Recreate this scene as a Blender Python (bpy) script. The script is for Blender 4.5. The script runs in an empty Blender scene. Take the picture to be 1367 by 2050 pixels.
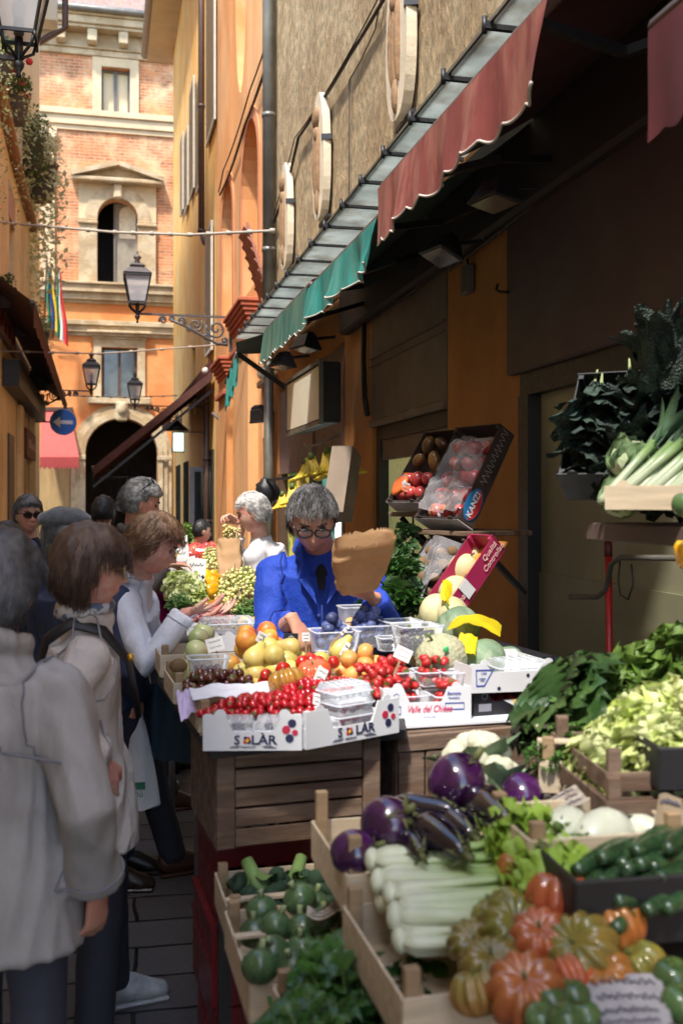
import bpy, bmesh, math, random
from mathutils import Vector, Matrix, noise, Euler
R = math.radians
random.seed(7)
C = bpy.context.scene.collection
V = Vector
# ------------------------------------------------------------------ survey of the street: the photo's sight lines
YAW = R(13.05); SY, CY = math.sin(YAW), math.cos(YAW); FPX = 2040.0; EYE = 1.65
def ray(px, py):
    u = (px-683.0)/FPX
    return V((SY+CY*u, CY-SY*u, -(py-1000.0)/FPX))
def at(px, py, Z): return V((0, 0, EYE)) + ray(px, py)*Z
def onX(px, py, X): d = ray(px, py); return V((0, 0, EYE)) + d*(X/d.x)
def onY(px, py, Y): d = ray(px, py); return V((0, 0, EYE)) + d*(Y/d.y)
def onZ(px, py, z): d = ray(px, py); return V((0, 0, EYE)) + d*((z-EYE)/d.z)
def YX(px, X): return onX(px, 900, X).y
# ------------------------------------------------------------------ mesh building
def T(x=0, y=0, z=0): return Matrix.Translation((x, y, z))
def RZ(a): return Matrix.Rotation(a, 4, 'Z')
def RX(a): return Matrix.Rotation(a, 4, 'X')
def RY(a): return Matrix.Rotation(a, 4, 'Y')
def SC(x, y=None, z=None):
    if y is None: y = z = x
    return Matrix.Diagonal((x, y, z, 1))
def frame(o, xa, up=(0, 0, 1)):
    x = V(xa).normalized(); u = V(up); y = u.cross(x)
    if y.length < 1e-5: y = V((0, 1, 0)).cross(x)
    y.normalize(); z = x.cross(y)
    m = Matrix((x, y, z)).transposed().to_4x4(); m.translation = V(o); return m
class MB:
    def __init__(s, M=None): s.v = []; s.f = []; s.m = []; s.sm = []; s.M = M or Matrix(); s.mi = 0
    def add(s, vs, fs, M=None, smooth=False, mi=None):
        n = len(s.v); X = s.M @ M if M is not None else s.M
        s.v += [X @ V(p) for p in vs]; s.f += [tuple(n+i for i in f) for f in fs]
        s.m += [s.mi if mi is None else mi]*len(fs); s.sm += [smooth]*len(fs); return s
    def box(s, c, d, M=None, bev=0, mi=None):
        x, y, z = [a/2 for a in d]
        if bev <= 0:
            vs = [(c[0]+i*x, c[1]+j*y, c[2]+k*z) for i in (-1, 1) for j in (-1, 1) for k in (-1, 1)]
            fs = [(0, 1, 3, 2), (4, 6, 7, 5), (0, 4, 5, 1), (2, 3, 7, 6), (0, 2, 6, 4), (1, 5, 7, 3)]
            return s.add(vs, fs, M, mi=mi)
        b = min(bev, x*.9, y*.9, z*.9); bm = bmesh.new(); bmesh.ops.create_cube(bm, size=1)
        for v in bm.verts: v.co = V((c[0]+v.co.x*2*x, c[1]+v.co.y*2*y, c[2]+v.co.z*2*z))
        bmesh.ops.bevel(bm, geom=bm.edges[:], offset=b, segments=1, affect='EDGES')
        bm.verts.index_update()
        vs = [v.co.copy() for v in bm.verts]; fs = [[v.index for v in f.verts] for f in bm.faces]; bm.free()
        return s.add(vs, fs, M, mi=mi)
    def box2(s, a, b, M=None, bev=0, mi=None):
        return s.box([(a[i]+b[i])/2 for i in range(3)], [abs(b[i]-a[i]) for i in range(3)], M, bev, mi)
    def bar(s, a, b, w, h, up=(0, 0, 1), mi=None, bev=0):
        a = V(a); b = V(b); return s.box(((b-a).length/2, 0, 0), ((b-a).length, w, h), frame(a, b-a, up), bev, mi)
    def tube(s, pts, r, n=8, cap=True, M=None, smooth=True, mi=None, sq=1.0, up=(0, 0, 1)):
        pts = [V(p) for p in pts]; k = len(pts)
        rs = r if isinstance(r, (list, tuple)) else [r]*k
        vs = []; prev = None
        for i, p in enumerate(pts):
            t = (pts[min(i+1, k-1)]-pts[max(i-1, 0)]).normalized()
            if prev is None:
                a = V(up).cross(t)
                if a.length < .05: a = V((1, 0, 0)).cross(t)
            else: a = prev - t*prev.dot(t)
            if a.length < 1e-6: a = V((0, 1, 0)).cross(t)
            a.normalize(); prev = a; b = t.cross(a)
            rr = rs[i]; ra, rb = rr if isinstance(rr, (list, tuple)) else (rr, rr*sq)
            for j in range(n):
                w = 2*math.pi*j/n; vs.append(p+a*(math.cos(w)*ra)+b*(math.sin(w)*rb))
        fs = [(i*n+j, i*n+(j+1) % n, (i+1)*n+(j+1) % n, (i+1)*n+j) for i in range(k-1) for j in range(n)]
        if cap: fs += [tuple(range(n-1, -1, -1)), tuple(range((k-1)*n, k*n))]
        return s.add(vs, fs, M, smooth, mi)
    def lathe(s, prof, n=16, M=None, smooth=True, mi=None, rib=None):
        vs = []
        for r, z in prof:
            for j in range(n):
                w = 2*math.pi*j/n; q = r*(rib(w, z) if rib else 1); vs.append((q*math.cos(w), q*math.sin(w), z))
        k = len(prof)
        fs = [(i*n+j, i*n+(j+1) % n, (i+1)*n+(j+1) % n, (i+1)*n+j) for i in range(k-1) for j in range(n)]
        if prof[0][0] > 1e-5: fs.append(tuple(range(n-1, -1, -1)))
        if prof[-1][0] > 1e-5: fs.append(tuple(range((k-1)*n, k*n)))
        return s.add(vs, fs, M, smooth, mi)
    def ell(s, c, r, n=16, m=10, M=None, fn=None, mi=None):
        r = r if isinstance(r, (list, tuple)) else (r, r, r); vs = [(0, 0, 1)]
        for i in range(1, m):
            a = math.pi*i/m
            for j in range(n):
                w = 2*math.pi*j/n; vs.append((math.sin(a)*math.cos(w), math.sin(a)*math.sin(w), math.cos(a)))
        vs.append((0, 0, -1)); L = len(vs)-1
        fs = [(0, 1+j, 1+(j+1) % n) for j in range(n)]
        fs += [(1+i*n+j, 1+(i+1)*n+j, 1+(i+1)*n+(j+1) % n, 1+i*n+(j+1) % n) for i in range(m-2) for j in range(n)]
        fs += [(L, 1+(m-2)*n+(j+1) % n, 1+(m-2)*n+j) for j in range(n)]
        out = []
        for p in vs:
            q = V(p)
            if fn: q = q*fn(q)
            out.append((c[0]+q.x*r[0], c[1]+q.y*r[1], c[2]+q.z*r[2]))
        return s.add(out, fs, M, True, mi)
    def quad(s, a, b, c, d, mi=None, M=None): return s.add([a, b, c, d], [(0, 1, 2, 3)], M, mi=mi)
    def grid(s, fn, nu, nv, M=None, smooth=True, mi=None):
        vs = [fn(i/nu, j/nv) for i in range(nu+1) for j in range(nv+1)]; w = nv+1
        fs = [(i*w+j, (i+1)*w+j, (i+1)*w+j+1, i*w+j+1) for i in range(nu) for j in range(nv)]
        return s.add(vs, fs, M, smooth, mi)
    def plate(s, outer, holes, th, M=None, mi=None):
        "flat plate in local xy, thickness th centred on z=0, with holes"
        cu = bpy.data.curves.new('tmp', 'CURVE'); cu.dimensions = '2D'; cu.fill_mode = 'BOTH'; cu.extrude = th/2
        for loop in [outer]+list(holes):
            sp = cu.splines.new('POLY'); sp.points.add(len(loop)-1); sp.use_cyclic_u = True
            for i, p in enumerate(loop): sp.points[i].co = (p[0], p[1], 0, 1)
        return s._fromcurve(cu, M, mi)
    def _fromcurve(s, cu, M, mi):
        o = bpy.data.objects.new('tmp', cu); C.objects.link(o); bpy.context.view_layer.update()
        dg = bpy.context.evaluated_depsgraph_get(); me = bpy.data.meshes.new_from_object(o.evaluated_get(dg))
        s.add([v.co.copy() for v in me.vertices], [tuple(p.vertices) for p in me.polygons], M, mi=mi)
        bpy.data.objects.remove(o); bpy.data.curves.remove(cu); bpy.data.meshes.remove(me); return s
    def text(s, body, size, M=None, th=.001, mi=None, shear=0, off=0, align='CENTER', sx=1):
        cu = bpy.data.curves.new('tmp', 'FONT'); cu.body = body; cu.size = size; cu.extrude = th/2; cu.shear = shear
        cu.align_x = align; cu.align_y = 'CENTER'; cu.offset = off; cu.resolution_u = 3
        return s._fromcurve(cu, (M or Matrix()) @ SC(sx, 1, 1), mi)
    def mesh(s, name):
        me = bpy.data.meshes.new(name); me.from_pydata([tuple(v) for v in s.v], [], s.f)
        me.polygons.foreach_set('use_smooth', s.sm); me.polygons.foreach_set('material_index', s.m); me.validate(); me.update(); return me
    def build(s, name, mats, parent=None, loc=None, autos=None):
        me = s.mesh(name)
        for m in (mats if isinstance(mats, (list, tuple)) else [mats]): me.materials.append(m)
        if autos is not None: me.polygons.foreach_set('use_smooth', [True]*len(me.polygons)); me.set_sharp_from_angle(angle=R(autos))
        o = bpy.data.objects.new(name, me); C.objects.link(o)
        if parent: o.parent = parent
        if loc is not None: o.location = loc
        return o
def tag(o, label, cat, group=None, kind=None):
    if label: o['label'] = label
    if cat: o['category'] = cat
    if group: o['group'] = group
    if kind: o['kind'] = kind
    return o
def thing(name, label, cat, loc=(0, 0, 0), rz=0, group=None):
    o = bpy.data.objects.new(name, None); o.empty_display_size = .1; C.objects.link(o); o.location = loc; o.rotation_euler = (0, 0, rz)
    return tag(o, label, cat, group)
def struct(o): o['kind'] = 'structure'; return o
def dup(o, loc=None, rot=None, scale=None, label=None, group=None, parent=None):
    c = o.copy(); C.objects.link(c); c.parent = parent
    if loc is not None: c.location = loc
    if rot is not None: c.rotation_euler = rot
    if scale is not None: c.scale = scale if isinstance(scale, (tuple, list)) else (scale,)*3
    if label: c['label'] = label
    if group: c['group'] = group
    for ch in [x for x in KIDS.get(o.name, o.children)]: dup(ch, parent=c)
    return c
KIDS = {}
# ------------------------------------------------------------------ materials
MC = {}
def mat(key, col=(.5, .5, .5), rough=.6, var=.25, vs=6, bump=0, bs=60, metal=0, spec=.5, coat=0, rnd=0, col2=None, c2s=3, c2lo=.45, c2hi=.55,
        st=(1, 1, 1), bst=None, sss=0, sheen=0, alpha=1, trans=0, transl=0, grad=None, emis=0, voro=0, hue=0, thin=0, wax=None):
    if key in MC: return MC[key]
    m = bpy.data.materials.new(key); MC[key] = m; m.use_nodes = True; nt = m.node_tree; N = nt.nodes; L = nt.links
    p = N['Principled BSDF']; out = N['Material Output']
    def nd(t, **k):
        n = N.new(t)
        for a, b in k.items():
            if hasattr(n, a): setattr(n, a, b)
            else: n.inputs[a].default_value = b
        return n
    tc = nd('ShaderNodeTexCoord'); mp = nd('ShaderNodeMapping'); mp.inputs['Scale'].default_value = st; L.new(tc.outputs['Object'], mp.inputs['Vector'])
    oi = nd('ShaderNodeObjectInfo'); sh = nd('ShaderNodeVectorMath', operation='ADD'); ml = nd('ShaderNodeMath', operation='MULTIPLY'); ml.inputs[1].default_value = 37.
    L.new(oi.outputs['Random'], ml.inputs[0]); L.new(mp.outputs['Vector'], sh.inputs[0]); L.new(ml.outputs[0], sh.inputs[1]); vec = sh.outputs[0]
    rgb = nd('ShaderNodeRGB'); rgb.outputs[0].default_value = (*col, 1); cur = rgb.outputs[0]
    def mix(a, b, f, bt='MIX'):
        x = nd('ShaderNodeMix', data_type='RGBA', blend_type=bt); 
        for s_, i in ((a, 6), (b, 7), (f, 0)):
            if hasattr(s_, 'links'): L.new(s_, x.inputs[i])
            else: x.inputs[i].default_value = s_ if i == 0 else (*s_, 1)
        return x.outputs[2]
    def noi(scale, v=vec, det=4, rg=.6):
        n = nd('ShaderNodeTexNoise'); n.inputs['Scale'].default_value = scale; n.inputs['Detail'].default_value = det; n.inputs['Roughness'].default_value = rg; L.new(v, n.inputs['Vector']); return n.outputs['Fac']
    def ramp(s_, lo, hi, a=0., b=1.):
        n = nd('ShaderNodeMapRange'); n.inputs[1].default_value = lo; n.inputs[2].default_value = hi; n.inputs[3].default_value = a; n.inputs[4].default_value = b; L.new(s_, n.inputs[0]); return n.outputs[0]
    if grad:   # (axis, lo, hi, colour) : second colour along a local axis of the thing
        sp = nd('ShaderNodeSeparateXYZ'); L.new(tc.outputs['Object'], sp.inputs[0])
        ns = noi(vs, det=3); ad = nd('ShaderNodeMath', operation='MULTIPLY_ADD'); ad.inputs[1].default_value = (grad[2]-grad[1])*.9; L.new(ns, ad.inputs[0]); L.new(sp.outputs[grad[0]], ad.inputs[2])
        cur = mix(cur, grad[3], ramp(ad.outputs[0], grad[1]+(grad[2]-grad[1])*.45, grad[2]+(grad[2]-grad[1])*.45))
    if col2: cur = mix(cur, col2, ramp(noi(c2s, det=5), c2lo, c2hi))
    if var: cur = mix(cur, (0, 0, 0), ramp(noi(vs), .3, .7, 0, var)) if False else mix(cur, tuple(max(0, c*(1-var)) for c in (1, 1, 1)), ramp(noi(vs, det=6), .35, .7), 'MULTIPLY')
    if rnd or hue:
        h = nd('ShaderNodeHueSaturation'); L.new(cur, h.inputs['Color']); L.new(ramp(oi.outputs['Random'], 0, 1, 1-rnd, 1+rnd), h.inputs['Value'])
        if hue:
            m2 = nd('ShaderNodeMath', operation='FRACT'); m3 = nd('ShaderNodeMath', operation='MULTIPLY'); m3.inputs[1].default_value = 13.7; L.new(oi.outputs['Random'], m3.inputs[0]); L.new(m3.outputs[0], m2.inputs[0])
            L.new(ramp(m2.outputs[0], 0, 1, .5-hue, .5+hue), h.inputs['Hue'])
        cur = h.outputs[0]
    L.new(cur, p.inputs['Base Color']); p.inputs['Roughness'].default_value = rough; p.inputs['Metallic'].default_value = metal
    p.inputs['Specular IOR Level'].default_value = spec; p.inputs['Coat Weight'].default_value = coat; p.inputs['Coat Roughness'].default_value = .12
    if rough < .7 and not trans: L.new(ramp(noi(vs*2.3), .3, .7, max(.02, rough-.1), rough+.1), p.inputs['Roughness'])
    if sss: p.inputs['Subsurface Weight'].default_value = sss; p.inputs['Subsurface Radius'].default_value = (.02, .01, .005); p.inputs['Subsurface Scale'].default_value = .5
    if sheen: p.inputs['Sheen Weight'].default_value = sheen
    if trans: p.inputs['Transmission Weight'].default_value = trans; p.inputs['IOR'].default_value = 1.45
    if bump:
        v2 = vec
        if bst:
            mp2 = nd('ShaderNodeMapping'); mp2.inputs['Scale'].default_value = bst[:3]; mp2.inputs['Rotation'].default_value = bst[3] if len(bst) > 3 else (0, 0, 0); L.new(tc.outputs['Object'], mp2.inputs['Vector']); v2 = mp2.outputs[0]
        if voro:
            vo = nd('ShaderNodeTexVoronoi'); vo.inputs['Scale'].default_value = bs; L.new(v2, vo.inputs['Vector']); hs = vo.outputs['Distance']
        else: hs = noi(bs, v2, 6, .65)
        b = nd('ShaderNodeBump'); b.inputs['Strength'].default_value = 1; b.inputs['Distance'].default_value = bump; L.new(hs, b.inputs['Height']); L.new(b.outputs[0], p.inputs['Normal'])
    if emis: L.new(cur, p.inputs['Emission Color']); p.inputs['Emission Strength'].default_value = emis
    if transl:
        tr = nd('ShaderNodeBsdfTranslucent'); L.new(cur, tr.inputs[0]); mx = nd('ShaderNodeMixShader'); mx.inputs[0].default_value = transl
        L.new(p.outputs[0], mx.inputs[1]); L.new(tr.outputs[0], mx.inputs[2]); L.new(mx.outputs[0], out.inputs[0])
    if alpha < 1 or thin:
        ta = nd('ShaderNodeBsdfTransparent'); mx = nd('ShaderNodeMixShader'); L.new(p.outputs[0], mx.inputs[2]); L.new(ta.outputs[0], mx.inputs[1]); mx.inputs[0].default_value = alpha
        if thin:
            fr = nd('ShaderNodeFresnel'); fr.inputs[0].default_value = 1.5; L.new(ramp(fr.outputs[0], 0, 1, alpha, 1), mx.inputs[0])
        L.new(mx.outputs[0], out.inputs[0])
    return m
# ------------------------------------------------------------------ plaster, brick, paving
def worn_brick(key, plaster, plaster2, brick, lo, hi, bump=.02, axis='XZ', dark=(.25, .13, .06)):
    m = bpy.data.materials.new(key); m.use_nodes = True; nt = m.node_tree; N = nt.nodes; L = nt.links; p = N['Principled BSDF']
    tc = N.new('ShaderNodeTexCoord'); sp = N.new('ShaderNodeSeparateXYZ'); cb = N.new('ShaderNodeCombineXYZ'); L.new(tc.outputs['Object'], sp.inputs[0])
    L.new(sp.outputs['X' if axis[0] == 'X' else 'Y'], cb.inputs[0]); L.new(sp.outputs['Z'], cb.inputs[1])
    br = N.new('ShaderNodeTexBrick'); L.new(cb.outputs[0], br.inputs['Vector']); br.inputs['Scale'].default_value = 1; br.inputs['Brick Width'].default_value = .34
    br.inputs['Row Height'].default_value = .11; br.inputs['Mortar Size'].default_value = .014; br.inputs['Color1'].default_value = (*brick, 1); br.inputs['Color2'].default_value = (*[c*.6 for c in brick], 1); br.inputs['Mortar'].default_value = (.55, .38, .22, 1)
    def noi(s, d=5):
        n = N.new('ShaderNodeTexNoise'); n.inputs['Scale'].default_value = s; n.inputs['Detail'].default_value = d; n.inputs['Roughness'].default_value = .65; L.new(tc.outputs['Object'], n.inputs['Vector']); return n.outputs['Fac']
    def rmp(s, a, b, c=0, d=1):
        n = N.new('ShaderNodeMapRange'); n.inputs[1].default_value = a; n.inputs[2].default_value = b; n.inputs[3].default_value = c; n.inputs[4].default_value = d; L.new(s, n.inputs[0]); return n.outputs[0]
    def mix(a, b, f, bt='MIX'):
        x = N.new('ShaderNodeMix'); x.data_type = 'RGBA'; x.blend_type = bt
        for s_, i in ((a, 6), (b, 7), (f, 0)):
            if hasattr(s_, 'links'): L.new(s_, x.inputs[i])
            else: x.inputs[i].default_value = s_ if i == 0 else (*s_, 1)
        return x.outputs[2]
    pl = mix(plaster, plaster2, rmp(noi(.9), .42, .6)); pl = mix(pl, dark, rmp(noi(3.1, 8), .56, .8, 0, .55))
    mask = rmp(noi(1.4, 8), lo, hi); cur = mix(br.outputs['Color'], pl, mask); L.new(cur, p.inputs['Base Color']); p.inputs['Roughness'].default_value = .9
    ad = N.new('ShaderNodeMath'); ad.operation = 'MULTIPLY_ADD'; L.new(rmp(br.outputs['Fac'], 0, 1, 1, 0), ad.inputs[0])
    iv = rmp(mask, 0, 1, .8, 0); L.new(iv, ad.inputs[1]); a2 = N.new('ShaderNodeMath'); L.new(mask, a2.inputs[0]); L.new(rmp(noi(14), 0, 1, 0, .6), a2.inputs[1]); L.new(a2.outputs[0], ad.inputs[2])
    b = N.new('ShaderNodeBump'); b.inputs['Strength'].default_value = 1; b.inputs['Distance'].default_value = bump; L.new(ad.outputs[0], b.inputs['Height']); L.new(b.outputs[0], p.inputs['Normal'])
    return m
PAL_UP = worn_brick('palazzo_brick', (.66, .27, .11), (.70, .46, .26), (.56, .20, .085), .41, .60)
PAL_LO = worn_brick('palazzo_orange_plaster', (.62, .21, .06), (.66, .29, .10), (.6, .2, .08), .30, .36)
STONE = mat('sandstone', (.58, .46, .29), .85, .3, 1.5, bump=.02, bs=9, col2=(.47, .34, .19), c2s=1.6)
STONE2 = mat('pale_plaster', (.66, .51, .31), .85, .25, 1.2, bump=.01, bs=8)
ORANGE = mat('orange_plaster', (.70, .31, .10), .85, .28, 1.1, bump=.006, bs=14, col2=(.76, .40, .17), c2s=.8, st=(1, 1, .5))
ORED = mat('red_plaster', (.52, .16, .06), .85, .3, 1.5, bump=.006, bs=14)
YELLOW = mat('yellow_plaster', (.90, .48, .11), .85, .2, .9, bump=.005, bs=12, col2=(.90, .56, .19), c2s=.7)
CREAM = mat('cream_plaster', (.84, .72, .46), .85, .22, .8, bump=.006, bs=12, col2=(.74, .60, .36), c2s=.9)
SHOPO = mat('shop_ochre_plaster', (.52, .23, .06), .8, .35, 1.4, bump=.004, bs=30, col2=(.42, .16, .035), c2s=1.2, c2lo=.4, c2hi=.7, st=(1, 1, .6))
SHOPCR = mat('shop_cream_plaster', (.46, .36, .22), .8, .25, 2)
ROUGH = mat('roughcast', (.95, .70, .38), .95, .5, 10, bump=.30, bs=10, bst=(1, 2.1, .75, (R(38), 0, 0)), col2=(.80, .55, .28), c2s=2)
IRON = mat('black_iron', (.02, .02, .022), .45, .3, 20, spec=.5)
IRONG = mat('grey_iron', (.10, .085, .08), .5, .4, 15, bump=.002, bs=60)
BROWNM = mat('brown_metal', (.10, .055, .04), .45, .3, 5)
GREYM = mat('grey_zinc', (.20, .19, .16), .45, .35, 4, metal=.4)
BRPANEL = mat('brown_panel', (.15, .105, .085), .55, .15, 3)
GRPANEL = mat('grey_green_panel', (.34, .33, .22), .5, .2, 1.5, col2=(.28, .27, .17), c2s=.9)
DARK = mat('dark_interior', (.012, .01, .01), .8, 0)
GLASS = mat('window_glass', (.05, .055, .05), .08, .2, 2, spec=.8)
PANE = mat('lantern_glass', (.75, .76, .8), .15, 0, alpha=.45, thin=1)
SHUTG = mat('grey_shutter_paint', (.58, .54, .45), .6, .2, 8)
TILE = mat('roof_tile', (.42, .24, .17), .9, .5, 7, bump=.01, bs=25, col2=(.30, .22, .19), c2s=5)
WIRE = mat('cable_rubber', (.03, .025, .02), .6, 0)
WIREP = mat('pale_cable', (.42, .37, .30), .6, .1)
GR = mat('green_leaf_far', (.10, .17, .045), .6, .4, 30, rnd=.25, transl=.3)
GRL = mat('pale_trailing_leaf', (.42, .46, .22), .6, .3, 30, rnd=.25, transl=.3)
PAVE = None
def paving():
    m = bpy.data.materials.new('stone_paving'); m.use_nodes = True; nt = m.node_tree; N = nt.nodes; L = nt.links; p = N['Principled BSDF']
    tc = N.new('ShaderNodeTexCoord'); mp = N.new('ShaderNodeMapping'); L.new(tc.outputs['Object'], mp.inputs[0]); mp.inputs['Rotation'].default_value = (0, 0, R(2))
    no0 = N.new('ShaderNodeTexNoise'); no0.inputs['Scale'].default_value = 3; mx0 = N.new('ShaderNodeVectorMath'); mx0.operation = 'MULTIPLY_ADD'; mx0.inputs[1].default_value = (.05, .03, 0)
    L.new(tc.outputs['Object'], no0.inputs[0]); L.new(no0.outputs['Color'], mx0.inputs[0]); L.new(mp.outputs[0], mx0.inputs[2])
    br = N.new('ShaderNodeTexBrick'); L.new(mx0.outputs[0], br.inputs['Vector']); br.inputs['Scale'].default_value = 1; br.inputs['Brick Width'].default_value = .72; br.inputs['Row Height'].default_value = .24
    br.inputs['Mortar Size'].default_value = .008; br.inputs['Mortar Smooth'].default_value = .3; br.inputs['Bias'].default_value = 0; br.offset = .4
    br.inputs['Color1'].default_value = (.18, .165, .16, 1); br.inputs['Color2'].default_value = (.12, .108, .105, 1); br.inputs['Mortar'].default_value = (.012, .011, .01, 1)
    no = N.new('ShaderNodeTexNoise'); no.inputs['Scale'].default_value = 90; no.inputs['Detail'].default_value = 6; L.new(tc.outputs['Object'], no.inputs[0])
    n2 = N.new('ShaderNodeTexNoise'); n2.inputs['Scale'].default_value = 1.6; n2.inputs['Detail'].default_value = 6; L.new(tc.outputs['Object'], n2.inputs[0])
    x = N.new('ShaderNodeMix'); x.data_type = 'RGBA'; x.blend_type = 'MULTIPLY'; x.inputs[0].default_value = .8; L.new(br.outputs['Color'], x.inputs[6]); L.new(no.outputs['Color'], x.inputs[7]); L.new(x.outputs[2], p.inputs['Base Color'])
    r = N.new('ShaderNodeMapRange'); r.inputs[1].default_value = .35; r.inputs[2].default_value = .65; r.inputs[3].default_value = .28; r.inputs[4].default_value = .55; L.new(n2.outputs['Fac'], r.inputs[0]); L.new(r.outputs[0], p.inputs['Roughness'])
    a = N.new('ShaderNodeMath'); a.operation = 'MULTIPLY_ADD'; a.inputs[1].default_value = .25; L.new(no.outputs['Fac'], a.inputs[0])
    iv = N.new('ShaderNodeMath'); iv.operation = 'SUBTRACT'; iv.inputs[0].default_value = 1; L.new(br.outputs['Fac'], iv.inputs[1]); L.new(iv.outputs[0], a.inputs[2])
    b = N.new('ShaderNodeBump'); b.inputs['Distance'].default_value = .008; L.new(a.outputs[0], b.inputs['Height']); L.new(b.outputs[0], p.inputs['Normal'])
    return m
g = MB(); g.quad((-60, -40, 0), (60, -40, 0), (60, 140, 0), (-60, 140, 0)); struct(g.build('ground', paving()))
# ------------------------------------------------------------------ wall helpers
def onwall(X, th=0): # local (y, z) -> world plane x = X, thickness towards +x
    return Matrix(((0, 0, 1, X+th/2), (1, 0, 0, 0), (0, 1, 0, 0), (0, 0, 0, 1)))
def onend(Y, th=0): return T(0, Y+th/2, 0) @ RX(R(90))
def arch(x0, x1, z0, z1, n=14):
    r = (x1-x0)/2; c = (x0+x1)/2; return [(x0, z0)]+[(c-r*math.cos(math.pi*i/n), z1-r+r*math.sin(math.pi*i/n)) for i in range(n+1)]+[(x1, z0)]
def rect(x0, x1, z0, z1): return [(x0, z0), (x0, z1), (x1, z1), (x1, z0)]
def off(loop, c, k): return [(c[0]+(x-c[0])*k[0], c[1]+(z-c[1])*k[1]) for x, z in loop]
def E(px, py, Y=36.0): p = onY(px, py, Y); return p.x, p.z
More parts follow.
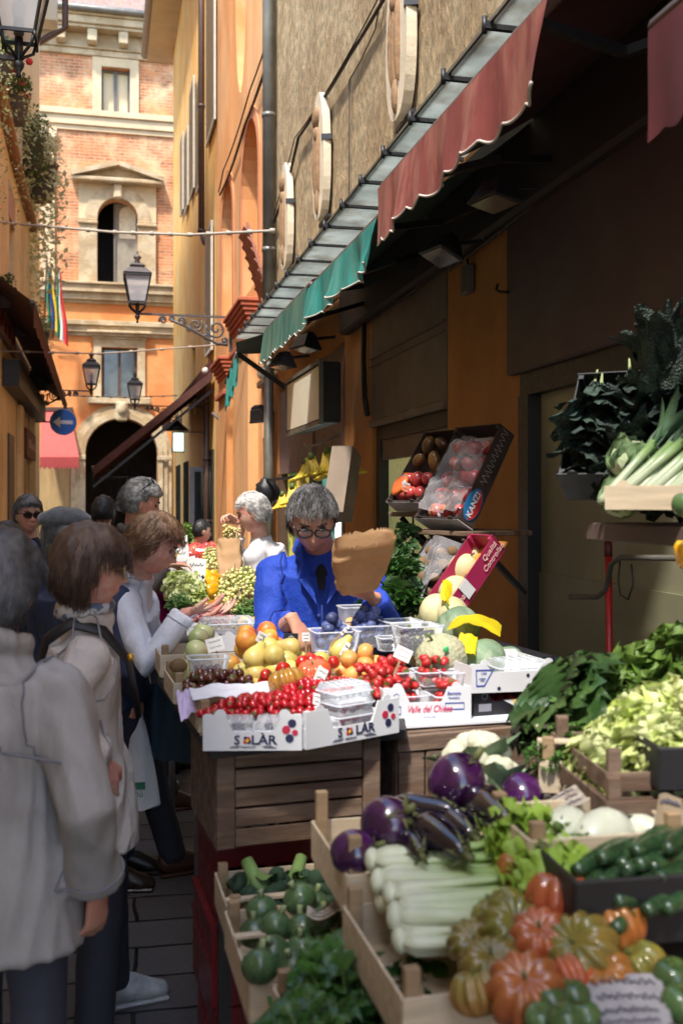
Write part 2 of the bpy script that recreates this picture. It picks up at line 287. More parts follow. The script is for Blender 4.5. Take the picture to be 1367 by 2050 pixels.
# ------------------------------------------------------------------ end palazzo
def palazzo():
    Y = 36.0; t = thing('palazzo', 'brick and orange plaster palazzo closing the end of the street behind the crowd', 'building', (0, Y, 0))
    def b(mb, name, m, par=None, **k): o = mb.build(name, m, par or t, **k); return o
    def W(Yw, th): return T(0, Yw-Y+th/2, 0) @ RX(R(90))
    zc = lambda py, px=235: E(px, py)[1]
    X0, X1 = E(40, 500)[0]-2, E(360, 500)[0]+2.5
    w1 = (E(203, 180)[0], E(260, 180)[0], zc(226), zc(137)); aw = (E(195, 500)[0], E(276, 500)[0], zc(572), zc(398)); w2 = (E(203, 740)[0], E(275, 740)[0], zc(795), zc(696)); po = (E(171, 950)[0], E(315, 950)[0], -.02, zc(838))
    zmid = zc(610)
    m = MB(); m.plate(rect(X0, X1, zmid, zc(108)), [rect(*w1), arch(*aw)], .5, W(Y, .5)); b(m, 'upper_wall', PAL_UP)
    m = MB(); m.plate([(X0, 0), (X0, zmid-.002), (X1, zmid-.002), (X1, 0), (po[1], 0)]+arch(*po)[::-1][1:], [rect(*w2)], .5, W(Y, .5)); b(m, 'lower_wall', PAL_LO)
    # courses and cornices: stacked projecting bands
    def band(name, z0, z1, d, mt=STONE, x0=X0, x1=X1): mm = MB(); mm.box2((x0, -d, z0), (x1, -.002, z1), bev=.02); return b(mm, name, mt)
    m = MB()
    for z0, z1, d in ((zc(118), zc(106), .12), (zc(106), zc(102), .2), (zc(76), zc(70), .62), (zc(70), zc(56), .72), (zc(56), zc(48), .80)): m.box2((X0, -d, z0), (X1, -.002, z1-.002), bev=.02)
    m.box2((X0, -.14, zc(102)), (X1, -.002, zc(76)-.002))
    b(m, 'cornice', STONE)
    x = X0+.1
    while x < X1:
        m = MB(); m.box2((x, -.6, zc(101)), (x+.32, -.141, zc(77)), bev=.03); b(m, 'modillion', STONE); x += 1.03
    m = MB(); m.tube([(X0, -.88, zc(46)), (X1, -.88, zc(46))], .11, 10); b(m, 'gutter', GREYM)
    # tiled roof: curved tiles in rows
    m = MB(); z0 = zc(44); nrow = 16
    nx = int((X1-X0)/.11)
    def roof(u, v):
        q = v*nrow; xx = X0+u*(X1-X0); w = math.sin(xx/.22*2*math.pi/1.0); st = (q-math.floor(q+1e-6))
        return (xx, -.95+v*6.5, z0+v*5.0+.055*w-.05*st+.03)
    m.grid(roof, nx*1, nrow*3); b(m, 'roof', TILE)
    m = MB()
    def shell(o): pass
    # lower band courses
    m = MB()
    for a, c, d in ((610, 604, .10), (604, 590, .22), (590, 575, .34), (575, 570, .42)): m.box2((X0, -d, zc(a)), (X1, -.002, zc(c)-.002), bev=.015)
    b(m, 'string_course', STONE)
    m = MB()
    for a, c, d in ((675, 668, .08), (668, 655, .18), (655, 645, .28)): m.box2((X0, -d, zc(a)), (X1, -.002, zc(c)-.002), bev=.015)
    b(m, 'string_course', STONE)
    m = MB()
    for a, c, d in ((268, 258, .07), (258, 240, .14), (240, 228, .22)): m.box2((X0, -d, zc(a)), (X1, -.002, zc(c)-.002), bev=.015)
    b(m, 'string_course', STONE2)
    # pilaster at the left
    xa, xb = E(82, 420)[0], E(110, 420)[0]
    m = MB(); m.box2((xa, -.12, zc(568)), (xb, -.002, zc(290))); m.box2((xa-.08, -.2, zc(290)), (xb+.08, -.003, zc(270)), bev=.03); m.box2((xa-.08, -.2, zc(569)), (xb+.08, -.003, zc(556)), bev=.03); b(m, 'pilaster', STONE2)
    # windows
    def win(r, par_name='window', split=True, mt=GLASS, arched=False):
        x0, x1, z0, z1 = r; m = MB(); lo = arch(*r) if arched else rect(*r)
        m.plate(lo, [], .02, W(Y+.3, .02)); o = b(m, par_name, mt)
        return o
    o = win(w1, mt=mat('cream_blind', (.75, .63, .38), .7, .1, 2)); m = MB(); x0, x1, z0, z1 = w1
    for xx in (x0+.04, x1-.04, (x0+x1)/2-.03, (x0+x1)/2+.03): m.box2((xx-.035, .2, z0), (xx+.035, .28, z1))
    for zz in (z0+.04, z1-.04): m.box2((x0, .21, zz-.04), (x1, .27, zz+.04))
    m.build('frame', mat('grey_window_frame', (.16, .15, .13), .5), o)
    def surround(r, k, d, mt, arched=False, name='window_surround', zt=None, zb=0):
        x0, x1, z0, z1 = r; out = rect(x0-k, x1+k, z0-zb, z1+(zt or k)); m = MB(); ho = arch(*r) if arched else rect(*r)
        m.plate(out if not arched else arch(x0-k, x1+k, z0, z1+k), [off(ho, ((x0+x1)/2, (z0+z1)/2), (.999, .999))] if not (arched or zb == 0) else [], d, W(Y-d, d)) if zb else m.plate((arch(x0-k, x1+k, z0, z1+k) if arched else out)[:]+ho[::-1], [], d, W(Y-d-.002, d))
        return b(m, name, mt)
    surround(w1, .3, .1, STONE2, zb=.12); 
    # arched loggia window with pediment
    x0, x1, z0, z1 = aw; zs = zc(447); surround((x0, x1, z0, z1), .42, .14, STONE, True)
    xl, xr = x0-.62, x1+.62
    for s_ in (-1, 1):
        m = MB(); xa2 = (x0-.62) if s_ < 0 else x1+.003; m.box2((xa2, -.16, z0), (xa2+.6, -.145, zs)); m.box2((xa2-.04, -.24, zs-.12), (xa2+.64, -.15, zs), bev=.03); m.box2((xa2-.02, -.2, zs), (xa2+.62, -.143, zs+.07), bev=.02); b(m, 'impost', STONE)
    zp = zc(372); za = zc(337); xc = (x0+x1)/2
    m = MB(); m.plate([(xl, zs), (xl, zp), (xr, zp), (xr, zs), (x1+.42, zs)]+[(x, z) for x, z in arch(x0-.42, x1+.42, z0, z1+.42)[::-1] if z > zs]+[(x0-.42, zs)], [], .08, W(Y-.08, .08)); b(m, 'spandrel', STONE2)
    m = MB(); xo = 1.42; m.box2((xc-xo-.1, -.45, zp), (xc+xo+.1, -.003, zp+.16), bev=.04); m.plate([(xc-xo, zp+.16), (xc, za-.05), (xc+xo, zp+.16)], [], .14, W(Y-.16, .14))
    for s_ in (-1, 1):
        m.bar((xc+s_*(xo+.12), -.26, zp+.2), (xc+s_*.02, -.26, za+.04), .48, .15)
    b(m, 'pediment', STONE)
    m = MB(); m.box2((xc-.14, -.3, z1-.05), (xc+.14, -.003, zp), bev=.05); b(m, 'keystone', STONE)
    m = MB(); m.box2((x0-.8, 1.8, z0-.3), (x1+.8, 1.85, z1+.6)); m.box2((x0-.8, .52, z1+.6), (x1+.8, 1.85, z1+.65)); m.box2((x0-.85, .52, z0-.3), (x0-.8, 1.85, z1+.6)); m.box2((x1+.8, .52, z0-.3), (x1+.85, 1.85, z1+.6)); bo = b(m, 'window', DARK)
    m = MB(); m.box2((x0+.62, .5, z0), (x1, .56, z1-.02)); m.build('shutter_leaf', mat('grey_casement', (.30, .28, .22), .5), bo)
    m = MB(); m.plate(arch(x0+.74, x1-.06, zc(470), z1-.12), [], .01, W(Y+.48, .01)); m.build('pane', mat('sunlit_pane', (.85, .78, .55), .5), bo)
    m = MB(); m.box2((x0+.55, .42, z0), (x0+.62, .6, z1-.05)); m.build('frame', mat('grey_window_frame'), bo)
    # lower window
    o = win(w2); x0, x1, z0, z1 = w2; m = MB()
    for xx in (x0+.05, x1-.05, (x0+x1)/2): m.box2((xx-.05, .2, z0), (xx+.05, .28, z1))
    m.build('frame', BROWNM, o)
    surround(w2, .26, .12, STONE, zb=.02)
    m = MB()
    for k, (e, d) in enumerate(((.30, .16), (.38, .26), (.48, .36))): m.box2((x0-e, -d, z1+.27+k*.09), (x1+e, -.003, z1+.36+k*.09-.002), bev=.02)
    m.box2((x0-.45, -.3, z0-.26), (x1+.45, -.003, z0-.02), bev=.03); b(m, 'window_cornice', STONE)
    # portal
    x0, x1, z0, z1 = po
    for k, d in ((.48, .12), (.34, .2), (.17, .28)):
        m = MB(); lo = arch(x0-k, x1+k, .01, z1+k, 22); m.plate(lo+arch(x0, x1, .01, z1, 22)[::-1], [], d, W(Y-d-.002, d)); b(m, 'portal_moulding', STONE)
    xc = (x0+x1)/2; m = MB(); m.box2((xc-.2, -.42, z1-.12), (xc+.2, -.29, z1+.56), bev=.06); m.ell((xc, -.44, z1+.3), (.17, .1, .2), 10, 8); b(m, 'keystone', STONE)
    zi = 3.0
    for s_ in (-1, 1):
        m = MB(); xa2 = x0-.5 if s_ < 0 else x1-.02
        m.box2((xa2, -.34, zi), (xa2+.52, -.285, zi+.16), bev=.02); b(m, 'impost', STONE)
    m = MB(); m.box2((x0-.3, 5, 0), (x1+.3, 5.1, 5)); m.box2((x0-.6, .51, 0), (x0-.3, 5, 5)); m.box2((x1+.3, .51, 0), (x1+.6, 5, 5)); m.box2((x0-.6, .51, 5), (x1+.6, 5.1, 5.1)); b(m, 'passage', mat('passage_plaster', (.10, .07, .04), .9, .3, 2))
    gt = MB(); zt = 2.6
    n = 22
    for i in range(n+1):
        xx = x0+(x1-x0)*i/n; gt.tube([(xx, 2.3, 0), (xx, 2.3, zt+.06*math.sin(i*1.3))], .013, 5); gt.lathe([(.0, 0), (.03, .03), (0, .12)], 5, T(xx, 2.3, zt+.04))
    for zz in (.4, 1.4, 2.45): gt.box2((x0-.3, 2.285, zz), (x1+.3, 2.315, zz+.045))
    for xx in (x0+.9, x1-.9): gt.tube([(xx, 2.3, 0), (xx, 2.3, 2.85)], .04, 8)
    b(gt, 'gate', IRON)
    # plinth of plastered ochre at the left with pilaster strips
    m = MB(); xa, xb = E(85, 950)[0], x0-.5; m.box2((xa-2, -.08, 0), (xb, -.003, zc(935))); b(m, 'plinth', mat('ochre_render', (.42, .28, .12), .9, .45, 1, bump=.01, bs=10, st=(4, 4, .7)))
    m = MB(); m.box2((X0, .52, 0), (X0+.3, 9, zc(110))); m.box2((X1-.3, .52, 0), (X1, 9, zc(110))); b(m, 'side_wall', PAL_UP)
    return t
palazzo()
# ------------------------------------------------------------------ right side: market building (near), arcaded orange building, yellow building
XR = 2.0
def wallobj(name, outer, holes, th, X, mt, par):
    m = MB(); m.plate(outer, holes, th, onwall(X, th)); return m.build(name, mt, par)
Y1 = YX(547, XR)      # far end of the near building
def near_building():
    t = thing('market_building', 'roughcast building over an ochre shop front with canopy and awnings on the right', 'building', (XR, 0, 0))
    G = lambda mb: None
    t.location = (0, 0, 0)
    openings = [rect(2.2, 4.72, 0, 2.9), rect(5.81, 7.57, 0, 2.95), rect(8.5, 11.95, 0, 3.0)]
    # lower wall, openings touch the ground so trace one outline
    out = [(-6, 0), (-6, 3.62), (Y1, 3.62), (Y1, 0)]; pts = []
    for o in openings[::-1]: pts += [(o[2][0], 0), (o[2][0], o[2][1]), (o[1][0], o[1][1]), (o[0][0], 0)]
    wallobj('shop_wall', out+pts, [], .3, XR, SHOPO, t)
    wallobj('roughcast_wall', rect(-6, Y1, 3.622, 13), [], .32, XR, ROUGH, t)
    m = MB(); m.box2((XR-.03, Y1-.12, 3.6), (XR-.002, Y1+.0, 13)); m.build('corner_strip', mat('pale_corner', (.8, .74, .58), .8), t)
    m = MB(); m.box2((XR+.33, -6, 3.0), (XR+2.5, Y1, 3.05)); m.box2((XR+2.4, -6, 0), (XR+2.5, Y1, 3)); m.build('interior', mat('shop_inside', (.35, .32, .2), .8), t)
    for y in (-6, 5.1, 8.05, Y1-.1):
        m = MB(); m.box2((XR+.31, y, 0), (XR+2.4, y+.1, 3)); m.build('partition', mat('shop_inside'), t)
    m = MB(); m.box2((XR-.10, .6, 3.02), (XR-.003, 8.3, 3.5), bev=.02); m.build('under_awning_shade', mat('painted_shade_brown', (.025, .018, .015), .7, .3, 3), t)  # dark box added to stand for the shade beneath the awnings
    # bay one: brown fascia with cream-grey panelled door wall in a black frame
    m = MB(); m.box2((XR-.04, 2.0, 2.27), (XR+.1, 4.80, 3.3), bev=.01); m.build('fascia_panel', mat('plum_brown_panel', (.085, .055, .05), .6, .3, 1.2), t)
    m = MB(); m.box2((XR+.0, 2.2, 2.16), (XR+.08, 4.72, 2.268)); m.box2((XR-.01, 4.60, 0), (XR+.09, 4.72, 2.16)); f = m.build('door_frame', IRON, t)
    d = MB(); d.box2((XR+.06, 2.2, 0), (XR+.1, 4.60, 2.16)); d = d.build('door_panel', GRPANEL, t)
    m = MB()
    for z, h in ((1.22, .006), (.62, .006)): m.box2((XR+.055, 2.2, z), (XR+.059, 4.6, z+.008))
    m.build('seam', DARK, t)
    m = MB(); m.box2((XR+.048, 2.2, 0), (XR+.058, 4.6, 1.3)); m.build('dado', mat('olive_dado', (.26, .26, .16), .45, .2, 3), t)
    # bay two: roller shutter box and lit window under it
    y0, y1 = 5.81, 7.57
    m = MB(); m.box2((XR-.01, y0, 2.24), (XR+.1, y1, 3.2)); m.box2((XR-.035, y0+.0, 2.2), (XR+.02, y1, 2.25), bev=.01)
    so = m.build('roller_shutter', mat('taupe_shutter', (.17, .125, .095), .55, .2, 3), t)
    m = MB(); m.box2((XR-.025, y0, 2.72), (XR-.011, y1, 2.735)); m.box2((XR-.025, y0, 2.66), (XR-.011, y1, 2.668)); m.build('rib', BRPANEL, so)
    m = MB(); m.box2((XR+.03, y1-.1, 0), (XR+.12, y1, 2.2)); m.box2((XR+.03, y0, 2.1), (XR+.12, y1-.1, 2.2)); m.box2((XR+.03, y0, 0), (XR+.12, y0+.06, 2.1)); m.build('door_frame', IRON, t)
    m = MB(); m.box2((XR+.05, y0+.06, 1.95), (XR+.1, y1-.1, 2.1)); m.build('transom', BRPANEL, t)
    m = MB(); m.box2((XR+.1, y0+.06, 0), (XR+.14, y1-.1, 1.95)); w = m.build('window', mat('lit_green_glass', (.50, .50, .22), .3, .3, 1.2, emis=.10), t)
    m = MB(); m.box2((XR+.085, y0+.06, 1.26), (XR+.098, y1-.1, 1.275)); m.box2((XR+.085, y0+1.0, 0), (XR+.098, y0+1.01, 1.95)); m.build('joint', DARK, w)
    # bay three: brown panels, lit fruit shop window
    y0, y1 = 8.5, 11.95
    m = MB(); m.box2((XR+.02, 10.0, 1.95), (XR+.07, y1, 2.9)); m.build('fascia_panel', mat('mauve_brown_panel', (.20, .13, .12), .6, .15, 3), t)
    m = MB(); m.box2((XR+.04, y0, 1.95), (XR+.09, 9.97, 3.0)); m.build('fascia_panel', BRPANEL, t)
    m = MB(); m.box2((XR-.01, 9.9, 0), (XR+.1, 10.02, 1.95)); m.box2((XR-.01, y1-.1, 0), (XR+.1, y1, 1.95)); m.box2((XR-.01, y0, 0), (XR+.12, y0+.1, 3.0)); m.box2((XR-.01, y0+.1, 1.86), (XR+.1, 9.9, 1.95)); m.build('door_frame', BROWNM, t)
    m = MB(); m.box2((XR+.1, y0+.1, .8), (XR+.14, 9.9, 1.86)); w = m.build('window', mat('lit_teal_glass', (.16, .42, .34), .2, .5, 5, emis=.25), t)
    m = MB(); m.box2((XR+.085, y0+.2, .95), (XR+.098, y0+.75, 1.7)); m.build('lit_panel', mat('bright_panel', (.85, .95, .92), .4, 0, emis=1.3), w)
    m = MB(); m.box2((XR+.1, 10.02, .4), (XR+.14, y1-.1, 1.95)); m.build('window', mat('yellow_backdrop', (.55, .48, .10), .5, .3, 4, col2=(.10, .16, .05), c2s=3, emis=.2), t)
    # zinc downspout at the far corner
    yp = YX(541, XR-.08); m = MB(); m.tube([(XR-.10, yp, 3.9), (XR-.10, yp, 13)], .075, 12)
    for z in (4.6, 6.2, 8.6, 11): m.tube([(XR-.10, yp, z), (XR-.10, yp, z+.05)], .085, 12)
    m.tube([(XR-.1, yp, 3.9), (XR-.1, yp, 0)], .06, 8); m.build('downspout', GREYM, t)
    m = MB(); m.tube([(XR-.03, 7.72, 3.4), (XR-.035, 7.72, 2.75), (XR-.035, 7.68, 2.45), (XR-.03, 7.62, 2.3)], .022, 7); m.build('conduit', IRON, t)
    return t
near_building()
def orange_building():
    t = thing('arcaded_building', 'orange plastered building with two tall red arched recesses on the right', 'building'); t.location = (0, 0, 0)
    ya, yb = Y1+.004, YX(432, XR); A = []
    a1 = (13.45, 15.15, 4.62, 6.98); a2 = (16.25, 17.75, 4.62, 6.95); circ = [(15.35+.72*math.cos(a*math.pi/12), 10.4+2.6*math.sin(a*math.pi/12)) for a in range(24)]
    sl = (YX(552, XR)+.1, 13.2, 0, 3.25)
    wallobj('wall', rect(ya, yb, 3.45, 14), [arch(*a1), arch(*a2), circ], .45, XR, ORANGE, t)
    ds = [(12.75, 13.2, .05, 3.1), (15.35, 15.75, .05, 2.9), (17.3, 17.75, .05, 2.75)]
    wallobj('lower_wall', rect(ya, yb, 0, 3.448), [rect(*d) for d in ds], .45, XR, ORANGE, t)
    for a in (a1, a2):
        m = MB(); m.plate(arch(*a), [], .05, onwall(XR+.32, .05)); r_ = m.build('arch_recess', ORED, t)
        m = MB(); m.box2((XR+.30, a[0]+.28, a[2]), (XR+.318, a[0]+.62, a[3]-.75)); m.build('window', GLASS, r_)
        k = .17; m = MB(); m.plate(arch(a[0]-k, a[1]+k, a[2], a[3]+k)+arch(*a)[::-1], [], .025, onwall(XR-.027, .025)); m.build('arch_moulding', mat('salmon_plaster', (.62, .24, .10), .85, .2, 2), t)
    m = MB(); m.plate(circ, [], .04, onwall(XR+.2, .04)); m.build('oval_recess', mat('salmon_red', (.62, .21, .11), .85, .2, 2), t)
    for d in ds:
        m = MB(); m.plate(rect(*d), [], .03, onwall(XR+.2, .03)); m.build('window', GLASS, t)
        m = MB(); m.box2((XR-.07, d[0]-.05, d[3]), (XR-.002, d[1]+.05, d[3]+.09), bev=.015); m.build('lintel', BROWNM, t)
    # piers with stepped capitals under the arches
    for (p0, p1, zt) in ((13.55, 15.2, 4.05), (16.0, 17.15, 3.6)):
        m = MB(); m.box2((XR-.14, p0, 0), (XR-.002, p1, zt)); m.build('pier', ORANGE, t)
        m = MB()
        for k in range(5): m.box2((XR-.16-.03*k, p0-.03-.02*k, zt+.06*k), (XR-.002, p1+.03+.02*k, zt+.06*k+.057), bev=.01)
        m.box2((XR-.2, p0-.04, zt-.3), (XR-.002, p1+.04, zt-.22), bev=.01)
        m.build('capital', mat('brick_red_moulding', (.50, .13, .06), .8, .3, 3), t)
    m = MB(); m.box2((XR-.05, 12.55, 1.2), (XR-.002, 12.85, 2.45), bev=.02); m.build('niche_panel', mat('salmon_plaster'), t)
    yp = YX(413, XR-.1); m = MB(); m.tube([(XR-.1, yp, 0), (XR-.1, yp, 3.95)], .06, 10)
    for z in (1.2, 2.4, 3.5): m.tube([(XR-.1, yp, z), (XR-.1, yp, z+.06)], .07, 10)
    m.build('downspout', BROWNM, t)
    m = MB(); m.tube([(XR-.03, YX(447, XR), .9), (XR-.03, YX(447, XR), 3.0), (XR-.2, YX(447, XR), 3.15)], .03, 6); m.build('conduit', IRONG, t)
    # slanted red louvre blind near the downspout
    m = MB()
    for k in range(6):
        m.bar((XR-.28+.04*k, 12.45, 4.95-.13*k), (XR-.28+.04*k, 13.0, 4.95-.13*k), .16, .02, up=(1, 0, .9))
    for y in (12.45, 13.0): m.bar((XR-.30, y, 5.05), (XR-.04, y, 4.15), .03, .03)
    m.build('louvre_blind', mat('faded_red_wood', (.50, .20, .13), .7, .3, 10), t)
    return t
orange_building()
def yellow_building():
    t = thing('yellow_building', 'tall yellow plastered building with grey shutters beyond the arcaded building', 'building'); t.location = (0, 0, 0)
    ya, yb = YX(432, XR)+.004, 31.0
    lo = [(21.5, 23.8, 0, 2.7), (25, 26.6, 0, 2.7), (28, 29.5, 0, 2.7)]
    wi = [(23.3, 24.2, 3.6, 5.2), (20.6, 21.3, 4.3, 5.6)]
    wallobj('wall', rect(ya, yb, 0, 15.5), [rect(*l) for l in wi], .4, XR, YELLOW, t)
    m = MB(); m.box2((XR+.4, yb-.4, 0), (8, yb, 15.5)); m.build('side_wall', YELLOW, t)
    for l in wi:
        m = MB(); m.plate(rect(*l), [], .03, onwall(XR+.2, .03)); m.build('window', GLASS, t)
    for l in ((19.2, 20.6, .05, 2.6), (25.2, 26.6, .05, 2.6), (28, 29.5, .05, 2.6)):
        m = MB(); m.box2((XR-.03, l[0], l[2]), (XR-.002, l[1], l[3])); m.build('shop_window', GLASS, t)
    # shutters: pairs standing open, slatted
    def shutter(y, z0, z1, w=.62):
        m = MB(); fr = .06; X = XR-.05
        m.box2((X-.02, y, z0), (X+.02, y+fr, z1)); m.box2((X-.02, y+w-fr, z0), (X+.02, y+w, z1)); m.box2((X-.02, y+fr, z0), (X+.02, y+w-fr, z0+fr)); m.box2((X-.02, y+fr, z1-fr), (X+.02, y+w-fr, z1))
        z = z0+fr
        while z < z1-fr-.04: m.bar((X, y+fr, z+.03), (X, y+w-fr, z+.03), .05, .012, up=(1, 0, 1)); z += .05
        m.box2((X-.012, y+fr, z0+fr), (X+.006, y+w-fr, z1-fr))
        return m.build('shutter', SHUTG, t)
    def at2(px, py): p = onX(px, py, XR-.05); return p.y, p.z
    for (pxa, pxb, pt, pb) in ((430, 412, -160, 238), (404, 392, 130, 355), (388, 379, 150, 375), (376, 369, 250, 410), (366, 361, 262, 418), (424, 411, 440, 700)):
        ya_, zb = at2(pxa, pb); yb_, zt = at2(pxb, pt); zt2 = at2(pxa, pt)[1]; shutter(ya_, zb, zb+(zt2-zb if pt > 0 else 3.0), (yb_-ya_)*.92)
    yp = YX(405, XR-.1); zb = onX(405, 480, XR-.1).z
    m = MB(); m.tube([(XR-.12, yp, zb+.15), (XR-.12, yp, 15.5)], .065, 10); m.tube([(XR-.12, yp, zb+.15), (XR-.05, yp-.1, zb-.1)], .06, 10)
    for z in (7, 9.5, 12): m.tube([(XR-.12, yp, z), (XR-.12, yp, z+.06)], .078, 10)
    m.build('downspout', BROWNM, t)
    # deep eave with gutter at the far corner
    zE = onX(362, 95, XR-.5).z
    m = MB(); m.box2((XR-.75, 21, 15.0), (XR+.4, yb+.6, 15.5)); m.build('eave', STONE2, t)
    a = onY(349, 100, yb+.3); m = MB(); m.tube([(XR-.80, 20, 15.2), (XR-.80, yb+.6, 15.2)], .14, 10); m.build('gutter', mat('copper_gutter', (.22, .15, .09), .5), t)
    return t
yellow_building()
# ------------------------------------------------------------------ left side
XL = -1.5
def left_buildings():
    t = thing('cream_building', 'cream plastered house with a curving eave on the left side of the street', 'building'); t.location = (0, 0, 0)
    cur = [(onX(px, py, XL).y, onX(px, py, XL).z) for px, py in ((0, 225), (14, 290), (28, 345), (42, 395), (54, 436), (60, 460))]
    ye = cur[-1][0]
    wh = [(onX(19, 700, XL).y, onX(28, 700, XL).y, onX(24, 640, XL).z, onX(24, 448, XL).z)]
    out = [(-8, 0), (-8, 8.7), (-1.8, 8.7), (-1.78, 6.9), (13.6, 6.9), (13.62, 7.25)]+cur+[(ye, 0)]  # out-of-view near end: stepped top shaped to keep sun off the foreground
    wallobj('wall', out, [rect(*wh[0])], .35, XL-.35, CREAM, t)
    m = MB(); m.plate(rect(*wh[0]), [], .02, onwall(XL-.2, .02)); m.build('window', mat('pale_glass', (.45, .47, .42), .3), t)
    w = wh[0]; m = MB(); m.box2((XL-.02, w[0]-.15, w[3]), (XL+.01, w[1]+.15, w[3]+.55)); m.build('plaster_patch', mat('mauve_patch', (.55, .38, .34), .9), t)
    m = MB(); e = [(XL+.0, -1.7, 6.92), (XL+.0, 13.5, 6.92)]+[(XL+.05, y, z+.05) for y, z in [(14.2, 7.25)]+cur]
    m.tube(e, .11, 8, up=(1, 0, 0)); m.build('eave', mat('brown_eave', (.30, .16, .07), .7, .3, 3), t)
    m = MB(); m.quad((-9, -8, 7.0), (XL-.1, -8, 6.92), (XL-.1, 13.5, 6.92), (-9, 13.5, 7.0)); m.build('roof', TILE, t)
    m = MB(); m.box2((-6, ye-.3, 0), (XL-.352, ye, cur[-1][1])); m.build('end_wall', CREAM, t)
    for (pa, pb, zt) in ((15, 26, 2.7), (38, 50, 2.6)):
        ya, yb = YX(pa, XL), YX(pb, XL); m = MB(); m.box2((XL+.002, ya, .05), (XL+.03, yb, zt)); d = m.build('door', mat('dark_shop_door', (.05, .035, .03), .4), t)
    for pa in (33, 58):
        ya = YX(pa, XL); m = MB(); m.box2((XL+.002, ya, 0), (XL+.09, ya+.5, 3.3), bev=.01); m.build('pier', CREAM, t)
    # taller pale building behind
    t2 = thing('pale_building', 'tall pale building with planted balconies beyond the cream house on the left', 'building'); t2.location = (0, 0, 0)
    XB = -1.62; y0, y1 = ye+.01, YX(70, XB)+1.5; m = MB(); 
    wn = [(YX(15, XB), YX(22, XB), 9.6, 11.6)]
    wallobj('wall', rect(14.5, 27, 7.0, 17.2), [], .35, XB-.35, mat('pale_cream_plaster', (.76, .68, .50), .85, .15, 1), t2); wallobj('lower_wall', rect(y0, 27, 0, 6.998), [], .35, XB-.35, mat('pale_cream_plaster'), t2)
    m = MB(); m.box2((-8, 26.7, 0), (XB-.352, 27, 17.2)); m.box2((-8, 14.5, 7.0), (XB-.352, 14.8, 17.2)); m.build('side_wall', mat('pale_cream_plaster'), t2)
    def opn(name, pa, pb, zt, zb, mt, n=.05):
        ya, yb = YX(pa, XB), YX(pb, XB); m = MB(); m.box2((XB+.002, ya, onX(pa, zb, XB).z), (XB+n, yb, onX(pa, zt, XB).z)); return m.build(name, mt, t2)
    opn('window', 13, 24, 170, 272, IRON); opn('window', 43, 49, 270, 330, IRON)
    opn('shutter', 24, 40, 190, 300, SHUTG)
    opn('window', 55, 62, 690, 790, GLASS)
    m = MB(); m.box2((XB-.3, 14, 17.2), (XB+.7, 27.3, 17.45)); m.build('eave', STONE2, t2)
    m = MB(); zg = 17.1
    yp = YX(72, XB+.1)
    g1 = onX(104, -20, -1.0)
    m.tube([(-1.0, 27.3, 18.0), (-1.0, 27.3, onY(110, 55, 27.3).z), (onY(100, 72, 27.3).x, 27.3, onY(100, 72, 27.3).z), (onY(68, 95, 27.3).x, 27.2, onY(68, 95, 27.3).z), (onY(66, 105, 27.3).x, 27.2, onY(66, 130, 27.3).z), (onY(69, 110, 27.3).x, 27.2, 0)], .085, 10)
    m.build('downspout', BROWNM, t2)
    m = MB(); m.box2((XB-.3, 27.01, 13.9), (-1.2, 27.6, 17.2)); m.build('gable_return', mat('pale_cream_plaster'), t2)
    return ye
YE = left_buildings()
# ------------------------------------------------------------------ canopy and awnings
CANG = mat('frosted_canopy_glass', (.62, .66, .64), .4, .35, 3, col2=(.42, .40, .34), c2s=5, c2lo=.5, c2hi=.75, transl=.7)
def canopy():
    t = thing('glass_canopy', 'long frosted glass canopy with black ribs above the shop awnings', 'canopy', (0, 0, 0))
    X0, z = 1.55, 3.60; y = .8
    while y < 11.9:
        m = MB(); m.box2((X0, y+.03, z), (XR-.004, y+.50, z+.012)); m.build('glass_panel', CANG, t)
        m = MB(); m.box2((X0-.03, y-.006, z-.012), (XR-.004, y+.018, z+.02)); m.tube([(X0-.03, y+.005, z-.03), (X0-.03, y+.005, z+.04)], .012, 6); m.build('rib', IRON, t)
        y += .525
    m = MB(); m.box2((X0-.01, .8, z+.014), (X0+.01, 12, z+.03)); m.build('edge_trim', GREYM, t)
canopy()
TEAL = mat('teal_canvas', (.06, .42, .36), .75, .35, 9, col2=(.20, .33, .26), c2s=4, c2lo=.45, c2hi=.8, st=(3, 3, .6), transl=.4, bump=.004, bs=40)
REDC = mat('faded_red_canvas', (.37, .09, .075), .8, .3, 7, col2=(.50, .19, .14), c2s=3, st=(2, 2, .6), transl=.35, bump=.003, bs=30)
TEALSH = mat('shaded_teal_canvas', (.012, .05, .045), .8, .3, 7); BROWNC = mat('brown_canvas', (.13, .035, .025), .8, .3, 5, transl=.2); PINKC = mat('coral_canvas', (.62, .12, .10), .75, .15, 4, transl=.3); TRIM = mat('pale_trim', (.55, .50, .44), .7)  # first canvas is the teal darkened, underside shade put into its colour
def valance(y0, y1, X, z, h, mt, par, fold=.02, ph=0, trim=True, pitch=.17):
    n = int((y1-y0)/.012)
    def wob(y, v): return fold*v*(math.sin(y*9+ph)+.6*math.sin(y*23+ph*2)+.5*noise.noise(V((y*5, ph, v))))
    def low(y): return h*(1-.10*abs(math.sin(math.pi*(y-y0)/pitch))*-1) + .02*noise.noise(V((y*3, ph, 0)))
    def f(u, v):
        y = y0+(y1-y0)*u; return (X-.01+wob(y, v)-.02*v, y+.01*v*math.sin(y*17+ph), z-low(y)*v)
    m = MB(); m.grid(f, n, 8); o = m.build('valance', mt, par)
    if trim:
        m = MB(); m.tube([f(i/n, 1.0) for i in range(n+1)], .005, 4); m.build('trim', TRIM, o)
    return o
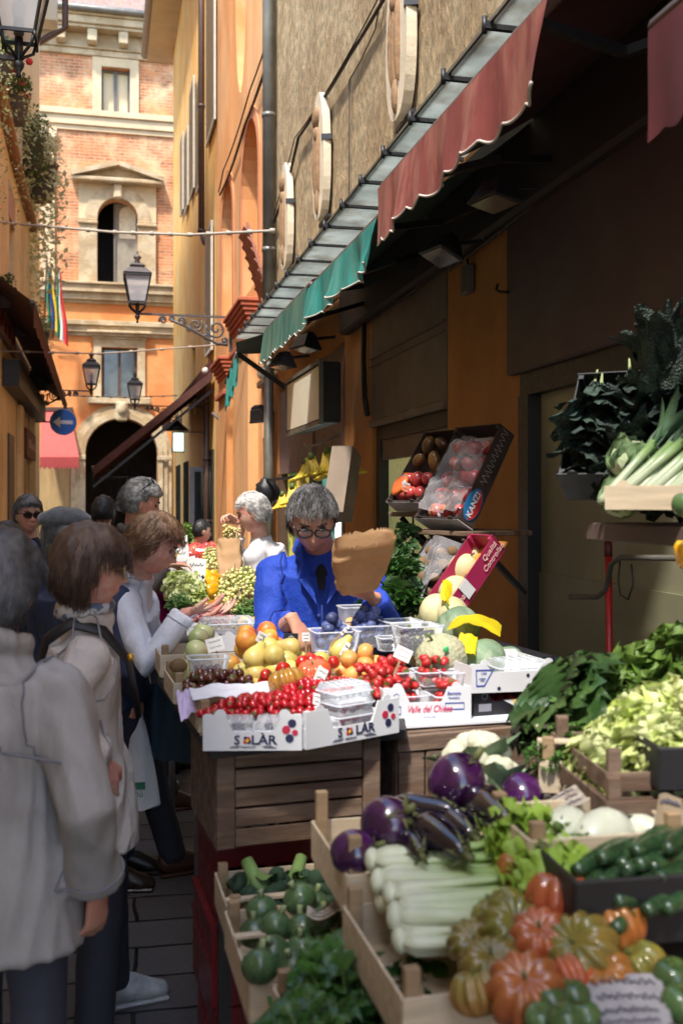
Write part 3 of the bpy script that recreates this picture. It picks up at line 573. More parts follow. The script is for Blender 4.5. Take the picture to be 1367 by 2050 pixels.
def awning(name, label, y0, y1, X, z, h, mt, under, zw=3.42, **k):
    t = thing(name, label, 'awning', (0, 0, 0))
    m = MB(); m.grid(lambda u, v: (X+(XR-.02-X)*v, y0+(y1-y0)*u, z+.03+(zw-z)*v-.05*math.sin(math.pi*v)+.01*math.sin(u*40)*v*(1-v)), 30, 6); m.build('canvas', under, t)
    m = MB(); m.tube([(X, y0, z), (X, y1, z)], .022, 8); m.build('front_bar', mt if k.pop('barc', 0) else BROWNM, t)
    valance(y0, y1, X-.02, z-.01, h, mt, t, **k)
    for y in (y0+.12, y1-.12):
        m = MB(); ym = y+(.25 if y < (y0+y1)/2 else -.25); m.bar((X, y, z-.03), ((X+XR)/2, ym, (z+zw)/2-.16), .03, .03); m.bar(((X+XR)/2, ym, (z+zw)/2-.16), (XR-.01, y, zw-.25), .03, .03); m.build('arm', IRON, t)
    return t
awning('awning', 'faded red awning with a scalloped pale edged valance above the tomato stall', 2.57*1.2/1.2, 4.34, 1.2, 3.03, .235, REDC, mat('shaded_red_canvas', (.05, .01, .012), .8, .2, 4), ph=1.2, pitch=.155)  # canvas darker than its valance: shade of the underside painted in
awning('awning', 'bright teal awning with frayed scalloped valance next to the red one', 4.36, 5.93, 1.2, 2.91, .20, TEAL, TEALSH, ph=3, fold=.03, pitch=.2)
awning('awning', 'paler teal awning with striped faded valance above the lit box sign', 5.95, 7.65, 1.2, 2.93, .23, mat('pale_teal_canvas', (.06, .25, .20), .75, .4, 9, col2=(.30, .36, .25), c2s=5, c2lo=.4, c2hi=.7, st=(4, 4, .3), transl=.4), TEALSH, ph=5, fold=.012, pitch=.14)
def end_awning():
    t = thing('awning', 'teal awning let down furthest along, its canvas darkened for underside shade', 'awning', (0, 0, 0))
    a = onY(472, 706, 10.2); b = onY(535, 672, 8.0); pf = V((a.x, 11.0, a.z)); A0 = at(474, 707, 10.6); A1 = at(533, 645, 8.3)
    wl0 = V((XR-.02, 8.4, 3.40)); wl1 = V((XR-.02, 11.3, 3.40)); B0 = V((A0.x, A0.y, A0.z)); B1 = V((1.05, 8.4, 2.95))
    f0 = at(474, 707, 10.2); f1 = V((f0.x, 8.3, f0.z))
    m = MB(); m.grid(lambda u, v: (B1.lerp(f0, u)).lerp(wl0.lerp(wl1, u), v)-V((0, 0, .05*math.sin(math.pi*v))), 10, 5); m.build('canvas', TEALSH, t)
    m = MB(); m.bar(f0, (XR-.02, f0.y-.2, 2.6), .05, .05); m.build('arm', IRON, t)
    g0 = at(452, 768, 10.4); g1 = at(474, 705, 10.2)
    m = MB(); m.tube([g0, g1], .02, 6); m.build('front_bar', BROWNM, t)
    def fl(u, v): p = g0.lerp(g1, u); return p+V((.02*math.sin(u*20+v*3), 0, -(.28+.02*math.sin(u*40))*v))
    m = MB(); m.grid(fl, 30, 6); m.build('valance', TEAL, t)
end_awning()
def near_awning():
    t = thing('awning', 'dark crimson awning nearest the viewer at the top right', 'awning', (0, 0, 0))
    k = mat('crimson_canvas', (.10, .012, .018), .8, .3, 5)
    m = MB(); m.grid(lambda u, v: (1.25+(XR-.03-1.25)*v, .4+1.75*u, 2.75+.55*v), 12, 5); m.build('canvas', k, t)
    m = MB(); m.tube([(1.25, .4, 2.75), (1.25, 2.15, 2.75)], .022, 8); m.build('front_bar', BROWNM, t)
    valance(.4, 2.15, 1.24, 2.74, .24, k, t, trim=False, ph=8)
    m = MB(); m.bar((1.25, 2.12, 2.73), (XR-.05, 2.12, 2.55), .05, .09); m.build('arm', mat('brown_arm', (.05, .02, .012), .6), t)
near_awning()
# ------------------------------------------------------------------ stone shield plaques on the roughcast
PLQ = mat('pale_stone_plaque', (.72, .60, .42), .8, .2, 6, bump=.004, bs=30); PLI = mat('brown_relief', (.33, .19, .09), .8, .4, 14, bump=.006, bs=40)
for (yc, zc_, lab) in ((onX(806, 60, XR-.05).y, 4.78, 'nearest and largest looking oval stone relief plaque on the roughcast wall'), (onX(646, 320, XR-.05).y, 4.80, 'middle oval stone relief plaque on the roughcast wall'), (onX(576, 450, XR-.05).y, 4.75, 'farthest narrow looking oval stone relief plaque beside the zinc downspout')):
    t = thing('wall_plaque', lab, 'plaque', (XR-.02, yc, zc_), group='oval reliefs on the roughcast wall')
    lo = [(.25*math.copysign(abs(math.cos(a))**.8, math.cos(a))*(1-.12*math.sin(a)), .58*math.sin(a)) for a in [i*math.pi/14 for i in range(28)]]
    m = MB(); m.plate(lo, [], .07, onwall(-.08, .07)); m.build('slab', PLQ, t)
    m = MB()
    for k in range(3): m.ell((-.085, (k-1)*.075+.0, -.06-.03*(k % 2)), (.035, .028, .34-.05*abs(k-1)), 8, 10)
    m.ell((-.085, .03, .36), (.04, .11, .10), 10, 8); m.ell((-.09, 0, .2), (.035, .06, .07), 8, 6); m.ell((-.085, .0, -.42), (.03, .045, .12), 8, 6); m.build('relief', PLI, t)
    m = MB(); m.bar((-.09, -.22, .1), (.0, -.25, .1), .05, .05); m.box2((-.03, -.2, -.6), (0, .2, -.57)); m.build('bracket', IRON, t)
# ------------------------------------------------------------------ cables
def cable(name, label, pts, r, mt, sag=0, n=12, clips=0):
    P = []
    for i in range(len(pts)-1):
        a, b = V(pts[i]), V(pts[i+1])
        for k in range(n): u = k/n; p = a.lerp(b, u); p.z -= sag*4*u*(1-u)*(b-a).length*.1; P.append(p)
    P.append(V(pts[-1])); m = MB(); m.tube(P, r, 6)
    if clips:
        for p in P[::3]: m.tube([p-V((.03, 0, 0)), p+V((.03, 0, 0))], r*1.8, 6)
    o = m.build(name, mt); return tag(o, label, 'cable')
wx = lambda px, py, d=.05: onX(px, py, XR-d)
cable('wall_cable', 'thick black cable climbing the roughcast wall past the middle plaque', [wx(548, 445), wx(575, 370), wx(597, 275), wx(650, 195), wx(700, 110), wx(755, 20), wx(800, -60)], .016, WIRE, .05)
cable('wall_cable', 'thin black wire running above the thick cable on the roughcast wall', [wx(548, 430, .07), wx(590, 275, .07), wx(655, 180, .07), wx(770, -30, .07)], .006, WIRE, .1)
cable('wall_cable', 'thin wire hanging straight down the roughcast wall between the plaques', [wx(698, 405, .03), wx(699, 160, .03), wx(722, 120, .03), wx(750, 60, .03), wx(765, -20, .03)], .005, WIRE)
cable('wall_cable', 'loose wire looping up the orange arcade wall', [wx(437, 385), wx(447, 340), wx(470, 280), wx(500, 180), wx(530, 95)], .012, WIRE, .12)
cable('wall_cable', 'twisted cable beneath the loose wire on the orange arcade wall', [wx(440, 390), wx(460, 345), wx(490, 250), wx(530, 140)], .02, WIRE, .12)
cable('street_cable', 'pale clipped cable strung across the street just below the arched loggia window', [onX(-60, 437, XL), onX(0, 446, XL)+V((.2, 0, 0)), onY(230, 465, 14.2), onY(380, 470, 13.6), wx(545, 462, .1)], .017, WIREP, 0, clips=1)
cable('street_cable', 'pale cable strung across the street at the height of the bracket lamps', [onX(2, 702, XL), onY(200, 708, 17), wx(437, 690, .05)], .014, WIREP, .02, clips=1)
cable('street_cable', 'thin grey cable crossing low in front of the lower palazzo window', [onY(140, 792, 26), onY(250, 796, 26), onY(352, 792, 26)], .014, WIREP, 0, clips=1)
# ------------------------------------------------------------------ bracket lanterns
def lantern(label, base, side, s=1.0, arm=1.5, scroll=True):
    "base = centre of the lantern's foot, side = +1 bracket goes to +x"
    t = thing('street_lamp', label, 'street lamp', base, group='iron bracket lanterns')
    m = MB()
    def sq(z, w, z2, w2): 
        vs = [(-w, -w, z), (w, -w, z), (w, w, z), (-w, w, z), (-w2, -w2, z2), (w2, -w2, z2), (w2, w2, z2), (-w2, w2, z2)]
        m.add(vs, [(0, 1, 5, 4), (1, 2, 6, 5), (2, 3, 7, 6), (3, 0, 4, 7), (3, 2, 1, 0), (4, 5, 6, 7)], SC(s))
    sq(.545, .19, .575, .20); sq(.575, .205, .66, .12); sq(.66, .09, .70, .105); sq(.70, .11, .74, .06)
    m.lathe([(.03, .74), (.045, .76), (.03, .79), (.06, .82), (.05, .85), (.012, .87), (.018, .90), (.0, .93)], 10, SC(s)); m.build('roof', IRONG, t)
    m = MB()
    for i, j in ((-1, -1), (1, -1), (1, 1), (-1, 1)): m.bar(V((i*.115, j*.115, .16))*s, V((i*.19, j*.19, .55))*s, .018*s, .018*s)
    for a, z in ((.115, .16), (.19, .545)):
        for i, j, k, l in ((-1, -1, 1, -1), (1, -1, 1, 1), (1, 1, -1, 1), (-1, 1, -1, -1)): m.bar(V((i*a, j*a, z))*s, V((k*a, l*a, z))*s, .02*s, .024*s)
    for i in range(4):
        w = math.pi/4+i*math.pi/2; c, d = math.cos(w), math.sin(w); m.tube([V((c*.16, d*.16, .16))*s, V((c*.13, d*.13, .08))*s, V((c*.05, d*.05, .03))*s, V((c*.02, d*.02, .0))*s], .012*s, 6)
        m.tube([V((c*.165, d*.165, .16))*s, V((c*.165, d*.165, .11))*s], .012*s, 6)
    m.build('cage', IRON, t)
    m = MB(); m.lathe([(.0, -.14), (.022, -.13), (.012, -.10), (.035, -.06), (.04, -.03), (.02, -.01), (.022, .03), (.03, .06), (.03, .15), (0, .16)], 10, SC(s)); m.build('finial', IRON, t)
    m = MB(); g = []
    for i, j, k, l in ((-1, -1, 1, -1), (1, -1, 1, 1), (1, 1, -1, 1), (-1, 1, -1, -1)):
        a = .108; b = .182; m.quad(V((i*a, j*a, .165))*s, V((k*a, l*a, .165))*s, V((k*b, l*b, .54))*s, V((i*b, j*b, .54))*s)
    m.build('glass', PANE, t)
    m = MB(); m.ell((0, 0, .34*s), (.05*s, .05*s, .075*s), 10, 8); m.lathe([(.035, .17), (.04, .25), (.03, .28), (0, .29)], 10, SC(s), mi=1); m.build('bulb', [mat('frosted_bulb', (.8, .8, .78), .4), GREYM], t)
    # bracket
    sd = side; m = MB(); m.bar((sd*.02, 0, -.0), (sd*arm, 0, 0), .035*s, .03*s); m.bar((sd*arm, 0, -.52*s), (sd*arm, 0, .1*s), .05*s, .05*s)
    if scroll:
        L = arm; m.tube([(sd*L*.33, 0, -.06), (sd*L*.5, 0, -.15*s), (sd*L*.68, 0, -.28*s), (sd*L*.85, 0, -.40*s), (sd*L*.97, 0, -.42*s)], .022*s, 6)
        def spiral(cx, cz, r, dr=1, tn=1.6, a0=0):
            P = []
            for i in range(26):
                q = i/25; a = a0+dr*q*tn*2*math.pi; P.append((sd*(cx+r*(1-q*.85)*math.cos(a)), 0, cz+r*(1-q*.85)*math.sin(a)))
            m.tube(P, .013*s+.004, 5)
        for cx, cz, r, dr in ((L*.84, -.18*s, .15*s, 1), (L*.62, -.13*s, .105*s, -1), (L*.47, -.085*s, .065*s, 1), (L*.27, -.08*s, .06*s, -1), (L*.36, -.055*s, .045*s, 1), (L*.74, -.30*s, .06*s, -1), (L*.93, -.35*s, .06*s, 1), (L*.55, -.2*s, .04*s, 1)): spiral(cx, cz, r, dr, 1.6, 1+cx*7)
    m.build('bracket', IRONG, t)
    return t
b1 = onY(275, 628, 15.3); lantern('largest clear bracket lantern, hanging in front of the arched palazzo window', b1, 1, 1.0, XR-.16-b1.x)
b2 = onY(183, 783, 24.0); lantern('bracket lantern on the left above the blue arrow sign', b2, -1, 1.0, b2.x+1.62)
b3 = onY(270, 812, 27.5); lantern('smallest bracket lantern in front of the lower palazzo window', b3, 1, 1.0, XR-b3.x)
b0 = onY(38, 118, 5.6); lantern('large black lantern cut by the top left corner of the frame', b0, -1, .74, b0.x+1.5, False)
# ------------------------------------------------------------------ arrow sign
p = onY(127, 845, 22.5); t = thing('road_sign', 'round blue sign with a white arrow pointing left', 'road sign', p)
def yplate(mb, loop, y, th, mi=None, holes=()): mb.plate(loop, list(holes), th, T(0, y, 0) @ RX(R(90)), mi)
circ = lambda r, n=36: [(r*math.cos(i*2*math.pi/n), r*math.sin(i*2*math.pi/n)) for i in range(n)]
m = MB(); yplate(m, circ(.282), 0, .02); yplate(m, circ(.268), -.012, .004, 1)
m.build('disc', [mat('white_sign_paint', (.75, .75, .74), .4), mat('blue_sign_paint', (.015, .15, .62), .4, .05)], t)
m = MB(); yplate(m, [(-.215, 0), (-.06, .12), (-.075, .04), (.2, .035), (.2, -.045), (-.075, -.04), (-.06, -.12)], -.018, .006); m.build('arrow', mat('bright_white_paint', (.92, .92, .92), .4, 0), t)
m = MB(); m.bar((-.28, .03, 0), (p.x*-1-1.6, .03, 0), .03, .03); m.box((0, .03, 0), (.3, .02, .05)); m.build('bracket', IRON, t)
# ------------------------------------------------------------------ far awnings
def far_awnings():
    t = thing('awning', 'coral red awning behind the blue arrow sign', 'awning', (0, 0, 0)); Y = 34.5
    a, b, c, d = onY(84, 822, 35.9), onY(140, 822, 35.9), onY(158, 915, Y), onY(80, 915, Y)
    m = MB(); m.grid(lambda u, v: a.lerp(b, u).lerp(d.lerp(c, u), v), 8, 8); m.build('canvas', PINKC, t)
    m = MB(); m.grid(lambda u, v: d.lerp(c, u)+V((0, -.01, -v*(.36+.04*math.cos(u*2*math.pi*8)))), 64, 2); m.build('valance', mat('dark_coral_canvas', (.40, .055, .05), .75, .15, 4), t)
    m = MB(); m.bar(a+V((0, 0, .05)), b+V((.1, 0, .05)), .15, .12); m.build('case', BROWNM, t)
    t = thing('awning', 'brown awning slanting far out over the street from the right in front of the portal', 'awning', (0, 0, 0))
    y0, y1 = 19.0, 22.5; w0 = onY(412, 742, y0); f0 = onY(186, 936, y0); 
    w0.x = XR-.05
    dv = V((0, y1-y0, 0))
    m = MB(); m.grid(lambda u, v: w0.lerp(f0, v)+dv*u, 4, 8); m.build('canvas', BROWNC, t)
    for k, dd in enumerate((V((0, 0, 0)), dv)):
        m = MB(); m.grid(lambda u, v: w0.lerp(f0, u)+dd+V((0, -.01, -.17*v+.01)), 30, 2); m.build('side_flap', mat('rust_canvas', (.11, .04, .028), .8, .3, 5, transl=.2), t)
    m = MB(); m.bar(w0+V((0, .1, -.35)), f0+V((0, .1, -.35)), .04, .05); m.build('arm', IRON, t)
    m = MB(); m.tube([f0, f0+dv], .04, 8); m.build('front_bar', BROWNM, t)
    for q in (.27, .0): pass
    t = thing('awning', 'folded dark awning with bulbs under it on the yellow building', 'awning', (0, 0, 0)); y0, y1 = 20.0, 23.5
    wz = 4.5; w0 = V((XR-.02, 19.5, onX(412, 735, XR).z)); f0 = onY(342, 815, 22); f1 = V((f0.x, 25.5, f0.z)); w1 = V((XR-.02, 25.5, w0.z))
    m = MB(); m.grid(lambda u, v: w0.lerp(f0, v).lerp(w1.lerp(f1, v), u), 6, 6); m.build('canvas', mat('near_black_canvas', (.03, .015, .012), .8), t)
    m = MB(); m.grid(lambda u, v: f0.lerp(f1, u)+V((.0, 0, -v*(.35+.05*math.cos(u*60)))), 60, 2); m.build('valance', BROWNC, t)
    m = MB(); m.grid(lambda u, v: w0.lerp(f0, v)+V((0, -.01, -.22*u)), 2, 20); m.build('side_flap', BROWNC, t)
    for q in (.15, .75, .9): m = MB(); pp = w0.lerp(f0, q)+V((0, -.1, -.1)); m.ell(pp, .07, 10, 8); m.build('bulb', mat('globe_bulb', (.8, .75, .65), .3), t)
    # left brown awning
    t = thing('awning', 'dark brown shop awning along the left wall below the flower boxes', 'awning', (0, 0, 0))
    a = onX(-40, 640, XL+.05); b = onX(84, 820, XL+.05); ya = 13.2; yb = 24.5; fx = XL+.62
    pa = onX(-20, 735, fx); pb = onX(96, 790, fx); wz = 4.35
    m = MB(); m.grid(lambda u, v: (XL+.02+(fx-XL)*v, ya+(yb-ya)*u, 4.55-.45*v-.25*u), 12, 4); m.build('canvas', mat('dusty_brown_canvas', (.10, .045, .035), .8, .3, 3), t)
    m = MB(); m.grid(lambda u, v: (XL+.02+(fx-XL), ya+(yb-ya)*u+.002, 4.10-.25*u-v*(.28+.03*math.cos(u*90))), 90, 2); m.build('valance', BROWNC, t)
    m = MB(); m.tube([(fx, ya, 4.1), (fx, yb, 3.85)], .035, 8); m.build('front_bar', IRONG, t)
    m = MB(); m.box2((XL+.01, 16, 3.35), (XL+.25, 23, 3.75)); m.build('case', IRON, t)
far_awnings()
# ------------------------------------------------------------------ left wall signs, flags, plants
def signs():
    y0, y1 = YX(-25, XL), YX(25, XL); t = thing('shop_sign', 'pale red lettered shop sign fixed high on the cream wall under the flower boxes', 'sign', (0, 0, 0))
    za, zb = onX(12, 690, XL).z, onX(12, 640, XL).z
    m = MB(); m.box2((XL+.0, y0, za), (XL+.06, y1, zb), bev=.01); m.build('board', mat('pinkish_board', (.42, .26, .19), .7, .3, 6), t)
    MY = Matrix(((0, 0, 1, XL+.065), (1, 0, 0, (y0+y1)/2), (0, 1, 0, (za+zb)/2), (0, 0, 0, 1)))
    m = MB(); m.text('MANO', .42, MY, .02, sx=2.4); m.build('lettering', mat('dull_red_paint', (.25, .03, .02), .6), t)
    m = MB(); m.tube([(XL+.03, y0, za-.03), (XL+.03, y1, za-.03)], .03, 6); m.build('lower_rail', IRONG, t)
    t = thing('shop_sign', 'small wooden sign with pink lettering on the left wall behind the sunglasses man', 'sign', (0, 0, 0)); y0, y1 = YX(55, XL+.1), YX(72, XL+.1); za, zb = onX(64, 920, XL+.1).z, onX(64, 865, XL+.1).z
    m = MB(); m.box2((XL+.02, y0, za), (XL+.1, y1, zb), bev=.01); m.build('board', mat('dark_red_wood', (.14, .05, .03), .6), t)
    m = MB(); MY = Matrix(((0, 0, 1, XL+.105), (1, 0, 0, (y0+y1)/2), (0, 1, 0, (za+zb)/2), (0, 0, 0, 1))); m.text('Osteria', .26, MY, .02, shear=.3, sx=2.2); m.build('lettering', mat('pink_paint', (.75, .5, .5), .6), t)
    # flags
    for k, (px, py, cols, lab) in enumerate(((95, 535, [(.01, .16, .07), (.01, .05, .25), (.75, .5, .02)], 'green blue and yellow flag hanging beside the palazzo'), (113, 545, [(.01, .14, .06), (.7, .7, .66), (.6, .02, .02)], 'green white and red flag hanging beside the palazzo'))):
        top = onY(px-1, py, 34.5); bot = onY(px+2, py+(115 if k == 0 else 130), 34.8); t = thing('flag', lab, 'flag', top)
        q = bot-top; m = MB(); m.tube([V((0, 0, .3)), V((-.15, 1.2, q.z*.95))], .03, 6); m.lathe([(0, .25), (.04, .3), (0, .42)], 6); m.build('pole', BROWNM, t)
        for j, c in enumerate(cols):
            m = MB(); m.grid(lambda u, v: ((j+u)/3*.42*(.35+.65*v)+.02*math.sin(v*9+j), .06*math.sin(6*(j+u)+v*3), -v*abs(q.z)+(.0)-.12*(j+u)*v), 4, 14); m.build('stripe', mat('flag_%d_%d' % (k, j), c, .8, .2, 4), t)
signs()
def foliage(c, r, n, size, mt, par=None, name='leaves', hang=0, M=None):
    m = MB(); c = V(c)
    cl = [V((random.gauss(0, .45), random.gauss(0, .45), random.gauss(0, .45))) for _ in range(max(3, n//40))]
    for i in range(n):
        k = random.choice(cl); p = V([k[j]+random.gauss(0, .28) for j in range(3)])
        if p.length > 1.15: p *= 1.1/p.length
        p = V((p.x*r[0], p.y*r[1], p.z*r[2]-(hang*random.random()**2))); a = Euler((random.uniform(-1, 1), random.uniform(-1, 1), random.uniform(0, 6.28))).to_matrix().to_4x4()
        s = size*random.uniform(.6, 1.4); Mx = T(*(c+p)) @ a @ SC(s); m.add([(-.5, 0, 0), (0, -.32, .06), (.5, 0, 0), (0, .32, .06)], [(0, 1, 2, 3)], Mx)
    return m.build(name, mt, par)
CASC = mat('sun_painted_leaf', (.75, .78, .52), .6, .3, 20, rnd=.2, transl=.4)  # sunlight put into the colour, paler than the other leaves
POT = mat('grey_plastic_pot', (.12, .11, .10), .6); FLW = mat('red_petal', (.5, .02, .03), .6)
def planter(label, px, py, X, s, hang, n=260, mt=GR, flowers=0, pale=0):
    p = onX(px, py, X); t = thing('hanging_plant', label, 'plant', p)
    m = MB(); m.lathe([(.09*s, -.22*s), (.13*s, 0), (.14*s, .01), (.12*s, 0), (.0, -.01)], 10); m.build('pot', POT, t)
    foliage((0, 0, .12*s), (.14*s, .34*s, .14*s), n, .045+.01*s, mt, t, 'foliage')
    if hang: foliage((.02, 0, -.1), (.16*s, .4*s, .12*s), n, .045+.008*s+(.06 if mt is CASC else 0), (pale and mt is not CASC) and GRL or mt, t, 'foliage', hang=hang)
    if flowers:
        for _ in range(flowers): m = MB(); m.ell((random.uniform(-.2, .2)*s, random.uniform(-.3, .3)*s, random.uniform(.02, .3)*s), .035*s, 6, 4); m.build('flower', FLW, t)
planter('small pot of pale flowers on the cream wall above the lettered sign', 8, 582, XL+.15, 1.0, 0, 200, flowers=0)
planter('small pot of red flowers near the drainpipe below the other small pot', 38, 640, XL+.15, 1.15, 0, 240, flowers=8)
planter('bushy grey green plant trailing down beside the hanging flags', 70, 668, XL+.06, 2.3, 1.3, 900, GRL)
planter('trailing plant with red flowers on the highest balcony in view', 30, 200, XL+.05, 1.8, 1.8, 700, flowers=12, pale=1)
planter('dark leafy plant on the pale building below the flowered balcony', 60, 282, XL+.02, 2.4, .6, 700)
planter('cascade of foliage with sunlight painted into its pale leaves in front of the palazzo pilaster', 74, 330, XL+.1, 3.4, 2.6, 1100, CASC, pale=1)
planter('leafy plant high up behind the large black lantern', -4, 110, XL+.1, 1.6, 2.0, 500, pale=1)
planter('low trailing tuft just above the left bracket lamp', 76, 745, XL+.15, 1.7, .5, 300)
# ------------------------------------------------------------------ lamps, sign box and odds on the shop front
def flood(label, p, rz, tilt, s=1.0, mt=IRON):
    t = thing('floodlight', label, 'floodlight', p, rz, group='floodlights under the awnings'); X = RX(tilt) @ SC(s)
    m = MB(); vs = [(-.14, -.10, -.02), (.14, -.10, -.02), (.14, .10, -.02), (-.14, .10, -.02), (-.09, -.05, .11), (.09, -.05, .11), (.09, .05, .11), (-.09, .05, .11)]
    m.add(vs, [(0, 1, 5, 4), (1, 2, 6, 5), (2, 3, 7, 6), (3, 0, 4, 7), (4, 5, 6, 7)], X); m.box((0, 0, -.03), (.30, .22, .025), X, .006)
    for k in range(5): m.box((-.07+.035*k, 0, .12), (.006, .08, .03), X)
    m.build('housing', mt, t)
    m = MB(); m.box((0, 0, -.045), (.26, .18, .006), X); m.build('lens', mat('lamp_lens', (.10, .10, .09), .15, .1, 5, spec=.8), t)
    m = MB(); m.bar((0, .0, .06*s), (0, .35*s, .12*s), .025*s, .03*s); m.bar((-.13*s, 0, .03*s), (0, .12*s, .1*s), .015*s, .02*s); m.build('bracket', IRON, t)
flood('floodlight with a pale lens hanging under the bright teal awning', onX(885, 505, 1.55), R(-75), R(-25), .65)
flood('black floodlight under the red awning, furthest right', onX(990, 395, 1.55), R(-75), R(-10), .65)
flood('floodlight directly above the lit box sign', onX(612, 692, 1.5), R(-70), R(-8), .75)
flood('floodlight at the far left edge of the teal valances', onX(566, 728, 1.5), R(-70), R(-8), .75)
flood('small black floodlight on the orange pilaster left of the box sign', onX(523, 832, 1.85), R(-60), R(35), 1.0)
t = thing('globe_lamp', 'small white globe lamp at the end of the green awning', 'lamp', onX(528, 747, 1.85)); m = MB(); m.ell((0, 0, 0), .085, 14, 10); m.build('globe', mat('globe_bulb'), t); m = MB(); m.tube([(.03, 0, 0), (.15, 0, 0)], .06, 12); m.build('mount', STONE2, t)
def sign_box():
    # pale illuminated box sign projecting from the wall over the window
    X0, X1 = 1.58, 1.74; y = 8.3; a = onX(573, 800, X0); b = onX(640, 800, X0)
    yA, yB = onX(573, 800, X0).y, onX(641, 800, X0).y; t = thing('sign_box', 'blank pale cream box sign hung over the banana window', 'sign', (0, 0, 0))
    zb = onX(641, 845, X0).z; zt = onX(641, 722, X0).z
    m = MB(); m.box2((X0+.012, yB+.01, zb), (X1, yA-.01, zt), bev=.01); m.build('case', mat('dark_sign_case', (.02, .018, .018), .6), t)
    m = MB(); m.box2((X0, yB+.03, zb+.03), (X0+.011, yA-.03, zt-.03)); m.build('face', mat('cream_acrylic', (.80, .74, .56), .4, .08, 3), t)
    m = MB()
    for z in (zb, zt): m.box2((X0-.012, yB, z-.015), (X0+.02, yA, z+.015))
    for yy in (yB, yA): m.box2((X0-.012, yy-.012, zb), (X0+.02, yy+.012, zt))
    m.build('frame', GREYM, t)
sign_box()
def mirror():
    # grey framed door leaf standing by the yellow building
    y = 20.5; a, b = onY(380, 935, y), onY(412, 1090, y); t = thing('door_frame', 'tall pale grey metal door frame standing open beside the dark drainpipe', 'door frame', (a.x, y, 0))
    w = b.x-a.x; m = MB(); zt = a.z
    m.box2((0, 0, 0), (.09, .08, zt)); m.box2((.09, 0, zt-.09), (w, .08, zt)); m.box2((w, 0, 0), (w+.09, .08, zt)); m.build('frame', mat('light_grey_metal', (.45, .47, .52), .4), t)
    m = MB(); m.box2((.09, .03, .02), (w, .05, zt-.09)); m.build('pane', GLASS, t)
mirror()
def far_lamps():
    t = thing('pendant_lamp', 'blue enamel pendant lamp under the brown awnings', 'lamp', onY(352, 862, 21)); m = MB(); m.lathe([(.28, 0), (.12, .14), (.05, .2), (0, .21)], 16); m.build('shade', mat('blue_enamel', (.02, .035, .07), .35), t); m = MB(); m.tube([(0, 0, .2), (0, 0, .5)], .01, 5); m.tube([(0, 0, .5), (1.2, 0, .5)], .01, 5); m.build('stem', IRON, t)
    t = thing('hanging_sign', 'small glowing green white sign beneath the brown awnings', 'sign', onY(357, 885, 20)); m = MB(); m.box((0, 0, 0), (.2, .06, .36), bev=.01); m.build('face', mat('pale_green_lit', (.55, .75, .6), .5, 0, emis=.5), t); m = MB(); m.box((0, .05, 0), (.24, .05, .4)); m.bar((0, .05, .2), (1.0, .05, .2), .02, .02); m.build('case', IRON, t)
far_lamps()
# things hanging in bay one: red pole, handrail
def bay_one():
    a = onX(1216, 1085, XR-.03); b = onX(1222, 1345, XR-.12); t = thing('broom', 'red handled broom leaning on the olive panelled wall', 'broom', (0, 0, 0))
    b2 = V((b.x, b.y, .1)); m = MB(); m.tube([a, a.lerp(b, .12)], .016, 8, mi=1); m.tube([a.lerp(b, .12), b2], .014, 8); m.build('handle', [mat('red_handle', (.42, .012, .015), .4), mat('dark_red_grip', (.10, .01, .01), .6)], t)
    m = MB(); m.box((b2.x-.03, b2.y, .05), (.06, .3, .1), bev=.01); m.build('head', mat('dull_bristle', (.12, .09, .06), .9), t)
    P = [onX(px, py, XR-.06) for px, py in ((1140, 1195), (1195, 1195), (1212, 1180), (1222, 1130), (1240, 1116), (1400, 1118))]
    o = MB().tube(P, .011, 8).build('handrail', mat('grey_rail', (.12, .115, .10), .45)); tag(o, 'bent grey metal rail on the olive panelled wall behind the broom', 'rail')
    P = [onX(px, py, XR-.05) for px, py in ((1240, 1120), (1236, 1160), (1240, 1190), (1256, 1200), (1266, 1170), (1262, 1130))]
    tag(MB().tube(P, .004, 5).build('looped_wire', WIRE), 'thin wire loop hanging from the grey rail', 'wire')
bay_one()

wc = lambda *P: [onX(px, py, XR-.05) for px, py in P]
cable('wall_cable', 'drooping black cable under the awnings above the taupe shutter', wc((700, 640), (760, 600), (830, 560), (900, 520), (960, 480)), .012, WIRE, .25)
cable('wall_cable', 'second black cable looping from the taupe shutter to the brown panel', wc((745, 590), (800, 600), (860, 545), (930, 455), (1040, 380), (1150, 260)), .009, WIRE, .3)
cable('wall_cable', 'thin conduit running along the top of the brown fascia panel', wc((900, 540), (1030, 440), (1200, 300), (1340, 190)), .01, WIRE, 0)
t = thing('junction_box', 'small grey junction box on the ochre pier under the awnings', 'box', onX(935, 560, XR-.03)); MB().box((0, 0, 0), (.05, .10, .16), bev=.008).build('case', mat('grey_box', (.12, .10, .09), .5), t); MB().tube([(0, 0, .08), (0, .0, .5)], .008, 6).build('conduit', WIRE, t)
t = thing('wall_hook', 'small dark hook on the ochre pier beside the brown panel', 'hook', onX(1022, 585, XR-.03)); m = MB(); m.tube([(0, 0, 0), (-.06, 0, 0), (-.06, .05, .02), (-.05, .05, .05)], .007, 6); m.build('hook', IRON, t)
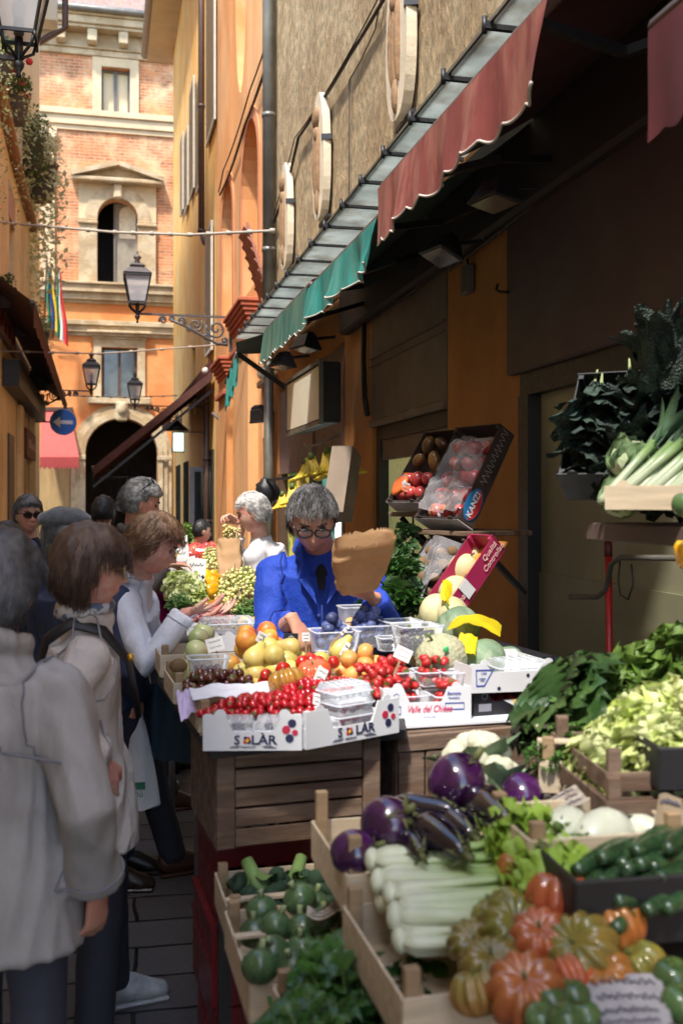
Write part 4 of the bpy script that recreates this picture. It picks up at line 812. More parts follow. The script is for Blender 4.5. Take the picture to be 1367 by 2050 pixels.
# ------------------------------------------------------------------ people
def remesh(mb, vox, sm=2, disp=None):
    me = mb.mesh('tmp'); o = bpy.data.objects.new('tmp', me); C.objects.link(o)
    md = o.modifiers.new('r', 'REMESH'); md.mode = 'VOXEL'; md.voxel_size = vox
    if sm: ms = o.modifiers.new('s', 'SMOOTH'); ms.iterations = sm; ms.factor = .5
    bpy.context.view_layer.update(); dg = bpy.context.evaluated_depsgraph_get(); r = bpy.data.meshes.new_from_object(o.evaluated_get(dg))
    bpy.data.objects.remove(o); bpy.data.meshes.remove(me)
    if disp:
        ns = [v.normal.copy() for v in r.vertices]
        for v, n in zip(r.vertices, ns): v.co += n*disp(v.co, n)
    r.polygons.foreach_set('use_smooth', [True]*len(r.polygons)); r.update(); return r
def link(me, name, mt, par):
    me.name = name; me.materials.clear(); me.materials.append(mt); o = bpy.data.objects.new(name, me); C.objects.link(o); o.parent = par; return o
ga = lambda x, s: math.exp(-(x/s)**2)
def head_v(q, fem=0):
    x, y, z = q; p = V((x*.079, y*.098, z*.117))
    if z < 0:
        k = (-z)**1.4; p.x *= 1-.30*k-.05*fem*k
        if y < 0: p.y *= 1-.5*(-z)**1.1
    else:
        if y < 0: p.y *= 1+.04*z
    if y > 0:
        p.y *= 1-.10*ga(p.z, .05); X, Z = abs(p.x), p.z; f = min(1, y*2.2)
        h = 0
        if -.043 < Z < .022: h = .026*((.022-Z)/.05) if Z > -.028 else .026*max(0, (Z+.043)/.015)
        d = ga(p.x, .0115)*h + .007*ga(p.x, .018)*ga(Z+.031, .008)
        d -= .012*ga(X-.031, .015)*ga(Z-.010, .011); d += .006*ga(X-.028, .022)*ga(Z-.030, .008)
        d += .005*ga(X-.040, .018)*ga(Z+.022, .02); d += .007*ga(p.x, .021)*ga(Z+.058, .007)+.006*ga(p.x, .018)*ga(Z+.068, .006)
        d -= .004*ga(p.x, .024)*ga(Z+.063, .0025)+.004*ga(p.x, .02)*ga(Z+.079, .006); d += .011*ga(p.x, .022)*ga(Z+.098, .016)
        d -= .004*ga(X-.03, .01)*ga(Z+.055, .02)
        p.y += d*f
    return p
def add_head(mb, M, fem=0, n=60, m=48):
    k = MB(M); k.ell((0, 0, 0), 1, n, m)
    inv = [V(v) for v in k.v]; Mi = M.inverted()
    k.v = [M @ head_v((Mi @ v), fem) for v in inv]
    mb.v, nb = mb.v, len(mb.v); mb.v += k.v; mb.f += [tuple(i+nb for i in f) for f in k.f]; mb.m += k.m; mb.sm += k.sm
    for s in (-1, 1):
        mb.ell((s*.077, -.008, -.004), (.010, .019, .031), 12, 10, M @ T(0, 0, 0) @ RZ(s*.0)); mb.ell((s*.074, .0, -.012), (.008, .016, .024), 8, 8, M)
def hair(par, M, mt, th, length=.03, N=900, comb=V((0, -1, -.3)), seed=1, lift=.004, wave=0, r=.0013, tmin=.003):
    "th(q) -> shell thickness over the scalp (0 = bare)"
    rnd = random.Random(seed); m = MB(); nu, nv = 56, 40; vs = []; ok = []
    for j in range(nv+1):
        a = math.pi*j/nv*.999+.0005
        for i in range(nu):
            w = 2*math.pi*i/nu; q = V((math.sin(a)*math.cos(w), math.sin(a)*math.sin(w), math.cos(a))); t = th(q); p = head_v(q)
            nn = V((q.x/.076, q.y/.098, q.z/.118)).normalized(); 
            if t > 0: t += (.22*t+.002)*noise.noise(V((q.x*5+seed, q.y*5, q.z*2.5)))+.0022*noise.noise(V((q.x*22+seed, q.y*22, q.z*6)))
            vs.append(p+nn*(t if t > 0 else -.004)); ok.append(t > 0)
    fs = []
    for j in range(nv):
        for i in range(nu):
            f = (j*nu+i, (j+1)*nu+i, (j+1)*nu+(i+1) % nu, j*nu+(i+1) % nu)
            if sum(ok[k] for k in f) >= 2: fs.append(f)
    m.add(vs, fs, M, True)
    tries = 0; c = 0; N = int(N*1.6)
    while c < N and tries < N*8:
        tries += 1; q = V((rnd.gauss(0, 1), rnd.gauss(0, 1), rnd.gauss(0, 1))).normalized(); t = th(q)
        if t <= tmin: continue
        c += 1; p = head_v(q); nn = V((q.x/.076, q.y/.098, q.z/.118)).normalized(); p = p+nn*(t*.6); P = [p.copy()]; L = length*rnd.uniform(.6, 1.25); st = L/4
        cm = comb(q) if callable(comb) else comb
        for k in range(4):
            nn = V((p.x/.076**2, p.y/.098**2, p.z/.118**2)).normalized(); d = cm-nn*cm.dot(nn)*.9
            d = d.normalized()+V((rnd.gauss(0, .16+wave), rnd.gauss(0, .16+wave), rnd.gauss(0, .1+wave)))+nn*(.25 if k == 0 else .02-wave*.2)
            p = p+d.normalized()*st; P.append(p.copy())
        off_ = [nn*(lift*rnd.uniform(-.3, 1.8))]*5; m.tube([a+b for a, b in zip(P, off_)], [r*1.1, r*1.2, r, r*.8, r*.3], 3, False, M)
    return m.build('hair', mt, par)
def ik(a, b, l1, l2, pole):
    d = b-a; L = min(d.length, (l1+l2)*.999); dn = d.normalized(); x = (l1*l1-l2*l2+L*L)/(2*L); h = math.sqrt(max(0, l1*l1-x*x))
    pl = V(pole); pl = (pl-dn*pl.dot(dn)).normalized(); return a+dn*x+pl*h, a+dn*L
def hand(mb, w, d, nrm, side, curl=.5, s=1.0, spread=.06, thumb=.8, curls=None):
    "w wrist, d pointing direction, nrm palm normal (where fingers curl to), side: +1 thumb toward cross(d,nrm)"
    d = V(d).normalized(); n = V(nrm); n = (n-d*n.dot(d)).normalized(); x = d.cross(n)*side
    P = lambda a, b, c: w+(d*a+x*b+n*c)*s
    mb.tube([P(-.035, 0, 0), P(0, 0, 0), P(.03, .003, 0), P(.065, .004, .0), P(.088, .002, .004), P(.096, .002, .006)], [(q[0]*s, q[1]*s) for q in ((.028, .021), (.027, .019), (.036, .016), (.042, .014), (.040, .012), (.03, .008))], 12, True, up=n)
    for i, (b, L) in enumerate(((.030, .072), (.010, .082), (-.011, .076), (-.031, .060))):
        c = (curls[i] if curls else curl*(.9+.12*i)); base = P(.088-.004*abs(i-1), b, .002); ang = 0; p = base; pts = [P(.07, b*.9, .001), p]; sp = spread*(1.5-i)
        for seg, fr in enumerate((.45, .30, .25)):
            ang += c*(1.0, 1.1, .8)[seg]; dr = d*math.cos(ang)+n*math.sin(ang)+x*sp*math.cos(ang); p = p+dr.normalized()*(L*fr*s); pts.append(p)
        k = .0088*s if i < 3 else .0076*s; mb.tube(pts, [k, k*1.02, k, k*.92, k*.72], 8, True); mb.ell(pts[-1], k*.74, 8, 6)
    p0 = P(.012, .026, .004); p1 = P(.040, .047, .012+.006*thumb); p2 = P(.066, .052-.008*thumb, .020+.012*thumb); p3 = P(.088, .046-.016*thumb, .026+.018*thumb)
    mb.tube([p0, p1, p2, p3], [.013*s, .0125*s, .0105*s, .0075*s], 8, True); mb.ell(p3, .0078*s, 8, 6)
SK = mat('skin', (.56, .29, .19), .5, .2, 22, sss=.12, bump=.0008, bs=160, col2=(.62, .27, .19), c2s=12)
SKP = mat('pale_skin', (.62, .36, .27), .5, .15, 22, sss=.12, bump=.0008, bs=140, col2=(.58, .25, .19), c2s=14)
def fold(amp, sx=9, sz=3, seed=0, fine=.25):
    def f(co, n):
        w = noise.noise(V((co.x*3+seed, co.y*3, co.z*2)))*.6
        a = 1-abs(noise.noise(V((co.x*sx+seed+w*3, co.y*sx+w*2, co.z*sz+w*4))))*2.2
        b = noise.noise(V((co.x*26+seed, co.y*26, co.z*14)))
        return amp*(a-.4)+amp*fine*b
    return f
def person(label, pos, h, H, head, hm, sk=SK, fem=0, neck=None, sh=.19, chest=(.17, .115), belly=(.17, .13), hip=(.17, .125), lean=(0, 0), arms=None, jacket=None, hem=.80, trouser=None, shoes=None, vox=.005,
           sleeve=.055, folds=.006, collar=0, jname='jacket', feet=None, skirt=0, tors=None, seed=0, jvox=.009, hands=1, shw=0, group=None, cuff=.036):
    """pos world feet; h heading; head = world head centre; hm = (pitch, yaw, roll) of the head; arms: {side: (world wrist, pole, hand dir, palm normal, curl)}"""
    t = thing('person', label, 'person', pos, h, group); W2L = (T(*pos) @ RZ(h)).inverted(); s = H/1.72
    hc = W2L @ V(head); nb = V((hc.x*.55, hc.y*.62-.01, hc.z-.175*s)) if neck is None else V(neck)   # base of neck
    pel = V((0, 0, .93*s)); sp = lambda u: pel.lerp(nb, u)+V((0, -.02*math.sin(u*3), 0))
    Hm = T(*hc) @ RZ(hm[1]) @ RX(hm[0]) @ RY(hm[2]) @ SC(s*1.0)
    up = (nb-pel).normalized(); rx = V((1, 0, 0)); shp = {}
    for sd in (-1, 1): shp[sd] = nb-up*.088*s+rx*sd*sh*s+V((0, -.01, 0))
    b = MB(); add_head(b, Hm, fem)
    b.tube([nb-up*.08, nb, nb.lerp(hc, .45)+V((0, -.012, 0)), hc-V((0, .02, .03))], [.075*s, .060*s, .054*s, .055*s], 16)
    b.tube([sp(0), sp(.3), sp(.6), sp(.85), sp(1)], [(.13*s, .09*s), (.12*s, .09*s), (.13*s, .09*s), (.13*s, .075*s), (.05, .05)], 16, up=(0, 1, 0))
    j = MB()
    pr = [(sp(1.0)+up*.035, .062*s, .058*s), (sp(1.0)-up*.0, .085*s, .07*s), (sp(1)-up*.03, (sh*.62)*s, .078*s), (sp(1)-up*.062, (sh*.92)*s, .092*s), (sp(.86), (sh+.015)*s, (chest[1]-.004)*s), (sp(.66), (chest[0]+.015)*s, (chest[1]+.012)*s), (sp(.4), belly[0]*s, belly[1]*s), (sp(.15), (belly[0]+.005)*s, (belly[1])*s), (sp(0), (hip[0]+.01)*s, (hip[1]+.01)*s)]
    zz = .93*s; hz = hem*s
    k = 0
    while zz-.08 > hz: zz -= .08; k += 1; pr.append((V((sp(0).x, sp(0).y, zz)), (hip[0]+.012+.008*k)*s, (hip[1]+.012+.006*k)*s))
    pr.append((V((sp(0).x, sp(0).y, hz)), (hip[0]+.016+.009*k)*s, (hip[1]+.014+.007*k)*s))
    j.tube([p for p, _, _ in pr], [(a, c) for _, a, c in pr], 28, up=(0, 1, 0))
    if collar:
        cc = [(nb+V((math.cos(a)*.078*s, math.sin(a)*.072*s-.008, .03+collar*.5+.018*math.sin(a)*-1))) for a in [i*math.pi*2/20 for i in range(21)]]
        j.tube(cc, [(.030, .011)]*21, 8, False, up=(0, 0, 1)) if False else [j.ell(c_, (.02, .02, .026), 8, 6) for c_ in cc]
    el_ = {}
    for sd, A in (arms or {}).items():
        wr = W2L @ V(A[0]); el, wr = ik(shp[sd], wr, .285*s, .255*s, A[1]); el_[sd] = (el, wr)
        sa = shp[sd]; r = sleeve*s
        b.tube([sa, sa.lerp(el, .5), el, el.lerp(wr, .35), wr], [.048*s, .042*s, .036*s, .036*s, .025*s], 12)
        if hands:
            Wd = W2L.to_3x3(); d = Wd @ V(A[2]) if A[2] else (wr-el); nn = Wd @ V(A[3]); hand(b, wr+V(d).normalized()*.02, d, nn, A[5] if len(A) > 5 else sd, A[4], s*.96, curls=A[6] if len(A) > 6 else None)
        rl = (A[7] if len(A) > 7 else 0)
        e2 = el.lerp(wr, .95-rl)
        j.tube([sa-rx*sd*.05+up*.004, sa+rx*sd*.0, sa.lerp(el, .25), sa.lerp(el, .6), el, el.lerp(wr, .4), e2], [(r*1.2), r*1.10, r*1.04, r*.95, r*.92, r*.84, cuff*s*1.12+rl*.02], 16)
        j.ell(sa, (r*1.08, r*1.08, r*1.08), 14, 10)
        if rl: j.tube([el.lerp(wr, .90-rl), el.lerp(wr, .97-rl)], [cuff*s*1.35, cuff*s*1.4], 14)
    fr = feet or {-1: (-.10, .02, 0), 1: (.10, .0, 0)}
    tr = MB()
    for sd, F in fr.items():
        hp = V((sd*.085*s, 0, .90*s)); an = V((F[0], F[1], .09)); kn = hp.lerp(an, .5)+V((0, .03, 0)); b.tube([hp, kn, an], [.07, .05, .035], 10)
        tr.tube([hp+V((0, 0, .03)), hp.lerp(kn, .5), kn, kn.lerp(an, .55), an-V((0, -.005, .02))], [(.098*s), .085*s, .068*s, .062*s, .060*s], 16)
        so = MB(T(F[0], F[1], 0) @ RZ(F[2])); so.tube([(0, -.065, .045), (0, -.05, .055), (0, 0, .06), (0, .07, .05), (0, .13, .034), (0, .175, .026), (0, .19, .022)], [(.02, .02), (.036, .045), (.040, .055), (.044, .046), (.047, .032), (.036, .024), (.012, .01)], 14, up=(0, 0, 1))
        so.box((0, .06, .008), (.086, .25, .016), None, .006); so.build('shoe', shoes or mat('dark_leather', (.03, .018, .012), .35, .3, 20), t)
    tr.ell((0, 0, .92*s), (.165*s, .115*s, .12*s), 20, 12)
    body = link(remesh(b, vox, 1), 'body', sk, t)
    J = link(remesh(j, jvox, 3, fold(folds, seed=seed*3.7)), jname, jacket, t)
    link(remesh(tr, .014, 2, fold(.006, seed=seed)), 'skirt' if skirt else 'trousers', trouser or mat('dark_trousers', (.02, .022, .035), .8, .2, 30), t)
    for sd in (-1, 1):
        e = MB(Hm); e.ell((sd*.031, .072, .008), (.0135, .010, .0085), 10, 8); e.build('eye', mat('dark_eye', (.05, .035, .03), .25), t)
        e = MB(Hm); e.tube([(sd*.014, .089, .024), (sd*.03, .088, .031), (sd*.048, .072, .027)], [.003, .0042, .002], 6); e.build('eyebrow', mat('eyebrow_hair', (.06, .045, .035), .8), t)
    t['_hm'] = 0; del t['_hm']; PERS[label] = (t, Hm, W2L, nb, shp, el_, s); return t, Hm, W2L
PERS = {}
def glasses(t, Hm, mt, lens=None, w=.027, hh=.018, r=.0022):
    m = MB(Hm); y = .104
    for s in (-1, 1):
        P = [(s*(.031+w*math.copysign(abs(math.cos(a))**.7, math.cos(a))), y-.012*abs(math.cos(a))*.5, .004+hh*math.copysign(abs(math.sin(a))**.7, math.sin(a))) for a in [i*math.pi/10 for i in range(21)]]
        m.tube(P, r, 6, False); m.tube([(s*(.031+w), y-.006, .012), (s*.078, .06, .014), (s*.083, 0, .012), (s*.080, -.02, -.005)], r, 6)
    m.tube([(-.005, y, .008), (0, y+.002, .011), (.005, y, .008)], r, 6); g = m.build('glasses', mt, t)
    if lens:
        m = MB(Hm)
        for s in (-1, 1): m.plate([(s*.031+w*.95*math.cos(a), hh*.95*math.sin(a)) for a in [i*math.pi/8 for i in range(16)]], [], .0015, T(0, y-.004, .004) @ RX(R(90)))
        m.build('lens', lens, g)
HG = mat('grey_hair', (.36, .34, .32), .55, .5, 30, col2=(.10, .095, .09), c2s=18, c2lo=.4, c2hi=.62, st=(1, 1, .4), bump=.002, bs=120, bst=(1, 1, .25))
HW = mat('white_hair', (.62, .60, .56), .6, .3, 30, bump=.002, bs=120, bst=(1, 1, .25), col2=(.4, .38, .35), c2s=20)
HDG = mat('dark_grey_hair', (.17, .16, .155), .5, .5, 30, col2=(.045, .042, .04), c2s=22, st=(1, 1, .4), bump=.002, bs=120, bst=(1, 1, .25))
HB = mat('brown_hair', (.085, .045, .028), .5, .4, 25, col2=(.14, .08, .05), c2s=15, st=(1, 1, .3), bump=.002, bs=120, bst=(1, 1, .25))
HAU = mat('auburn_blond_hair', (.16, .075, .035), .5, .4, 25, col2=(.32, .19, .10), c2s=12, st=(1, 1, .5), bump=.003, bs=90)
HBK = mat('black_hair', (.012, .01, .01), .5, .3, 25, bump=.002, bs=120)
def t_short(k=.012, front=.35, side=.0):   # short men's hair: hairline over forehead, round the ears
    def f(q):
        if q.y > .25 and q.z < front+.12*(1-abs(q.x)): return 0
        if q.y > -.05 and q.z < .12+side and abs(q.x) > .3: return 0
        if q.z < -.42-.1*q.y*-1: return 0
        return k*(.55+.6*max(0, q.z)+.25*max(0, -q.y))
    return f
def t_bob(k=.03, low=-.75, front=.45, fringe=0):
    def f(q):
        if q.y > .30 and q.z < front-fringe: return 0
        if q.y > .05 and abs(q.x) > .25 and q.z < -.05+.0: return 0
        if q.z < low: return 0
        return k*(.7+.5*max(0, -q.y)+.3*max(0, q.z))
    return f
NAVY = mat('navy_cloth', (.022, .032, .075), .8, .2, 20, bump=.001, bs=300); BLUEW = mat('royal_blue_cotton', (.006, .045, .38), .75, .2, 12, bump=.016, bs=8, bst=(1.5, 1.5, 1, (.5, .6, 0)))
LTW = mat('pale_blue_white_cloth', (.68, .70, .77), .65, .12, 8, bump=.016, bs=7, bst=(1.5, 1.5, .9, (.4, .5, 0))); BEI = mat('beige_raincoat', (.35, .33, .315), .6, .15, 8, bump=.012, bs=5, bst=(1.6, 1.6, .7, (.5, .3, 0))); BEI2 = mat('stone_raincoat', (.60, .54, .49), .6, .12, 6, bump=.022, bs=6, bst=(1.5, 1.5, .8, (.4, .5, 0)))
GSH = mat('taupe_shirt', (.12, .10, .095), .85, .2, 20, bump=.001, bs=300); WSH = mat('white_pinstripe_shirt', (.60, .58, .58), .8, .1, 20, bump=.001, bs=300, st=(1, 1, 1))
def gp(px, Z): p = at(px, 1000, Z); return V((p.x, p.y, 0))
DN = V((0, 0, -1))
def W(a): return V(a)
# the fruit seller in the blue work coat
f = gp(640, 4.08); wr = at(585, 1238, 3.68); wl = at(748, 1196, 3.70)
tV, HmV, _ = person('man in bright blue work coat and black glasses looking down, holding a brown paper bag', f, R(170), 1.78, at(624, 1038, 3.82), (R(-33), R(3), 0), neck=(0, .065, 1.452), sh=.178, chest=(.175, .13), belly=(.18, .15), hip=(.18, .14),
    arms={1: (wr, (.35, -.35, -1), (.35, -.25, -.75), (-.2, 0.5, -.6), .55, 1, None, .22), -1: (wl, (-.4, .2, -1), (-.75, -.25, .25), (0, .4, 1), .6, -1)}, jacket=BLUEW, hem=.70, vox=.0042, folds=.008, collar=.0, jname='work_coat', seed=1, jvox=.007, sleeve=.062, cuff=.044)
hair(tV, HmV, HDG, t_short(.010, .55), .045, 1600, comb=lambda q: V((q.x*.6, .7 if q.z > .3 else -.1, -.2 if q.z > .3 else -1)), seed=2, lift=.004)
glasses(tV, HmV, mat('black_glasses', (.012, .012, .014), .25), mat('clear_lens', (.5, .5, .55), .05, 0, alpha=.15, thin=1), w=.026, hh=.016, r=.003)
def lapels():
    t, Hm, L, nb, shp, el, s = PERS['man in bright blue work coat and black glasses looking down, holding a brown paper bag']
    m = MB(); 
    for sd in (-1, 1):
        a = nb+V((sd*.075, .03, .045)); b_ = nb+V((sd*.02, .158, -.20)); c_ = nb+V((sd*.085, .125, -.11)); e = nb+V((sd*.11, .07, -.0)); d = nb+V((sd*.07, .135, -.06)); k = nb+V((sd*.09, -.03, .05))
        for P in ((k, a, e), (a, d, e), (a, b_, c_), (a, c_, d)):
            n = (P[1]-P[0]).cross(P[2]-P[0]).normalized()*.004
            m.add([p+n for p in P]+[p-n for p in P], [(0, 1, 2), (5, 4, 3), (0, 3, 4, 1), (1, 4, 5, 2), (2, 5, 3, 0)])
    m.build('lapel', BLUEW, t)
    m = MB(); a = nb+V((0, .10, -.06)); m.grid(lambda u, v: nb+V(((u-.5)*2*.042*(1-v*.8), .088+.055*v-.05*(2*u-1)**2*(1-v)-.02*(1-v), -.035-.11*v)), 8, 8); m.build('undershirt', mat('black_tee', (.01, .01, .012), .85), t)
    m = MB(); m.tube([nb+V((0, .168, -.20)), nb+V((0, .185, -.3)), nb+V((0, .185, -.42))], .0035, 4)
    for z in (.24, .34, .44): m.ell(nb+V((.012, .182+.004, -z)), (.009, .004, .009), 10, 6)
    m.build('button_placket', mat('dark_blue_thread', (.004, .02, .16), .7), t)
lapels()
# woman in the pale jacket with gold rimmed glasses
f = gp(226, 4.4); wr = at(372, 1226, 4.02)
t, Hm, _ = person('woman in pale bluish white jacket and thin glasses holding out her open hand', f, R(-98), 1.66, at(309, 1092, 4.12), (R(-24), R(-2), 0), SKP, 1, sh=.185, chest=(.17, .14), belly=(.18, .165), hip=(.18, .16),
    arms={-1: (at(400, 1240, 4.25), (-.2, -.6, -1), (.9, .1, .25), (0, 0, 1), .3, 1), 1: (wr, (.3, -.5, -1), (.95, -.25, .22), (-.1, 0, 1), .28, 1)}, jacket=LTW, hem=.84, vox=.0048, folds=.008, seed=2, collar=.008, sleeve=.062, jvox=.008, cuff=.045, trouser=mat('teal_navy_skirt', (.01, .03, .06), .8))
hair(t, Hm, HAU, t_bob(.027, -.45, .52), .05, 1600, comb=lambda q: V((0, -.6+q.z*.8, -.7)), seed=5, wave=.15, lift=.006)
glasses(t, Hm, mat('gold_rim', (.5, .38, .2), .3, metal=.8), mat('clear_lens'), w=.024, hh=.019, r=.0016)
# woman with brown bob in beige raincoat
f = gp(176, 3.0)
t, Hm, _ = person('woman with brown bobbed hair in beige raincoat with a dark shoulder strap and checked scarf', f, R(-84), 1.58, at(184, 1140, 2.90), (R(-6), R(-8), 0), SKP, 1, sh=.17, chest=(.16, .115), belly=(.165, .12), hip=(.17, .13), feet={-1: (-.30, .10, .1), 1: (.10, 0, 0)}, shoes=mat('silver_trainer', (.42, .43, .42), .4, .4, 20),
    arms={-1: (at(235, 1490, 3.15), (-.4, -.5, -1), (0, 0, -1), (1, 0, 0), .5, 1), 1: (at(205, 1510, 2.86), (.5, -.6, -1), (.1, 0, -1), (0, 1, 0), .5, 1)}, jacket=BEI2, hem=.70, vox=.005, collar=.005, folds=.011, seed=3, sleeve=.058, jvox=.009, cuff=.05)
hair(t, Hm, HB, t_bob(.032, -.62, .46, .05), .07, 1700, comb=V((0, -.05, -1)), seed=7, lift=.005)
glasses(t, Hm, mat('gold_rim'), mat('clear_lens'), w=.026, hh=.019, r=.003)
def strap():
    t, Hm, L, nb, shp, el, s = PERS['woman with brown bobbed hair in beige raincoat with a dark shoulder strap and checked scarf']
    m = MB(); P = [nb+V(p) for p in ((-.23, -.10, -.30), (-.21, -.15, -.16), (-.14, -.14, -.04), (-.08, -.09, .02), (.02, .10, .0), (.06, .17, -.08), (.10, .2, -.2))]
    P = [nb+V(p) for p in ((-.17, -.02, -.42), (-.13, -.12, -.28), (-.05, -.135, -.15), (.05, -.115, -.035), (.085, -.05, .015), (.09, .04, -.01), (.07, .11, -.10), (.0, .15, -.28))]
    m.tube(P, [(.018, .006)]*8, 8, up=(0, 0, 1)); m.build('shoulder_strap', mat('black_strap', (.015, .015, .018), .5), t)
    m = MB(); m.tube([nb+V((math.cos(a)*.072, math.sin(a)*.068-.005, .045+.01*math.sin(a))) for a in [i*math.pi/8 for i in range(17)]], [(.02, .02)]*17, 8, False); 
    sc_ = mat('checked_scarf', (.10, .13, .20), .8, 0, voro=0, col2=(.5, .5, .5), c2s=30, c2lo=.5, c2hi=.52); m.build('scarf', sc_, t)
    m = MB(); m.ell(nb+V((.078, .115, -.09)), (.012, .010, .012), 10, 8); m.build('gold_clasp', mat('gold', (.8, .45, .05), .3, metal=.7), t)
strap()
# nearest man in grey beige coat
f = gp(-2, 2.42)
t, Hm, _ = person('grey haired person in a blue grey raincoat seen from behind, nearest at the left edge', f, R(-30), 1.62, at(2, 1172, 2.40), (R(-4), R(-6), 0), SK, 0, sh=.185, chest=(.185, .13), belly=(.185, .14), hip=(.185, .15),
    arms={1: (at(192, 1772, 2.38), (.5, -.5, -.4), (0, .1, -1), (-.5, .5, 0), .55, 1), -1: (gp(-170, 2.4)+V((0, .1, .72)), (-.4, -.4, -1), (0, 0, -1), (1, 0, 0), .4, 1)}, jacket=BEI, hem=.645, vox=.0055, folds=.013, seed=4, collar=.012, sleeve=.070, jvox=.011, cuff=.06,
    trouser=mat('slate_trousers', (.05, .055, .08), .8))
hair(t, Hm, mat('silver_brown_hair', (.19, .19, .20), .55, .5, 25, col2=(.05, .04, .037), c2s=7, c2lo=.38, c2hi=.56, bump=.002, bs=120, bst=(1, 1, .25)), t_bob(.030, -.62, .5), .055, 1800, comb=V((0, -.1, -1)), seed=9, lift=.004)
# man in flat cap and navy jacket
f = gp(196, 4.3)
t, Hm, _ = person('man in grey felt flat cap and navy jacket carrying a white plastic bag', f, R(-42), 1.68, at(128, 1078, 4.15), (R(-10), R(10), 0), SK, sh=.21, chest=(.2, .14), belly=(.2, .16),
    arms={1: (at(274, 1385, 4.25), (.6, -.5, -.6), (0, 0, -1), (-.6, .6, 0), .9, 1), -1: (gp(150, 4.3)+V((0, .1, .75)), (-.4, -.4, -1), (0, 0, -1), (1, 0, 0), .4, 1)}, jacket=NAVY, hem=.80, folds=.008, seed=5, sleeve=.07, cuff=.055, feet={-1: (-.10, -.05, 0), 1: (.16, .3, -.6)}, shoes=mat('brown_leather', (.07, .03, .018), .35, .3, 20))
hair(t, Hm, HG, t_short(.010, .6), .02, 500, comb=V((0, -.3, -1)), seed=3)
m = MB(Hm @ T(0, 0, .045) @ RX(R(8)))
m.ell((0, -.006, .03), (.100, .124, .058), 30, 16, fn=lambda q: 1+.10*noise.noise(q*2.2)+.03*noise.noise(q*7)-(.10 if q.z < -.3 else 0)); m.tube([(-.09, .06, .0), (-.05, .13, -.004), (0, .155, -.004), (.05, .13, -.004), (.09, .06, .0)], [(.006, .02), (.01, .03), (.01, .034), (.01, .03), (.006, .02)], 10)
m.build('flat_cap', mat('grey_felt', (.10, .105, .115), .95, .45, 60, bump=.002, bs=150, sheen=.4), t)
# his plastic bag hangs from the hand: a thing of its own
def bag():
    p = at(275, 1412, 4.27); t = thing('plastic_bag', 'white plastic carrier bag with green print hanging from the hand in navy sleeve', 'bag', p)
    def f(u, v):
        a = u*2*math.pi; w = (.014+.068*v**.75)*(1+.06*math.sin(a*5+v*4)); return (w*math.cos(a)*.95+.02*v, w*.55*math.sin(a), -.02-.40*v-.01*math.sin(a*3)*v)
    m = MB(RZ(-.1)); m.grid(f, 40, 18); m.ell((.02, 0, -.415), (.076, .042, .02), 20, 8); BG = mat('white_film', (.84, .86, .90), .35, .1, 10, transl=.35, bump=.004, bs=18); m.build('bag_body', BG, t)
    m = MB(); m.tube([(-.02, .0, -.06), (-.012, .0, .015), (.012, .0, .015), (.02, .0, -.06)], [(.012, .006)]*4, 6); m.build('handle', BG, t)
    m = MB(); m.grid(lambda u, v: (-.03+.06*u, -.048, -.31-.03*v), 6, 4); m.text('Più', .035, T(-.0, -.050, -.36) @ RX(R(90))); m.build('green_print', mat('green_ink', (.02, .18, .09), .5), t)
bag()
# man with sunglasses pushed up in his hair
f = gp(262, 5.6); t, Hm, _ = person('man in dark taupe shirt with rucksack straps and sunglasses pushed up in his grey hair', f, R(-84), 1.79, at(282, 1008, 5.5), (R(-16), R(-4), 0), sh=.2, arms={1: (at(330, 1130, 5.3), (.4, -.5, -1), (1, 0, 0), (0, 0, -1), .4, 1), -1: (gp(220, 5.8)+V((0, .1, .8)), (-.4, -.4, -1), (0, 0, -1), (1, 0, 0), .4, 1)}, jacket=GSH, hem=.85, vox=.006, folds=.006, seed=6, collar=.01, feet={-1: (-.1, .1, 0), 1: (.25, .15, 0)}, shoes=mat('brown_leather', (.07, .03, .018), .35, .3, 20))
hair(t, Hm, HG, t_short(.020, .40), .035, 900, comb=lambda q: V((0, -.9, -.4)), seed=11, wave=.2)
m = MB(Hm @ T(0, -.015, .095) @ RX(R(38)));  [m.ell((s*.033, .05, 0), (.028, .006, .02), 12, 6) for s in (-1, 1)]; [m.tube([(s*.06, .045, 0), (s*.085, -.03, -.02)], .003, 5) for s in (-1, 1)]; m.build('sunglasses', mat('black_glasses'), t)
_, _, L, nb, shp, el, s = PERS['man in dark taupe shirt with rucksack straps and sunglasses pushed up in his grey hair']
for sd in (-1, 1): m = MB(); m.tube([nb+V((sd*.13, .13, -.3)), nb+V((sd*.12, .13, -.12)), nb+V((sd*.11, .03, .02)), nb+V((sd*.11, -.10, -.04)), nb+V((sd*.12, -.13, -.3))], [(.022, .006)]*5, 8, up=(1, 0, 0)); m.build('rucksack_strap', mat('khaki_strap', (.32, .28, .20), .8), t)
m = MB(); m.box((0, -.2, -.28), (.28, .14, .42), T(*nb), .05); m.build('rucksack', mat('khaki_pack', (.14, .12, .09), .8), t)
# back of a dark haired head beyond
f = gp(207, 7.6); t, Hm, _ = person('dark haired person seen from behind in front of the portal gate', f, R(-8), 1.72, at(208, 1026, 7.6), (0, 0, 0), sh=.19, arms={1: (f+V((.25, 0, .8)), (.4, -.4, -1), None, (-1, 0, 0), .4, 1), -1: (f+V((-.25, 0, .8)), (-.4, -.4, -1), None, (1, 0, 0), .4, 1)}, jacket=mat('charcoal_cloth', (.04, .04, .045), .8), vox=.007, jvox=.014, seed=7)
hair(t, Hm, HBK, t_bob(.016, -.45, .45), .03, 500, comb=V((0, -.2, -1)), seed=12)
